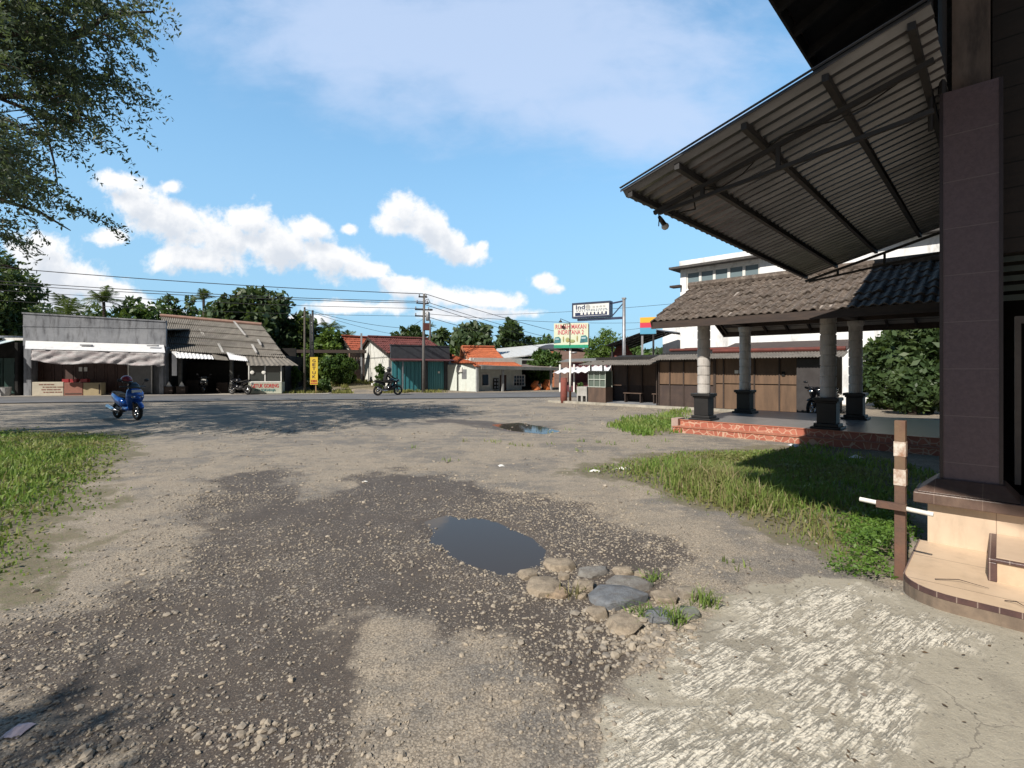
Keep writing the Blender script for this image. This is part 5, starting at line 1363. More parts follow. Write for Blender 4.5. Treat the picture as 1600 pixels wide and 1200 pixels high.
# --- brown brick house left of it
f = Face(553, 43.0, 578, 44.2)
o = thing('brick_house', 'small brown brick house with red tiled gable roof behind the gateway', 'house', f.o, f.rot)
f.w = max(f.w, 2.2)
gz = .5
k = MB(); k.box(-.95, .65, -.9, -.72, 0, 2.95); k.build('front_wall', M_brownbrick, o)
k = MB()
for i in range(6): x = -.85 + i * .25; k.hexa([(x, -.925, 2.3), (x + .14, -.925, 2.3), (x + .14, -.902, 2.3), (x, -.902, 2.3), (x + .05, -.925, 2.6), (x + .09, -.925, 2.6), (x + .09, -.902, 2.6), (x + .05, -.902, 2.6)])
k.build('vent', mat('pale_vent', (.5, .4, .33), rough=.9), o)
gable_house(f, 2.8, 1.4, 3.2, 3.2, 4.35, M_wblock, tile_mat('red_roof_tile', (.36, .10, .06), (.28, .08, .05), (.12, .05, .04)), o, .3, 22, 7)

# --- orange tiled house with porch
f = Face(745, 36.0, 868, 40.0)
o = thing('orange_roof_house', 'low pale house with bright orange tiled roof and long porch', 'house', f.o, f.rot)
M_mint = mat('pale_mint_wall', (.62, .66, .62), (.54, .58, .545), rough=.8, dirt=(.36, .34, .28), dirt_amt=.4, dirt_scale=.9)
wM = f.at(826, 600)[0]
k = MB(); k.box(0, wM, .9, 1.1, 0, 2.45); k.box(0, .2, 1.1, 5.2, 0, 2.35); k.box(0, wM, 5.0, 5.2, 0, 2.35); k.box(wM - .2, wM, 1.1, 5.0, 0, 2.4); k.build('wall', M_mint, o)
k = MB(); k.box(wM, f.w, 2.6, 2.75, 0, 2.3); k.build('dark_wall', M_dark, o)
# windows, door, board
for (a, b1, c, d1) in ((753, 585, 763, 602), (803, 587, 819, 602)):
    x0, z1 = f.at(a, b1, .88); x1_, z0 = f.at(c, d1, .88)
    k = MB(); k.box(x0 - .07, x1_ + .07, .84, .895, z0 - .07, z0); k.box(x0 - .07, x1_ + .07, .84, .895, z1, z1 + .07); k.box(x0 - .07, x0, .84, .895, z0, z1); k.box(x1_, x1_ + .07, .84, .895, z0, z1)
    w_ = k.build('window', M_white, o)
    MB().box(x0, x1_, .875, .895, z0, z1).build('pane', M_glassdark, w_)
    if c - a > 12:
        k = MB()
        for i in range(1, 4): x = x0 + (x1_ - x0) * i / 4; k.box(x - .015, x + .015, .855, .872, z0, z1)
        for i in range(1, 3): z = z0 + (z1 - z0) * i / 3; k.box(x0, x1_, .853, .870, z - .015, z + .015)
        k.build('grille', M_white, w_)
x0, z1 = f.at(781, 586, .88); x1_, z0 = f.at(791, 613, .88); MB().box(x0, x1_, .86, .895, .02, z1).build('door', M_browndoor, o)
x0, z1 = f.at(771, 591, .8); x1_, z0 = f.at(779, 608, .8)
k = MB(); k.box(x0, x1_, .78, .84, z0, z1); nb = k.build('notice_board', M_dark, o)
k = MB()
for i in range(2):
    for j in range(3): k.box(x0 + .06 + i * (x1_ - x0) / 2, x0 + (i + 1) * (x1_ - x0) / 2 - .04, .765, .775, z0 + .06 + j * (z1 - z0) / 3, z0 + (j + 1) * (z1 - z0) / 3 - .05)
k.build('poster', M_steel, nb)
for i, px in enumerate((785.5, 861, 745.5)):
    x = f.at(px, 600, -.6)[0]; MB().box(x - .07, x + .07, -.66, -.52, 0, 1.86).build('porch_post', mat('grey_porch_post', (.34, .35, .35), rough=.7), o)
zf = f.at(745, 571, -1.0)[1]; zf2 = f.at(868, 575, -1.0)[1]
k = MB(); k.hexa([(-.2, -1.0, zf - .25), (f.w + .1, -1.0, zf2 - .2), (f.w + .1, -.94, zf2 - .2), (-.2, -.94, zf - .25), (-.2, -1.0, zf), (f.w + .1, -1.0, zf2), (f.w + .1, -.94, zf2), (-.2, -.94, zf)]); k.build('fascia', mat('grey_fascia', (.17, .18, .175), (.13, .14, .135), rough=.8, dirt=(.4, .38, .35), dirt_amt=.5), o)
k = MB(); k.slab((-.2, -.95, zf + .01), (f.w + .1, -.95, zf2 + .01), (f.w + .1, 2.7, zf2 + .3), (-.2, 2.7, zf + .3), .06); k.build('porch_roof', mat('porch_sheet', (.24, .2, .18), rough=.8), o)
k = MB(); k.box(0, wM + .8, .45, .55, 2.3, 2.4); k.build('beam', M_mint, o)
# two tiers of orange tile: lower skirt and upper gable
xu0, xu1 = f.at(722, 543, 3.2)[0], f.at(772, 545, 3.2)[0]
zr_ = f.at(735, 543, 3.2)[1]; 
lo_z = f.at(740, 577, -.2)[1]
L0 = f.at(729, 565, 1.4); L1 = f.at(790, 563, 1.4)
zu = f.at(750, 564, 1.4)[1]
up_ = quad_sheet('roof', M_orange, o, (xu0, 3.2, zr_), (xu1, 3.2, zr_ + .05), (f.at(791, 562, 1.2)[0], 1.2, zu), (f.at(733, 564, 1.2)[0], 1.2, zu), 26, 7, .035, .06, 6, 8, .02)
k = MB(); k.slab((xu0 - .1, 3.2, zr_), (f.at(718, 552, 6)[0], 6.0, 2.5), (xu1, 6.0, 2.5), (xu1, 3.2, zr_ + .05), .06); k.build('back_roof', M_orange, o)
k = MB(); k.tube([(xu0, 3.2, zr_ + .06), (xu1, 3.2, zr_ + .1)], .1, 8); k.build('ridge_cap', M_orange, up_)
k = MB(); k.beam((xu0 - .03, 3.2, zr_ - .02), (f.at(733, 564, 1.2)[0] - .05, 1.2, zu - .02), .08, .16); k.build('barge_board', mat('orange_barge', (.42, .18, .10), rough=.8), up_)
a1 = f.at(731, 563, 1.6); b1 = f.at(800, 563, 1.6); c1_ = f.at(815, 572, -.6); d1_ = f.at(742, 579, -.6)
lowr = quad_sheet('roof', M_orange, o, (a1[0], 1.6, a1[1]), (b1[0], 1.6, a1[1]), (c1_[0], -.7, f.at(790, 572, -.7)[1]), (d1_[0], -.7, f.at(745, 572, -.7)[1]), 30, 5, .035, .06, 6, 9, .02)
pl = f.at(712, 560, 3.4)
quad_sheet('roof', M_orange, o, (pl[0], 4.6, 2.9), (a1[0], 1.6, a1[1]), (d1_[0] + .1, -.7, 2.05), (f.at(705, 575, 3)[0], 3.0, 2.1), 16, 5, .035, .06, 6, 10, .02)
k = MB()
k.prism([(xu0 + .1, 2.2), (xu0 + 1.6, 2.2), (xu0 + .3, zr_ - .15)], 3.1, 3.2); k.build('gable_board', M_darkwood, o)
# left wing wall, sun lit
fl_ = Face(694, 38.6, 745, 36.2)
lwg = thing('yard_wall', 'short white yard wall between the teal shop and the orange roofed house', 'wall', fl_.o, fl_.rot)
MB().box(0, fl_.w, 0, .2, 0, 1.95).build('wall', M_mint, lwg)
k = MB(); x = fl_.at(722, 600)[0]; k.box(x, x + .5, -.03, .0, .9, 1.6); k.build('hatch', M_steel, lwg)
MB().box(x - .5, x + .1, -.12, .0, 1.4, 1.75).build('sign', M_white, lwg)
# orange tarpaulins under the porch end
for i, (px0, px1, py0, lab) in enumerate(((830, 843, 595, 'bright orange tarpaulin bundle under the porch, larger left one'), (848, 858, 593, 'bright orange tarpaulin bundle under the porch, narrower right one'))):
    x0 = f.at(px0, 612, -.3)[0]; x1_ = f.at(px1, 612, -.3)[0]; zt_ = f.at(px0, py0, -.3)[1]
    k = MB(); cxm = (x0 + x1_) / 2; rw = (x1_ - x0) / 2
    secs = []
    for j in range(9):
        t = j / 8; r_ = rw * (1.0 - .55 * t ** 1.5) * (1 + .08 * math.sin(j * 2.2 + i)); secs.append(((cxm + .1 * math.sin(j + i), 0, zt_ * t), (r_, 0, 0), (0, .35 * (1 - .5 * t), 0)))
    k.loft(secs, 18); c = k.build('tarpaulin', mat('orange_tarpaulin', (.58, .17, .035), (.42, .11, .03), scale=3, stretch=(3, 3, 1), rough=.5, bump=.7, bdist=.06), None, True)
    c.location = f.wp(0, -.3); c.rotation_euler = (0, 0, f.rot); tag(c, lab, 'tarpaulin')

# --- long white roofed hall with brown wall behind
o = thing('white_roof_hall', 'long hall with a pale sheet roof and brown end wall behind the orange house', 'hall', P(774, 577, 52), R(12)); o.location.z = 0
def hp_(px, py, Y): p = P(px, py, Y); return Matrix.Rotation(-R(12), 3, 'Z') @ (p - o.location)
a, b_, c, d = hp_(772, 545, 56), hp_(868, 536, 56), hp_(868, 550, 47), hp_(788, 559, 47)
k = MB(); k.slab(d, c, b_, a, .1); k.build('roof', mat('pale_sheet_roof', (.58, .60, .60), (.50, .52, .52), rough=.6, dirt=(.3, .3, .3), dirt_amt=.25, lines=(0, .9, .03, (.36, .37, .38))), o)
e, g_ = hp_(792, 562, 47.2), hp_(868, 554, 47.2)
k = MB(); k.hexa([(e.x, e.y, 0), (g_.x, g_.y, 0), (g_.x, g_.y + .3, 0), (e.x, e.y + .3, 0), e, g_, g_ + Vector((0, .3, 0)), e + Vector((0, .3, 0))]); k.build('side_wall', M_dark, o)
q1, q2 = hp_(847, 549, 46), hp_(868, 549, 46); k = MB(); k.hexa([(q1.x, q1.y, 0), (q2.x, q2.y, 0), (q2.x, q2.y + .3, 0), (q1.x, q1.y + .3, 0), q1, q2, q2 + Vector((0, .3, 0)), q1 + Vector((0, .3, 0))]); k.build('orange_wall', mat('orange_brick', (.45, .18, .09), (.36, .14, .075), rough=.9), o)
q1, q2 = hp_(868, 547, 45), hp_(921, 551, 45); k = MB(); k.hexa([(q1.x, q1.y, 0), (q2.x, q2.y, 0), (q2.x, q2.y + .4, 0), (q1.x, q1.y + .4, 0), q1, q2, q2 + Vector((0, .4, 0)), q1 + Vector((0, .4, 0))]); k.build('brown_wall', mat('brown_end_wall', (.24, .16, .135), (.19, .13, .11), rough=.9, lines=(2, .8, .04, (.12, .08, .07))), o)
k = MB(); prev = None
arc = [hp_(868 + 54 * t, 548 - 9 * math.sin(math.pi * min(t * .85 + .1, 1)) + 4 * t * t, 45.2) for t in np.linspace(0, 1, 9)]
for p, q in zip(arc[:-1], arc[1:]): k.slab(p, q, q + Vector((0, 6, .4)), p + Vector((0, 6, .4)), .15)
k.build('barrel_roof', mat('dark_barrel_roof', (.05, .05, .055), rough=.7), o)
k = MB(); q1, q2 = hp_(921, 551, 45), hp_(952, 572, 45); k.slab(q1, q2, q2 + Vector((0, 5, .3)), q1 + Vector((0, 5, .3)), .15); k.build('lower_roof', mat('dark_barrel_roof', (.05, .05, .055)), o)

# --- dark red stall with scalloped white awning
f = Face(872, 36.0, 948, 34.5)
o = thing('red_stall', 'dark red roadside stall with a white wavy sheet awning', 'stall', f.o, f.rot)
M_dred = mat('dark_red_wall', (.11, .02, .03), (.085, .018, .026), rough=.6)
k = MB(); k.box(.35, f.w, 1.2, 1.35, 0, 2.1); k.box(f.w - .1, f.w, .1, 1.2, 0, 2.1); k.build('wall', M_dred, o)
k = MB(); k.box(.35, f.w - .3, .15, .22, 0, .7); k.build('counter_front', M_dred, o)
zl, zr = f.at(872, 583, -.8)[1], f.at(945, 580, -.8)[1]
quad_sheet('awning', M_whitesheet, o, (.2, .8, zl + .35), (f.w + .2, .8, zr + .45), (f.w + .3, -.8, zr), (-.1, -.8, zl), 8, 1, .05, .02, 8, 3)
for px in (875, 897, 922): 
    x = f.at(px, 600)[0]; MB().box(x - .05, x + .05, -.05, .05, 0, 1.95).build('post', M_white, o)
k = MB(); k.slab((-.3, .9, 2.15), (f.w + 1.5, .9, 2.3), (f.w + 1.5, 3, 2.5), (-.3, 3, 2.4), .05); k.build('roof', mat('grey_stall_sheet', (.2, .2, .19), rough=.8), o)

# --- little red hip roof behind the stalls
o = thing('hip_roof_hut', 'hut with a steep red tiled hip roof behind the stalls', 'hut', P(972, 577, 30), R(-10)); o.location.z = 0
zt_ = P(974, 536, 30).z; ze_ = P(974, 560, 30).z; hw = 20 / F * 30
k = MB(); 
for s_ in range(4):
    a = s_ * math.pi / 2 + math.pi / 4; b_ = a + math.pi / 2
    p = [(hw * 1.3 * math.cos(t), hw * 1.3 * math.sin(t), ze_) for t in (a, b_)]; q = [(hw * .35 * math.cos(t), hw * .35 * math.sin(t), zt_) for t in (a, b_)]
    k._add([p[0], p[1], q[1], q[0]], [(0, 1, 2, 3)])
k._add([(hw * .35 * math.cos(t), hw * .35 * math.sin(t), zt_) for t in (math.pi / 4, 3 * math.pi / 4, 5 * math.pi / 4, 7 * math.pi / 4)], [(0, 1, 2, 3)])
k.build('roof', mat('dull_red_roof', (.22, .075, .06), (.17, .06, .05), scale=5, rough=.85, bump=.4, lines=(2, .16, .12, (.10, .035, .03))), o)
MB().box(-hw * .85, hw * .85, -hw * .85, hw * .85, 0, ze_).build('wall', M_brownbrick, o)

# ================================================================== signs on poles
# restaurant board
pg = G(890.5, 628.5)
o = thing('restaurant_sign', 'white and green restaurant board with red lettering on a white pole', 'sign', (pg.x, pg.y, 0), R(-13))
Ys = pg.y; px2m = Ys / F
w_ = 52 * px2m * 1.03; z0 = P(890, 544, Ys).z; z1 = P(890, 505, Ys).z; xL = -25 * px2m
MB().tube([(0, .12, -.1), (0, .12, z0 + .2)], [.055, .05], 12).build('pole', M_white, o, True)
tip = MB(); tip.tube([(0, .12, .0), (0, .12, .55)], .058, 12); tip.build('painted_foot', mat('orange_paint', (.5, .2, .08), rough=.6), o)
bd = MB().box(xL, xL + w_, -.05, .05, z0, z1).build('board', mat('cream_green_board', (.66, .70, .55), (.60, .66, .5), rough=.5, bump=.02), o)
hB = z1 - z0
M_pinkred = mat('red_board_ink', (.55, .09, .13), (.5, .1, .14), rough=.6, bump=0)
text('lettering', 'RUMAH MAKAN', M_pinkred, bd, xL + .08, xL + w_ - .10, z0 + hB * .77, z0 + hB * .95, -.052, .01, .012)
text('lettering', 'INDRIYANA 2', M_pinkred, bd, xL + .20, xL + w_ - .22, z0 + hB * .55, z0 + hB * .73, -.052, .01, .012)
MB().box(xL, xL + w_, -.062, -.052, z0 + .01, z0 + hB * .13).build('green_band', mat('green_band', (.02, .34, .20), rough=.5, bump=0), bd)
M_tealp = mat('teal_picture', (.05, .22, .24), (.03, .12, .15), scale=8, rough=.5, bump=0)
for (cx_, cz_, rx, rz_) in ((.10, .33, .10, .13), (.87, .36, .11, .15)):
    k = MB(); x = xL + w_ * cx_; z = z0 + hB * cz_
    k.prism([(x - w_ * rx, z - hB * rz_), (x + w_ * rx, z - hB * rz_ * .8), (x + w_ * rx, z + hB * rz_ * .4), (x + w_ * rx * .5, z + hB * rz_), (x - w_ * rx * .7, z + hB * rz_ * .8)], -.066, -.054); b2 = k.build('bus_picture', M_tealp, bd)
    k = MB(); k.box(x - w_ * rx * .6, x + w_ * rx * .5, -.072, -.067, z + hB * rz_ * .05, z + hB * rz_ * .5); k.build('bus_window', mat('pale_blue_ink', (.4, .55, .6), bump=0), b2)
M_food = mat('food_picture', (.25, .36, .16), (.45, .3, .12), scale=9, rough=.5, bump=0)
for (cx_, rx, rz_, cz_) in ((.28, .02, .12, .36), (.40, .06, .10, .33), (.53, .09, .07, .28), (.68, .02, .13, .38)):
    k = MB(); k.ell((xL + w_ * cx_, -.06, z0 + hB * cz_), (w_ * rx, .008, hB * rz_), 14, 8); k.build('food_picture', M_food, bd, True)
MB().box(xL + w_ - .12, xL + w_ + .02, .06, .35, z0 + .1, z1 - .05).build('side_board', M_darksteel, o)
lm = MB(); lm.tube([(0, .0, z0 - .05), (.0, -.09, z0 + .2), (0, -.10, z1 + .03), (-.42, -.30, z1 + .2)], .015, 6); lm.tube([(-.42, -.30, z1 + .2), (-.42, -.30, z1 + .10)], .012, 6)
la = lm.build('lamp_arm', M_darksteel, o)
k = MB(); k.lathe([(.02, .10), (.04, .08), (.10, .0), (.09, -.01), (.0, .0)], (-.42, -.30, z1 + .03), 14); k.build('lamp_shade', M_darksteel, la, True)
k = MB(); k.ell((.2, .0, z0 - .22), (.16, .1, .05), 10, 6); k.beam((0, .1, z0 - .25), (.2, 0, z0 - .2), .03, .03); k.build('floodlight', M_steel, o, True)
# big shop sign on an arm
pb = P(975, 577, 27); 
o = thing('shop_sign', 'white box sign with partly faded blue lettering on a tall steel arm', 'sign', (pb.x, pb.y, 0), R(-30))
ht = P(975, 467, 27).z
MB().tube([(0, 0, -.1), (0, 0, ht)], [.10, .085], 12).build('pole', M_steel, o, True)
MB().box(-.1, .1, -.1, .1, ht - .01, ht + .06).build('pole_cap', M_steel, o)
def sl(px, py):                               # picture -> local on the sign's plane y=0
    d = Vector(((px - CX) / F, 1, (HY - py) / F)); rot = Matrix.Rotation(R(30), 3, 'Z')
    dl = rot @ d; ol = rot @ (Vector((0, 0, H)) - Vector((pb.x, pb.y, 0)))
    t = -ol.y / dl.y; p = ol + dl * t; return p.x, p.z
xa, za = sl(895, 497); xb, zb_ = sl(953, 468)
z0 = za + .02; z1 = sl(895, 475)[1]
bx = MB().box(xa, xb, -.02, .35, z0, z1).build('light_box', mat('faded_white_panel', (.72, .74, .74), (.66, .69, .70), rough=.4, bump=.02, dirt=(.55, .52, .45), dirt_amt=.4), o)
k = MB(); fw = .07
for (a, b_, c, d) in ((xa - .03, xb + .03, z0 - .04, z0 + fw - .02), (xa - .03, xb + .03, z1 - fw + .02, z1 + .04)): k.box(a, b_, -.05, .38, c, d)
for (a, b_) in ((xa - .03, xa + .04), (xb - .04, xb + .03)): k.box(a, b_, -.048, .378, z0 + fw - .02, z1 - fw + .02)
k.build('frame', mat('dark_blue_frame', (.035, .05, .10), (.03, .04, .085), rough=.4), bx)
wS = xb - xa; hS = z1 - z0
M_blue = mat('navy_ink', (.015, .03, .10), bump=0, rough=.5); M_fade = mat('faded_ink', (.48, .48, .47), bump=0, rough=.6)
text('lettering', 'Ind', M_blue, bx, xa + wS * .09, xa + wS * .34, z0 + hS * .58, z0 + hS * .88, -.022, .008, .02)
k = MB()
k.lathe([(.14, -.028), (.14, -.022)], (xa + wS * .42, 0, z0 + hS * .70), 16, 'y')
for i in range(4): x = xa + wS * (.55 + i * .09); k.box(x, x + wS * .06, -.028, -.022, z0 + hS * .64, z0 + hS * .76)
k.build('faded_lettering', M_fade, bx)
k = MB(); r_ = random.Random(3)
for j, z in enumerate((.50, .41)):
    x = xa + wS * .10
    while x < xa + wS * .9: l = r_.uniform(.03, .12); k.box(x, x + l, -.028, -.022, z0 + hS * z, z0 + hS * (z + .05)); x += l + r_.uniform(.03, .08)
k.build('small_lettering', mat('grey_blue_ink', (.2, .24, .3), bump=0), bx)
k = MB(); k.box(xa + wS * .07, xa + wS * .93, -.028, -.022, z0 + hS * .10, z0 + hS * .33); kb_ = k.build('blue_strip', M_blue, bx)
for i in range(7): x = xa + wS * (.22 + i * .1); MB().box(x, x + wS * .06, -.034, -.029, z0 + hS * .17, z0 + hS * .33).build('strip_window', M_white, kb_)
k = MB(); k.box(xa + .25, -.02, .05, .2, z0 - .20, z0 - .08); k.beam((xb, .15, z1 - .1), (0, .02, z1 - .02), .06, .08); k.beam((xb + .08, .15, z0), (-.02, .05, z1 - .1), .04, .05); k.build('arm', mat('dark_blue_frame', (.035, .05, .10)), o)
# stump beside the restaurant sign
sgp = G(881, 629.5)
k = MB(); k.lathe([(.16, -.1), (.17, .5), (.15, 1.2), (.0, 1.21)], (0, 0, 0), 12); c = k.build('bollard', mat('faded_red_stump', (.24, .07, .055), (.16, .06, .05), rough=.8, dirt=(.35, .3, .28), dirt_amt=.5), None, True); c.location = (sgp.x, sgp.y, 0); tag(c, 'faded red stump beside the white sign pole', 'stump')

# ================================================================== utility pole and lines
up_ = P(662, 577, 35.0)
o = thing('utility_pole', 'concrete utility pole with transformer cans and cross arms before the teal shop', 'utility pole', (up_.x, up_.y, 0), R(20))
hT = P(662, 459, 35).z
MB().tube([(0, 0, -.3), (0, 0, hT * .5), (.03, 0, hT)], [.12, .10, .075], 12).build('pole', mat('grey_concrete_pole', (.17, .16, .155), (.12, .115, .11), rough=.9, lines=(2, 1.1, .1, (.15, .145, .14))), o, True)
def zz(py): return P(662, py, 35).z
for (py, w_, lab) in ((464, .35, 0), (474, .5, 0), (484, .6, 0), (494, .6, 0)):
    k = MB(); k.box(-w_, w_ * .7, -.06, .04, zz(py) - .045, zz(py) + .045); ar = k.build('cross_arm', M_darksteel, o)
    k = MB()
    for x in (-w_ + .05, w_ * .7 - .08): k.lathe([(.03, 0), (.055, .04), (.03, .08), (.05, .12), (.02, .16), (0, .17)], (x, -.01, zz(py) + .045), 8)
    k.build('insulator', mat('grey_insulator', (.3, .3, .32), rough=.3), ar)
k = MB(); k.lathe([(.13, zz(501)), (.15, zz(500)), (.15, zz(489)), (.1, zz(487)), (.0, zz(486.5))], (.28, -.05, 0), 14); k.build('transformer_can', M_steel, o, True)
MB().box(-.05, .36, -.22, .1, zz(516), zz(505)).build('meter_box', mat('rust_red_box', (.13, .045, .04), rough=.6), o)
k = MB(); k.tube([(.05, 0, zz(470)), (.3, -.1, zz(467)), (.42, -.15, zz(473))], .025, 6); k.ell((.46, -.16, zz(484)), (.16, .1, .07), 10, 6); k.build('street_light', M_darksteel, o)
for (px, py, lab) in ((669, 508, 'thin far pole right behind the utility pole'),):
    pole(672, 503, 44, .10, lab)
M_wire = mat('black_cable', (.02, .02, .022), bump=0)
def wire(a, b, sag, r, lab, grp='power lines'):
    n = 24; k = MB(); pts = []
    for i in range(n + 1):
        t = i / n; p = a.lerp(b, t); p = p.copy(); p.z -= sag * 4 * t * (1 - t); pts.append(p)
    k.tube(pts, r, 5); c = k.build('power_line', M_wire); tag(c, lab, 'power line', grp); return c
Yl_ = 28.0
lines_l = [(459, 386, .025, 'topmost power line running left from the utility pole'), (471, 412, .022, 'second power line running left, upper of the close pair'), (473.5, 418, .022, 'third power line running left, lower of the close pair'), (482, 428, .016, 'fourth thin power line running left from the utility pole'), (494, 446, .013, 'lowest thin power line running left from the utility pole')]
for (py, pyl, r_, lab) in lines_l:
    wire(P(661, py, 35), P(-330, pyl, Yl_), .35, r_, lab)
lines_r = [(459, 513, 'topmost power line descending right to the restaurant board', .022), (471, 531, 'second power line descending right from the utility pole', .02), (476, 541, 'third power line descending right from the utility pole', .02), (494, 551, 'lower power line descending right from the utility pole', .02), (490, 519, 'shallow power line passing behind the restaurant board', .016)]
for (py, pyr, lab, r_) in lines_r:
    b = P(985, 512 + (pyr - 513) * .7 + 28, 75) if 'shallow' not in lab else P(1080, 500, 60)
    wire(P(664, py, 35), b, .5, r_, lab)
wire(P(476, 483, 33.6), P(640, 513, 44), .25, .016, 'power line sagging right from the slim grey pole')
wire(P(489, 489, 35.5), P(640, 526, 50), .2, .014, 'thin line running right from the dark pole behind the banner')
wire(P(662, 498, 35), P(575, 548, 44), .1, .012, 'service wire dropping from the utility pole to the brick house roof')
wire(P(975, 516, 40), P(1120, 495, 30), .05, .012, 'thin line from behind the shop sign to the white building')
wire(P(760, 492, 60), P(1080, 472, 45), .2, .018, 'faint high line crossing the sky behind the shop sign')
# rider's topiary bush is with the trees
# ================================================================== vehicles (x forward, y left, wheels on z=0)
def wheel(par, x, r, tyre_w, rim_c, name='wheel', spokes=5):
    w = bpy.data.objects.new(name, None)
    pts = [(x + (r - tyre_w * .5) * math.cos(a), 0, r + (r - tyre_w * .5) * math.sin(a)) for a in np.linspace(0, 2 * math.pi, 33)]
    t = MB(); t.tube(pts, tyre_w * .5, 10)
    k = t.build(name, M_rubber, par, True); k.data.name = name
    rm = MB(); rr = r - tyre_w * .95
    ring = [(x + rr * math.cos(a), 0, r + rr * math.sin(a)) for a in np.linspace(0, 2 * math.pi, 33)]
    rm.tube(ring, .018, 6)
    for i in range(spokes):
        a = 2 * math.pi * i / spokes + .3
        rm.beam((x, 0, r), (x + rr * math.cos(a), 0, r + rr * math.sin(a)), .035, .03)
    rm.lathe([(.045, -.06), (.05, .0), (.045, .06)], (x, 0, r), 12, 'y')
    rm.lathe([(.1, .035), (.1, .042)], (x, 0, r), 18, 'y')
    rm.build('rim', rim_c, k, True)
    bpy.data.objects.remove(w)
    return k
def scooter(label, m_body, group, dark=False):
    o = thing('scooter', label, 'scooter', group=group)
    b = MB()
    b.loft([((-.93, 0, .80), (0, .045, 0), (.0, 0, .05)), ((-.75, 0, .74), (0, .13, 0), (.02, 0, .11)), ((-.45, 0, .64), (0, .17, 0), (.03, 0, .17)), ((-.15, 0, .53), (0, .165, 0), (.04, 0, .17)), ((.06, 0, .44), (0, .14, 0), (.04, 0, .11))], 16, .85)
    b.loft([((0, 0, .36), (0, .15, 0), (0, 0, .09)), ((.28, 0, .35), (0, .15, 0), (0, 0, .08)), ((.42, 0, .40), (0, .14, 0), (.03, 0, .10))], 14, .7)
    b.build('body', m_body, o, True)
    a = MB()
    a.loft([((.40, 0, .34), (0, .13, 0), (.07, 0, .02)), ((.46, 0, .52), (0, .20, 0), (.10, 0, .02)), ((.50, 0, .70), (0, .25, 0), (.13, 0, .03)), ((.50, 0, .84), (0, .24, 0), (.14, 0, .03)), ((.44, 0, .95), (0, .19, 0), (.11, 0, .02)), ((.40, 0, 1.0), (0, .12, 0), (.06, 0, .01))], 18, .85)
    a.loft([((.48, 0, .66), (0, .16, 0), (0, 0, .05)), ((.62, 0, .70), (0, .13, 0), (0, 0, .07)), ((.72, 0, .69), (0, .06, 0), (0, 0, .03))], 14)
    ap = a.build('front_apron', m_body, o, True)
    h = MB()
    for s_ in (-1, 1): h.ell((.635, s_ * .10, .735), (.05, .075, .035), 10, 6, Matrix.Rotation(s_ * -.5, 3, 'Z'))
    h.build('headlight', M_chrome, ap, True)
    f_ = MB()
    prev = []
    for i in range(9):
        an = R(20 + i * 16); c = Vector((.66 + .31 * math.cos(an), 0, .27 + .31 * math.sin(an)))
        prev.append((c, (0, .075 if 0 < i < 8 else .045, 0), (.022 * math.cos(an), 0, .022 * math.sin(an))))
    f_.loft(prev, 10); f_.build('fender', m_body, o, True)
    s = MB(); s.loft([((-.86, 0, .86), (0, .07, 0), (0, 0, .03)), ((-.6, 0, .84), (0, .13, 0), (0, 0, .05)), ((-.3, 0, .76), (0, .15, 0), (0, 0, .06)), ((-.05, 0, .73), (0, .12, 0), (0, 0, .06)), ((.03, 0, .70), (0, .07, 0), (0, 0, .03))], 14); s.build('seat', M_rubber, o, True)
    hb = MB(); hb.loft([((.40, 0, 1.0), (0, .10, 0), (.06, 0, 0)), ((.39, 0, 1.05), (0, .20, 0), (.07, 0, 0)), ((.36, 0, 1.09), (0, .12, 0), (.04, 0, 0))], 12)
    hb.tube([(.36, -.36, 1.05), (.40, 0, 1.04), (.36, .36, 1.05)], .018, 8); hb.build('handlebar', M_black, o, True)
    for s_ in (-1, 1):
        m_ = MB(); m_.tube([(.38, s_ * .24, 1.06), (.40, s_ * .30, 1.18), (.40, s_ * .34, 1.22)], .008, 6); m_.ell((.40, s_ * .37, 1.25), (.02, .075, .05), 10, 6); m_.build('mirror', M_black, o, True)
    ws = MB(); ws.loft([((.49, 0, .98), (0, .17, 0), (.01, 0, .004)), ((.42, 0, 1.10), (0, .15, 0), (.01, 0, .004)), ((.37, 0, 1.18), (0, .09, 0), (.01, 0, .004))], 12); ws.build('windscreen', M_glassdark, o, True)
    wheel(o, .66, .27, .11, M_chrome); wheel(o, -.62, .27, .12, M_chrome)
    fk = MB()
    for s_ in (-1, 1): fk.tube([(.66, s_ * .085, .27), (.50, s_ * .07, .72)], .022, 8)
    fk.build('fork', M_darksteel, o, True)
    e = MB(); e.tube([(-.2, -.14, .27), (-.5, -.17, .30), (-.9, -.17, .40)], [.03, .06, .065], 10); e.build('exhaust', M_chrome if not dark else M_darksteel, o, True)
    en = MB(); en.loft([((-.7, 0, .27), (0, .10, 0), (0, 0, .07)), ((-.3, 0, .30), (0, .12, 0), (0, 0, .10)), ((-.05, 0, .32), (0, .1, 0), (0, 0, .07))], 10); en.build('engine', M_darksteel, o, True)
    pl = MB(); pl.box(.62, .632, -.14, .14, .86, .95); pl.build('number_plate', M_paper, o)
    tl = MB(); tl.ell((-.95, 0, .78), (.03, .08, .035), 10, 6); tl.build('tail_light', M_red, o, True)
    return o
M_blue_paint = None
def paint(name, c, r=.18):
    m, t, b = new_mat(name); b.inputs['Base Color'].default_value = (*c, 1); b.inputs['Roughness'].default_value = r; b.inputs['Metallic'].default_value = .35
    b.inputs['Coat Weight'].default_value = .6; b.inputs['Coat Roughness'].default_value = .05
    return m
M_blue_paint = paint('metallic_blue_paint', (.012, .09, .38))
M_black_paint = paint('gloss_black_paint', (.012, .012, .015))
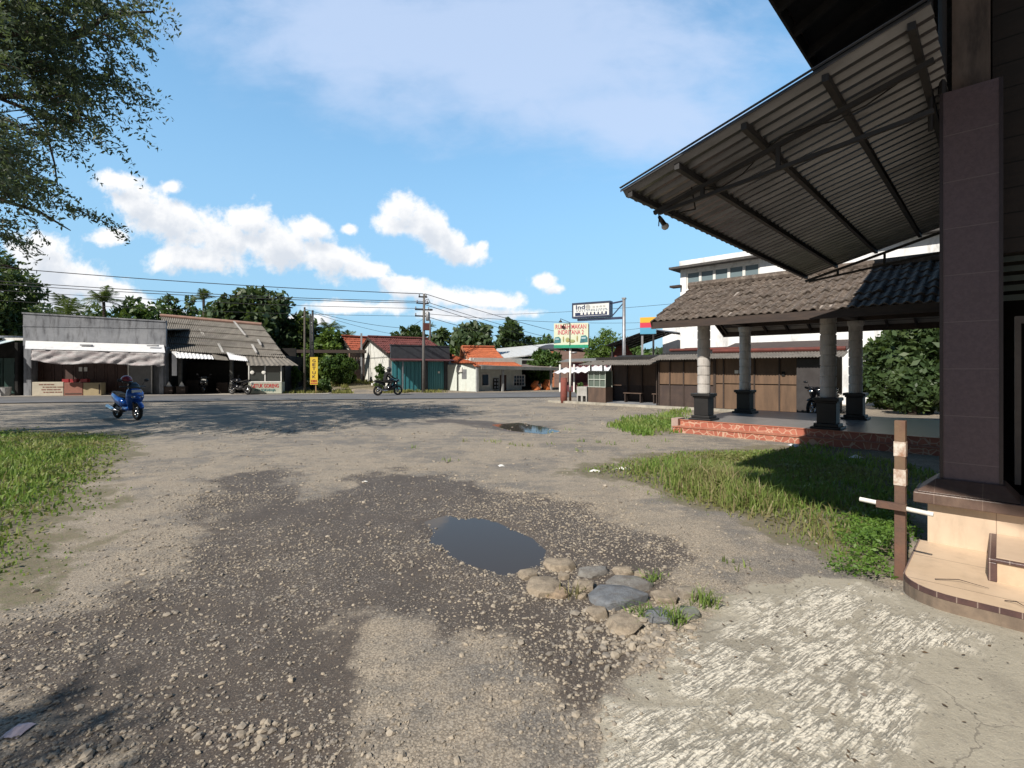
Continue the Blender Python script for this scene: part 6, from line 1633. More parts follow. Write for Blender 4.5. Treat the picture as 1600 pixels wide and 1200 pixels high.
sc1 = scooter('metallic blue scooter parked at the grass edge with a red helmet on it', M_blue_paint, 'parked scooters')
pf = G(214, 657.5); prr = G(184, 652.5); mid = (pf + prr) / 2; dv = (pf - prr); an = math.atan2(dv.y, dv.x)
sc1.location = (mid.x, mid.y, 0.0); an += R(7); sc1.rotation_euler = (0, 0, an)
sc2 = scooter('black scooter facing the road inside the open dark getuk shop', M_black_paint, 'parked scooters', True)
p = P(320, 577, 33.2); sc2.location = (p.x, p.y, 0.02); sc2.rotation_euler = (0, 0, R(-65))
# helmet over the right mirror of the blue scooter
hm = thing('helmet', 'dark red helmet hung on the mirror of the blue scooter', 'helmet')
hw_ = sc1.matrix_basis @ Vector((.33, -.30, 1.22)) if False else Matrix.Translation(sc1.location) @ Matrix.Rotation(an, 4, 'Z') @ Vector((.34, -.16, 1.27))
hm.location = hw_; hm.rotation_euler = (0, R(8), an); hm.scale = (1.05, 1.05, 1.05)
k = MB(); secs = []
for i in range(12):
    ph = math.pi * i / 11 * .66; secs.append(((0, 0, .13 * math.cos(ph)), (.165 * max(math.sin(ph), .02), 0, 0), (0, .14 * max(math.sin(ph), .02), 0)))
k.loft(secs, 20); k.build('shell', mat('dark_red_helmet', (.20, .015, .035), (.17, .012, .03), rough=.25, bump=0), hm, True)
k = MB(); k.loft([((.06, 0, -.02), (.125, 0, 0), (0, .135, 0)), ((.05, 0, -.09), (.115, 0, 0), (0, .125, 0))], 16); k.build('visor', M_glassdark, hm, True)
k = MB(); k.loft([((0, 0, -.06), (.145, 0, 0), (0, .125, 0)), ((0, 0, -.10), (.13, 0, 0), (0, .115, 0))], 16); k.build('lining', M_rubber, hm, True)

def motorbike(label, group):
    o = thing('motorcycle', label, 'motorcycle', group=group)
    wheel(o, .66, .30, .10, M_chrome); wheel(o, -.64, .30, .12, M_chrome)
    b = MB()
    b.loft([((-.05, 0, .80), (0, .08, 0), (0, 0, .06)), ((.1, 0, .86), (0, .15, 0), (0, 0, .13)), ((.3, 0, .89), (0, .17, 0), (0, 0, .14)), ((.42, 0, .86), (0, .10, 0), (0, 0, .09))], 14)
    b.build('tank', M_black_paint, o, True)
    f_ = MB(); f_.loft([((.38, 0, .60), (0, .17, 0), (.02, 0, .16)), ((.52, 0, .78), (0, .18, 0), (.06, 0, .16)), ((.66, 0, .92), (0, .12, 0), (.05, 0, .09)), ((.72, 0, .95), (0, .05, 0), (.02, 0, .04))], 14)
    f_.loft([((-.05, 0, .46), (0, .15, 0), (0, 0, .12)), ((.2, 0, .45), (0, .17, 0), (0, 0, .16)), ((.42, 0, .52), (0, .15, 0), (0, 0, .14))], 12); f_.build('fairing', M_black_paint, o, True)
    s = MB(); s.loft([((-.85, 0, .93), (0, .05, 0), (0, 0, .03)), ((-.55, 0, .87), (0, .11, 0), (0, 0, .05)), ((-.25, 0, .80), (0, .14, 0), (0, 0, .06)), ((.02, 0, .80), (0, .09, 0), (0, 0, .04))], 12); s.build('seat', M_rubber, o, True)
    t = MB(); t.loft([((-.95, 0, .88), (0, .03, 0), (0, 0, .03)), ((-.6, 0, .78), (0, .10, 0), (0, 0, .06)), ((-.2, 0, .66), (0, .12, 0), (0, 0, .10))], 12); t.build('tail', M_black_paint, o, True)
    e = MB(); e.loft([((-.25, 0, .42), (0, .13, 0), (0, 0, .13)), ((.1, 0, .42), (0, .15, 0), (0, 0, .15)), ((.28, 0, .46), (0, .11, 0), (0, 0, .10))], 10); e.build('engine', M_darksteel, o, True)
    k = MB()
    for s_ in (-1, 1): k.tube([(.66, s_ * .08, .30), (.47, s_ * .08, .92)], .024, 8); k.beam((-.64, s_ * .09, .30), (-.15, s_ * .09, .42), .04, .05)
    k.build('fork', M_darksteel, o, True)
    k = MB(); k.tube([(.36, -.34, .99), (.44, -.15, 1.0), (.44, .15, 1.0), (.36, .34, .99)], .016, 8); k.build('handlebar', M_black, o, True)
    for s_ in (-1, 1):
        m_ = MB(); m_.tube([(.42, s_ * .22, 1.0), (.46, s_ * .28, 1.14)], .008, 6); m_.ell((.46, s_ * .33, 1.17), (.02, .08, .04), 10, 6); m_.build('mirror', M_black, o, True)
    f2 = []
    for i in range(7):
        a = R(50 + i * 15); f2.append(((.66 + .34 * math.cos(a), 0, .30 + .34 * math.sin(a)), (0, .065, 0), (.02 * math.cos(a), 0, .02 * math.sin(a))))
    k = MB(); k.loft(f2, 10); k.build('fender', M_black_paint, o, True)
    k = MB(); k.tube([(.1, -.13, .32), (-.3, -.16, .30), (-.75, -.18, .46)], [.03, .05, .06], 10); k.build('exhaust', M_chrome, o, True)
    k = MB(); k.box(-1.02, -1.0, -.09, .09, .62, .76); k.beam((-1.0, 0, .70), (-.8, 0, .80), .05, .03); k.build('number_plate', M_paper, o)
    k = MB(); k.ell((.73, 0, .86), (.03, .08, .06), 10, 6); k.build('headlight', M_chrome, o, True)
    return o
mb1 = motorbike('black motorcycle being ridden along the road before the teal shop', 'motorcycles')
yr = 30.9; cxr = P(606, 577, yr); rot = R(38)
mb1.location = (cxr.x, cxr.y, .012); mb1.rotation_euler = (0, 0, rot)
mb2 = copy_tree(mb1); tag(mb2, 'black motorcycle parked beside the lettered getuk food cart')
p = P(375, 577, 31.9); mb2.location = (p.x, p.y, .02); mb2.rotation_euler = (0, 0, R(160))
k_g = G(1283, 652); mb3 = copy_tree(mb1); tag(mb3, 'black motorcycle parked in the shade at the right end of the stalls'); p = SF_.wp(SF_.at(1288, 600)[0], -.2); mb3.location = (p.x, p.y, 0); mb3.rotation_euler = (0, 0, R(-150))

# ------------------------------------------------------------------ the rider
def skin_body(name, joints, edges, par, m, root=0):
    me = bpy.data.meshes.new(name); me.from_pydata([j[0] for j in joints], edges, [])
    me.materials.append(m)
    o = link(name, me, par)
    md = o.modifiers.new('skin', 'SKIN')
    if not me.skin_vertices: me.attributes  # layer is created with the modifier below
    bpy.context.view_layer.objects.active = o
    return o, md
rider = thing('person', 'rider in black jacket and helmet leaning forward on the moving motorcycle', 'person', mb1.location, rot)
J = []; E = []
def j(p, r, parent=None):
    J.append((p, r)); i = len(J) - 1
    if parent is not None: E.append((parent, i))
    return i
pel = j((-.22, 0, .93), .15); wa = j((-.16, 0, 1.10), .135, pel); ch = j((-.06, 0, 1.28), .155, wa); nk = j((.03, 0, 1.43), .065, ch); hd = j((.06, 0, 1.56), .085, nk); ht_ = j((.07, 0, 1.64), .07, hd)
for s_ in (-1, 1):
    sh = j((-.01, s_ * .19, 1.36), .07, ch); el = j((.13, s_ * .27, 1.14), .05, sh); wr_ = j((.33, s_ * .27, 1.03), .034, el); pm = j((.38, s_ * .27, 1.03), .036, wr_)
    for q, (dy, ln) in enumerate(((-.03, .05), (-.01, .06), (.01, .055), (.03, .045))):
        k1 = j((.38 + ln * .6, s_ * (.27 + dy), 1.04), .011, pm); k2 = j((.38 + ln * .75, s_ * (.27 + dy), 1.0), .010, k1); j((.38 + ln * .3, s_ * (.27 + dy), .975), .009, k2)
    t1 = j((.36, s_ * .235, 1.0), .012, pm); j((.39, s_ * .225, .975), .010, t1)
    hp = j((-.18, s_ * .10, .90), .105, pel); kn = j((.20, s_ * .20, .78), .07, hp); ak = j((-.04, s_ * .17, .42), .045, kn); ft = j((.02, s_ * .17, .36), .042, ak); j((.14, s_ * .18, .35), .035, ft)
M_jacket = mat('black_riding_clothes', (.016, .016, .018), (.026, .025, .027), scale=8, rough=.8, bump=.4)
me = bpy.data.meshes.new('body'); me.from_pydata([a for a, _ in J], E, []); me.materials.append(M_jacket)
body = link('body', me, rider)
md = body.modifiers.new('skin', 'SKIN'); md.use_smooth_shade = True
if not me.skin_vertices:
    bpy.context.view_layer.objects.active = body; body.select_set(True); bpy.ops.object.mode_set(mode='OBJECT')
for i, (_, r_) in enumerate(J):
    sv = me.skin_vertices[0].data[i]; sv.radius = (r_, r_); sv.use_root = (i == pel)
sb = body.modifiers.new('sub', 'SUBSURF'); sb.levels = 1; sb.render_levels = 2
k = MB(); k.ell((.07, 0, 1.58), (.155, .13, .155), 18, 12); k.loft([((.13, 0, 1.50), (.10, 0, 0), (0, .10, 0)), ((.13, 0, 1.44), (.08, 0, 0), (0, .085, 0))], 14); k.build('helmet', mat('grey_black_helmet', (.05, .05, .055), (.03, .03, .03), rough=.3, bump=0), rider, True)
k = MB(); k.ell((.145, 0, 1.585), (.09, .105, .06), 14, 8); k.build('visor', M_glassdark, rider, True)
k = MB(); k.ell((-.14, 0, 1.26), (.10, .15, .17), 14, 10, Matrix.Rotation(R(25), 3, 'Y')); k.build('jacket_back', M_jacket, rider, True)
# ================================================================== trees
M_bark = mat('bark', (.075, .06, .05), (.045, .037, .032), scale=5, stretch=(1, 1, .3), rough=.95, bump=.6)
LM = {'dark': leaf_mat('dark_leaves', (.04, .072, .03), (.07, .115, .042), (.095, .135, .05), .3),
      'mid': leaf_mat('mid_leaves', (.05, .10, .025), (.085, .15, .04), (.04, .075, .022), .3),
      'light': leaf_mat('light_leaves', (.10, .17, .035), (.15, .23, .05), (.07, .12, .03), .35),
      'teak': leaf_mat('broad_leaves', (.04, .075, .035), (.075, .115, .05), (.10, .13, .07), .25),
      'fore': leaf_mat('fine_leaves', (.05, .072, .05), (.08, .105, .072), (.105, .125, .085), .32)}
def tree(name, label, base, height, rad, leaf='mid', n=3500, size=.3, seed=0, crown_lo=.3, cat='tree', group=None, clumps=34, rz=None, trunk=.16, aspect=.5, squash=1.0):
    r = np.random.default_rng(seed); bx, by = base; bz = float(ground_z([bx], [by])[0])
    o = thing(name, label, cat, (bx, by, bz), 0, group)
    z0 = height * crown_lo; zc = (z0 + height) / 2; rzz = rz or (height - z0) / 2
    cl = []
    for i in range(clumps):
        d = r.normal(0, 1, 3); d /= np.linalg.norm(d); q = r.uniform(.35, .85)
        cr = r.uniform(.22, .5) * min(rad, rzz)
        cl.append((np.array([d[0] * rad * q, d[1] * rad * q * squash, zc + d[2] * rzz * q]), cr))
    cl.append((np.array([0, 0, zc]), .5 * min(rad, rzz)))
    top = np.array([r.uniform(-.15, .15) * rad, 0, height - .3 * min(rad, rzz)]); cl.append((top, .3 * min(rad, rzz)))
    w = np.array([c[1] ** 2 for c in cl]); w /= w.sum()
    pick = r.choice(len(cl), n, p=w)
    d = r.normal(0, 1, (n, 3)); d /= np.linalg.norm(d, axis=1)[:, None]
    rr = r.uniform(.45, 1.0, n) ** .6 * np.array([cl[k][1] for k in pick]) * r.uniform(.85, 1.2, n)
    pts = np.array([cl[k][0] for k in pick]) + d * rr[:, None]
    pts[:, 2] = np.maximum(pts[:, 2], .1)
    v, f = leafcloud(pts, size, r, aspect)
    np_mesh('crown', v, f, LM[leaf], o)
    k = MB(); zt = zc
    k.tube([(0, 0, -.2), (r.uniform(-.1, .1), 0, zt * .5), (r.uniform(-.2, .2), 0, zt)], [trunk, trunk * .8, trunk * .5], 8)
    for c, cr in cl[:7]: k.tube([(0, 0, z0 * .9), tuple(c * .55 + np.array([0, 0, z0 * .4])), tuple(c)], [trunk * .45, trunk * .3, trunk * .12], 5)
    k.build('trunk', M_bark, o, True)
    return o
def tree_px(name, label, px, ytop, Y, wpx, **k):
    b = P(px, 577, Y); gz = float(ground_z([b.x], [b.y])[0])
    return tree(name, label, (b.x, b.y), P(px, ytop, Y).z - gz, wpx / 2 / F * Y, **k)
M_frond = leaf_mat('palm_fronds', (.05, .085, .03), (.10, .135, .05), (.15, .17, .07), .3)
def palm(label, px, ytop, Y, wpx, seed, nf=18, group='palms behind the shops', upright=.35):
    r = np.random.default_rng(seed); b = P(px, 577, Y); h = P(px, ytop, Y).z; L_ = wpx * .72 / F * Y
    o = thing('palm_tree', label, 'palm tree', (b.x, b.y, 0), 0, group)
    zc = h - L_ * .6
    k = MB(); k.tube([(0, 0, -.2), (.15, 0, zc * .5), (0, 0, zc)], [.17, .14, .11], 8); k.build('trunk', M_bark, o, True)
    V = []; Fc = []
    for i in range(nf):
        a = 2 * math.pi * i / nf + r.uniform(-.2, .2); el = r.uniform(.0, 1.25) + upright * .3
        dv = np.array([math.cos(a) * math.cos(el), math.sin(a) * math.cos(el), math.sin(el)]); ln = L_ * r.uniform(.85, 1.15)
        side = np.array([-math.sin(a), math.cos(a), 0])
        m = 22
        for j in range(m):
            t = (j + 1) / m
            p = np.array([0, 0, zc]) + dv * ln * t + np.array([0, 0, -ln * .55 * t * t * (1.15 - .5 * math.sin(el))])
            tan = dv * ln + np.array([0, 0, -ln * 1.1 * t * (1.15 - .5 * math.sin(el))]); tan /= np.linalg.norm(tan)
            ll = ln * .30 * math.sin(math.pi * min(.12 + t * .9, 1)) + .05
            for s_ in (-1, 1):
                q = p + (side * s_ * .8 + tan * .55 + np.array([0, 0, -.35 + r.uniform(-.15, .1)])) * ll
                wv = tan * .035 * max(L_ / 2.5, .6)
                n0 = len(V); V += [p - wv, p + wv, q + wv * .3, q - wv * .3]; Fc.append((n0, n0 + 1, n0 + 2, n0 + 3))
    np_mesh('fronds', V, Fc, M_frond, o)
    return o
palm('palm with drooping fronds above the left part of the grey parapet', 105, 461, 42, 74, 1)
palm('tall palm standing clear above the grey parapet', 162, 449, 44, 52, 2, 20)
palm('shaggy upright palm behind the fibre cement roof ridge', 318, 453, 46, 34, 3, 16, upright=1.2)
palm('dark palm at the right end of the tall leafy trees', 512, 498, 46, 46, 4)
palm('low palm poking above the brown brick house', 545, 515, 56, 34, 5, 14)
palm('pale palm half hidden under the large tree at the left edge', 40, 470, 40, 60, 6, 14)
palm('tiny far palm beside the thin pole right of the utility pole', 672, 503, 70, 18, 7, 12)
T = [('dark dense tree towering behind the green kiosk', 8, 392, 37, 110, 'dark', 8000, .2, .05),
 ('dark leafy tree between the pale palm and the drooping palm', 70, 470, 48, 90, 'dark', 4500, .26, .05),
 ('dark tree behind the tall clear palm', 155, 474, 52, 90, 'dark', 4200, .3, .05),
 ('pale green tree low behind the middle of the fibre cement roof', 335, 480, 54, 90, 'mid', 3600, .3, .05),
 ('green tree behind the teal shop roof, left one', 600, 530, 66, 60, 'mid', 2400, .36, .05),
 ('dark green tree low between the spiky top tree and the teal shop', 715, 530, 60, 56, 'dark', 2400, .36, .05),
 ('dark green tree low right of the spiky top tree', 770, 532, 62, 50, 'dark', 2400, .36, .05),
 ('bushy tree with a domed crown behind the grey parapet', 214, 461, 46, 96, 'mid', 4200, .26, .1),
 ('small dark tree between the domed tree and the shaggy palm', 268, 461, 48, 66, 'dark', 3000, .26, .1),
 ('dark tree directly left of the shaggy palm', 297, 462, 50, 54, 'dark', 2500, .26, .1),
 ('tall broad leaved tree above the fibre cement roof, highest of its row', 385, 448, 44, 110, 'teak', 6500, .34, .1),
 ('broad leaved tree sloping down right of the highest one', 434, 465, 45, 96, 'teak', 4500, .34, .05),
 ('dark leafy tree above the slim grey pole', 472, 486, 46, 80, 'dark', 3800, .32, .03),
 ('bright green tree behind the yellow banner sign', 510, 520, 43, 64, 'light', 4500, .26, .0),
 ('dark tree between the brick house and the banner poles', 545, 535, 52, 50, 'dark', 2600, .3, .0),
 ('small round far tree left of the utility pole top', 627, 511, 62, 30, 'dark', 1200, .34, .3),
 ('wider far tree just left of the utility pole', 649, 510, 62, 40, 'dark', 1600, .34, .25),
 ('far tree right of the utility pole', 688, 513, 60, 40, 'dark', 1500, .34, .25),
 ('broad leaved tree with spiky top above the orange roof', 738, 501, 50, 82, 'teak', 3800, .36, .15),
 ('bright green small tree between teal shop and orange roof', 702, 541, 47, 30, 'light', 1800, .25, .1),
 ('tall narrow dark tree standing alone above the pale hall roof', 800, 498, 58, 48, 'dark', 2600, .36, .3),
 ('low dark tree at the right foot of the tall narrow tree', 826, 526, 60, 36, 'dark', 1800, .34, .1),
 ('flat topped far trees left of the restaurant board', 856, 524, 66, 70, 'mid', 2600, .36, .1),
 ('leafy tree in front of the brown hall wall', 850, 546, 41, 52, 'mid', 4200, .22, .15),
 ('feathery bamboo like tree right of the restaurant board', 944, 509, 44, 70, 'light', 5000, .2, .05),
 ('green tree behind the tall sign pole', 985, 532, 46, 50, 'mid', 3200, .26, .05),
 ('variegated shrub under the dark metal awning', 1013, 556, 34, 40, 'light', 2500, .18, .1)]
for i, (lab, px, yt, Y, w, lf, n, sz, lo) in enumerate(T):
    tree_px('bamboo_tree' if 'bamboo' in lab else ('shrub' if 'shrub' in lab else 'tree'), lab, px, yt, Y, w, leaf=lf, n=n, size=sz, seed=200 + i, crown_lo=lo, group='trees beyond the road', aspect=.25 if 'bamboo' in lab else .5, cat='shrub' if 'shrub' in lab else 'tree')
# roadside shrubs
for i, (lab, px, yt, Y, w, lf, n, sz) in enumerate((
 ('large dense shrub right of the yellow banner sign', 528, 553, 37.5, 62, 'mid', 5200, .16),
 ('low bush at the foot of the yellow banner sign', 506, 593, 34.6, 30, 'mid', 1800, .10),
 ('banana leaved shrub beside the food cart roof end', 452, 572, 36, 30, 'mid', 1800, .22),
 ('dark shrub mass between food cart and banner sign', 466, 560, 39, 44, 'dark', 2600, .2),
 ('round clipped bush behind the motorcycle rider', 595, 568, 34.6, 19, 'mid', 2600, .07),
 ('small shrub beside the brick house gateway', 548, 585, 38.6, 22, 'mid', 1200, .12),
 ('flowering pot plant before the dark red stall', 907, 597, 30, 15, 'mid', 700, .07))):
    b = P(px, 577, Y)
    tree_px('shrub' if 'round' not in lab else 'topiary_bush', lab, px, yt, Y, w, leaf=lf, n=n, size=sz, seed=300 + i, crown_lo=.02 if 'round' not in lab else .12, cat='shrub', clumps=22, trunk=.05, squash=.8)
# dense hedge tree right of the pavilion
for i, (lab, px, yt, Y, w, lf, n, sz, lo) in enumerate((
 ('leafy hedge tree behind the pavilion right of its last pale column', 1392, 492, 20, 104, 'dark', 8000, .14, .0),
 ('dark tree deep behind the pavilion near the purple column', 1452, 480, 18.5, 120, 'dark', 7500, .16, .0),
 ('leafy bush low between the hedge tree and the dark tree behind the pavilion', 1425, 575, 17.8, 70, 'dark', 4000, .12, .0),
 ('dark creeper bush at the foot of the white building wall', 1335, 520, 24, 40, 'dark', 2500, .14, .02))):
    tree_px('hedge_tree', lab, px, yt, Y, w, leaf=lf, n=n, size=sz, seed=400 + i, crown_lo=lo, cat='tree', clumps=40, squash=.6)
# far wood filling the gaps on the skyline
r = np.random.default_rng(77); n = 16000
x = r.uniform(-75, 70, n); y = 72 + r.uniform(0, 6, n); hmax = 3.2 + 2.6 * fbm(x, x * 0, .12, 4, 9) 
z = r.uniform(0, 1, n) ** .7 * hmax
v, f = leafcloud(np.stack([x, y, z], 1), .55, r, .55)
tag(np_mesh('woodland', v, f, LM['dark']), 'distant dark green woodland on the skyline behind the shops', 'woodland', kind='stuff')

# ------------------------------------------------------------------ big tree overhanging from the left
tb = (-15.2, 11.0)
o = thing('shade_tree', 'large fine leaved tree overhanging the yard from the left edge', 'tree', (*tb, 0))
outl = np.array([(-900, -420), (-200, -420), (30, -150), (190, -30), (225, 0), (205, 30), (225, 50), (175, 70), (180, 110), (178, 150), (150, 175), (146, 215), (130, 245), (132, 280), (124, 315), (100, 340), (70, 352), (45, 352), (25, 360), (20, 372), (-30, 380), (-60, 390), (-100, 395), (-300, 410), (-900, 420)], float)
pts = []; ax = []; r = np.random.default_rng(91)
sprays = []
tries = 0
while len(sprays) < 720 and tries < 60000:
    tries += 1
    px, py = r.uniform(-560, 420), r.uniform(-520, 510)
    q = sdf(outl, np.array([px]), np.array([py]))[0]
    if q < 4: continue
    if r.uniform() > .35 + .65 * min(q / 130, 1): continue
    if px > 120 and r.uniform() > .75: continue
    if vnoise(np.array([px / 58.0 + 40]), np.array([py / 40.0 + 40]), 4)[0] < .44: continue
    Y = r.uniform(10.2, 12.6) if px > 0 else r.uniform(8.5, 16)
    if py > 330: Y = r.uniform(11, 17)
    p = P(px, py, Y)
    if p.z > 13.5: continue
    sprays.append(p)
tries = 0; n0_ = len(sprays)
while len(sprays) < n0_ + 340 and tries < 20000:
    tries += 1
    px, py = r.uniform(-760, 10), r.uniform(-260, 370)
    if sdf(outl, np.array([px]), np.array([py]))[0] < 4: continue
    p = P(px, py, r.uniform(8.5, 15.5))
    if p.z < 12: sprays.append(p)
# one limb reaching towards the viewer, over the lower left corner
for k in range(26):
    sprays.append(Vector((-6.2 + r.normal(0, .35), -2.5 + r.normal(0, .25), 4.9 + r.normal(0, .3))))
LV = []; LS = []; twig = MB()
hub = Vector((tb[0] + 1.2, tb[1] - .2, 4.2))
for p in sprays:
    out = (p - hub); out.z *= .3; out = out.normalized() if out.length > 0 else Vector((1, 0, 0))
    L_ = r.uniform(.7, 1.35)
    for s_ in range(r.integers(3, 6)):
        dv = (out + Vector((r.normal(0, .55), r.normal(0, .55), r.normal(-.28, .35)))).normalized()
        m = int(24 * L_)
        for j_ in range(m):
            t = (j_ + 1) / m
            c = p + dv * L_ * t + Vector((0, 0, -.38 * L_ * t * t))
            for e in range(2):
                LV.append((c.x + r.normal(0, .05), c.y + r.normal(0, .05), c.z + r.normal(-.02, .05)))
        if s_ == 0 and r.uniform() < .8: twig.tube([p - out * .4, p, p + dv * L_ * .6 + Vector((0, 0, -.12 * L_)), p + dv * L_ + Vector((0, 0, -.36 * L_))], [.014, .012, .008, .004], 4)
LV = np.array(LV) - np.array([tb[0], tb[1], 0])
v, f = leafcloud(LV, .056, r, .36)
np_mesh('crown', v, f, LM['fore'], o)
k = MB(); T0 = Vector((*tb, 0))
k.tube([(0, 0, -.3), (.1, 0, 1.6), (.5, -.1, 3.2), (1.2, -.2, 4.2)], [.42, .36, .32, .28], 12)
def limb(pts, r0, r1):
    n_ = len(pts); k.tube([Vector(q) - T0 for q in pts], [r0 + (r1 - r0) * i / (n_ - 1) for i in range(n_)], 8)
limb([hub, P(-160, 60, 12), P(-40, 45, 11.8), P(30, 52, 11.5), P(75, 60, 11.5), P(112, 58, 11.4), P(138, 44, 11.3), P(170, 22, 11.3), P(240, 18, 11.2)], .2, .02)
limb([P(112, 58, 11.4), P(128, 78, 11.4), P(132, 95, 11.3)], .05, .012)
limb([P(138, 50, 11.3), P(165, 54, 11.2), P(200, 70, 11.2)], .04, .01)
limb([hub, P(-120, 180, 12), P(-10, 150, 12), P(60, 152, 11.8), P(150, 190, 11.5)], .13, .012)
limb([P(-10, 150, 12), P(45, 172, 12), P(72, 205, 11.8), P(85, 255, 11.6), P(90, 290, 11.5)], .045, .01)
limb([hub, P(-200, 260, 13), P(-40, 300, 13), P(60, 330, 12.5), P(110, 360, 12.2)], .12, .012)
limb([hub, P(-260, 380, 14), P(-60, 400, 14), P(30, 420, 13.8)], .12, .02)
limb([hub, Vector((-17.5, 5, 5)), Vector((-13, -3, 5.2)), Vector((-6.5, -2.5, 4.8))], .15, .03)
limb([hub, hub + Vector((0, 1, 3)), hub + Vector((2, 1, 6))], .18, .05); limb([hub, hub + Vector((-2, 1, 3))], .15, .05)
k.build('trunk', M_bark, o, True)
twig.v = [(a - tb[0], b - tb[1], c) for a, b, c in twig.v]
twig.build('twigs', M_bark, o)

# ================================================================== sky
SUN_AZ, SUN_EL = R(219), R(42)
w = bpy.data.worlds.new('World'); scn.world = w; w.use_nodes = True
nt = w.node_tree; t = NT(nt); bg = nt.nodes['Background']
sky = nt.nodes.new('ShaderNodeTexSky'); sky.sky_type = 'NISHITA'; sky.sun_disc = False
sky.sun_elevation = SUN_EL; sky.sun_rotation = SUN_AZ; sky.altitude = 100; sky.air_density = 1.0; sky.dust_density = .6; sky.ozone_density = 1.4
tc = t.n('ShaderNodeTexCoord').outputs['Generated']
sp = t.n('ShaderNodeSeparateXYZ', i={0: tc})
front = t.math('GREATER_THAN', sp.outputs[1], .06)
yy = t.math('MAXIMUM', sp.outputs[1], .06)
pl = t.n('ShaderNodeCombineXYZ', i={0: t.math('DIVIDE', sp.outputs[0], yy), 1: t.math('DIVIDE', sp.outputs[2], yy)}).outputs[0]
BL = [(215, 318, 62, 34, -20), (262, 345, 80, 42, -12), (345, 372, 95, 48, -8), (385, 348, 52, 30, -5), (440, 385, 85, 42, -6), (480, 358, 42, 26, -10), (505, 400, 75, 34, -14), (565, 420, 45, 14, -5), (300, 400, 90, 26, 4),
      (625, 330, 44, 30, -15), (612, 350, 36, 22, -10), (662, 352, 48, 32, -35), (700, 385, 52, 28, -35), (735, 398, 30, 20, -20), (752, 385, 14, 10, 20),
      (70, 410, 70, 50, -25), (110, 440, 80, 42, -25), (60, 470, 150, 50, 0), (185, 468, 95, 26, -18), (255, 490, 80, 14, -8),
      (640, 448, 50, 18, -3), (700, 462, 75, 20, -5), (770, 470, 55, 18, -5), (740, 490, 110, 12, 0), (852, 440, 30, 16, 0), (868, 452, 24, 10, 10),
      (268, 292, 26, 14, -5), (180, 282, 48, 18, -8), (170, 370, 44, 16, 0), (545, 358, 16, 10, 0), (560, 480, 90, 14, 0), (470, 500, 60, 12, 0)]
g = bpy.data.node_groups.new('CloudField', 'ShaderNodeTree')
g.interface.new_socket('Vector', in_out='INPUT', socket_type='NodeSocketVector'); g.interface.new_socket('Value', in_out='OUTPUT', socket_type='NodeSocketFloat')
gi = g.nodes.new('NodeGroupInput'); go = g.nodes.new('NodeGroupOutput'); gt_ = NT(g)
pv = gi.outputs[0]
acc = None
for (px, py, rx, ry, an) in BL:
    mp = g.nodes.new('ShaderNodeMapping'); mp.vector_type = 'TEXTURE'; g.links.new(pv, mp.inputs[0])
    mp.inputs['Location'].default_value = ((px - CX) / F, (HY - py) / F, 0); mp.inputs['Rotation'].default_value = (0, 0, R(an)); mp.inputs['Scale'].default_value = (rx * 1.04 / F, ry * 1.08 / F, 1)
    ln = gt_.n('ShaderNodeVectorMath', operation='LENGTH', i={0: mp.outputs[0]}).outputs['Value']
    acc = ln if acc is None else gt_.math('SMOOTH_MIN', acc, ln, .35)
nz = gt_.noise(pv, 9, 8, .6, .25); nz2 = gt_.noise(pv, 38, 4, .6)
nn_ = gt_.math('ADD', gt_.math('MULTIPLY', gt_.math('SUBTRACT', nz, .5), 1.9), gt_.math('MULTIPLY', gt_.math('SUBTRACT', nz2, .5), .95))
val = gt_.math('ADD', gt_.math('SUBTRACT', .93, acc), nn_)
g.links.new(val, go.inputs[0])
def field(vec):
    q = nt.nodes.new('ShaderNodeGroup'); q.node_tree = g; nt.links.new(vec, q.inputs[0]); return q.outputs[0]
d0 = field(pl)
d1 = field(t.n('ShaderNodeVectorMath', operation='ADD', i={0: pl, 1: (-.012, .030, 0)}).outputs[0])
alpha = t.math('MULTIPLY', t.ss(d0, -.10, .45), front)
shade = t.ss(d1, -.1, .95)
ccol = t.mix(shade, (8.0, 8.0, 8.05), (5.5, 5.9, 6.5))
# thin high veil across the top
cir = t.noise(t.mapping(pl, (1.1, 2.6, 1), rot=(0, 0, R(14))), 2.2, 6, .55, .5)
cir2 = t.noise(t.mapping(pl, (2.5, 4.5, 1), rot=(0, 0, R(-20))), 3.0, 5, .6, .3)
mp = nt.nodes.new('ShaderNodeMapping'); mp.vector_type = 'TEXTURE'; nt.links.new(pl, mp.inputs[0])
mp.inputs['Location'].default_value = ((760 - CX) / F, (HY - 60) / F, 0); mp.inputs['Rotation'].default_value = (0, 0, R(-7)); mp.inputs['Scale'].default_value = (620 / F, 190 / F, 1)
ln = t.n('ShaderNodeVectorMath', operation='LENGTH', i={0: mp.outputs[0]}).outputs['Value']
mp2 = nt.nodes.new('ShaderNodeMapping'); mp2.vector_type = 'TEXTURE'; nt.links.new(pl, mp2.inputs[0])
mp2.inputs['Location'].default_value = ((980 - CX) / F, (HY - 185) / F, 0); mp2.inputs['Rotation'].default_value = (0, 0, R(-10)); mp2.inputs['Scale'].default_value = (260 / F, 85 / F, 1)
ln2 = t.n('ShaderNodeVectorMath', operation='LENGTH', i={0: mp2.outputs[0]}).outputs['Value']
lnm = t.math('SMOOTH_MIN', ln, ln2, .4)
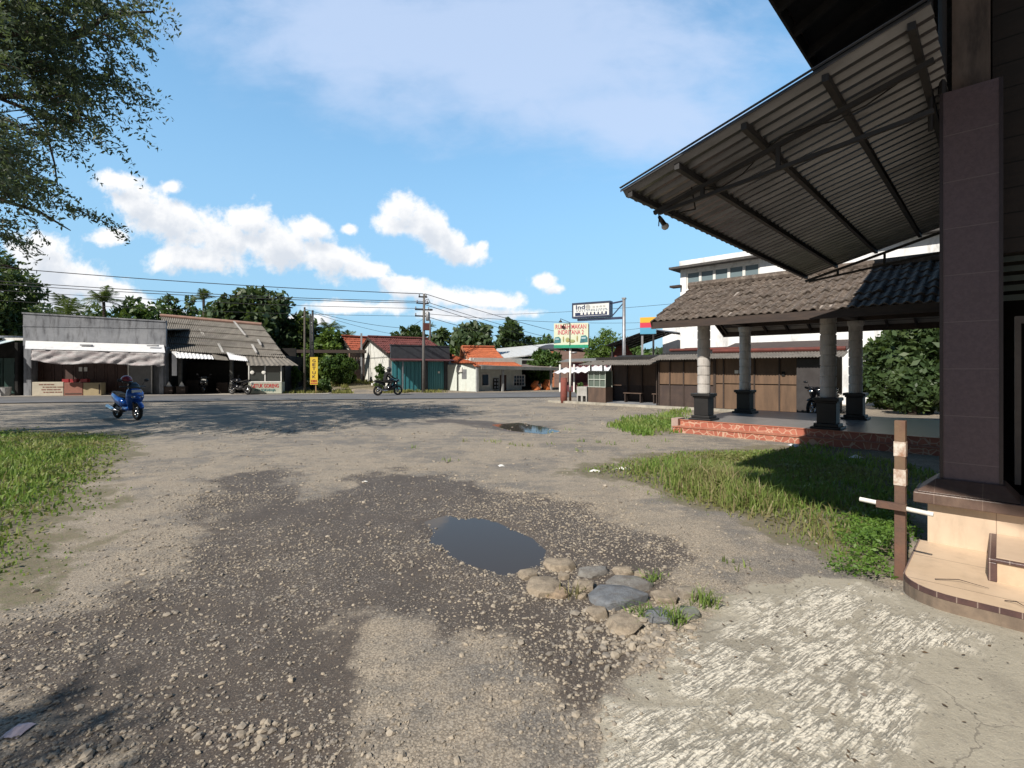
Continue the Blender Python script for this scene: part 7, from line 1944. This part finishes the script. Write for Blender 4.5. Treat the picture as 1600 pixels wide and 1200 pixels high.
veil = t.ss(t.math('ADD', t.math('SUBTRACT', 1.0, lnm), t.math('ADD', t.math('MULTIPLY', t.math('SUBTRACT', cir, .5), 1.1), t.math('MULTIPLY', t.math('SUBTRACT', cir2, .5), .7))), -.05, .75)
veil = t.math('MULTIPLY', t.math('MULTIPLY', veil, .75), front)
SKY_GAIN = 1.0
fr_s = t.ss(sp.outputs[1], -.25, .35)
dim = t.math('SUBTRACT', 1.0, t.math('MULTIPLY', t.ss(sp.outputs[2], .66, .9), .55))
skc = t.mix(1.0, t.mix(1.0, sky.outputs[0], t.n('ShaderNodeCombineColor', i={0: dim, 1: dim, 2: dim}).outputs[0], 'MULTIPLY'), t.mix(fr_s, (.24, .24, .25), (1.42, 1.98, 2.0)), 'MULTIPLY')
hz = t.ss(sp.outputs[2], .72, -.05)
skc = t.mix(t.math('MULTIPLY', t.math('MULTIPLY', hz, .92), fr_s), skc, (2.45, 4.15, 6.0))
skc = t.mix(veil, skc, (4.8, 5.75, 7.6))
skc = t.mix(alpha, skc, ccol)
nt.links.new(skc, bg.inputs['Color']); bg.inputs['Strength'].default_value = .105

# ================================================================== sun, camera, view
sd = bpy.data.lights.new('sun', 'SUN'); sd.energy = 4.9; sd.angle = R(.5); sd.color = (1.0, .93, .83)
so = bpy.data.objects.new('sun', sd); COL.objects.link(so)
dirv = Vector((math.sin(SUN_AZ) * math.cos(SUN_EL), math.cos(SUN_AZ) * math.cos(SUN_EL), math.sin(SUN_EL)))
so.rotation_euler = dirv.to_track_quat('Z', 'Y').to_euler(); so.location = (-20, -20, 30)
cd = bpy.data.cameras.new('camera'); cd.sensor_width = 36; cd.lens = 36 * F / 1600; cd.shift_y = -(600 - HY) / 1600; cd.clip_end = 3000; cd.clip_start = .05
co = bpy.data.objects.new('camera', cd); COL.objects.link(co); co.location = (0, 0, H); co.rotation_euler = (R(90), 0, 0); scn.camera = co
scn.view_settings.view_transform = 'Standard'; scn.view_settings.look = 'None'; scn.view_settings.gamma = 1; scn.view_settings.exposure = .32
scn.cycles.max_bounces = 6; scn.cycles.diffuse_bounces = 3; scn.cycles.transparent_max_bounces = 6
scn.cycles.use_denoising = True
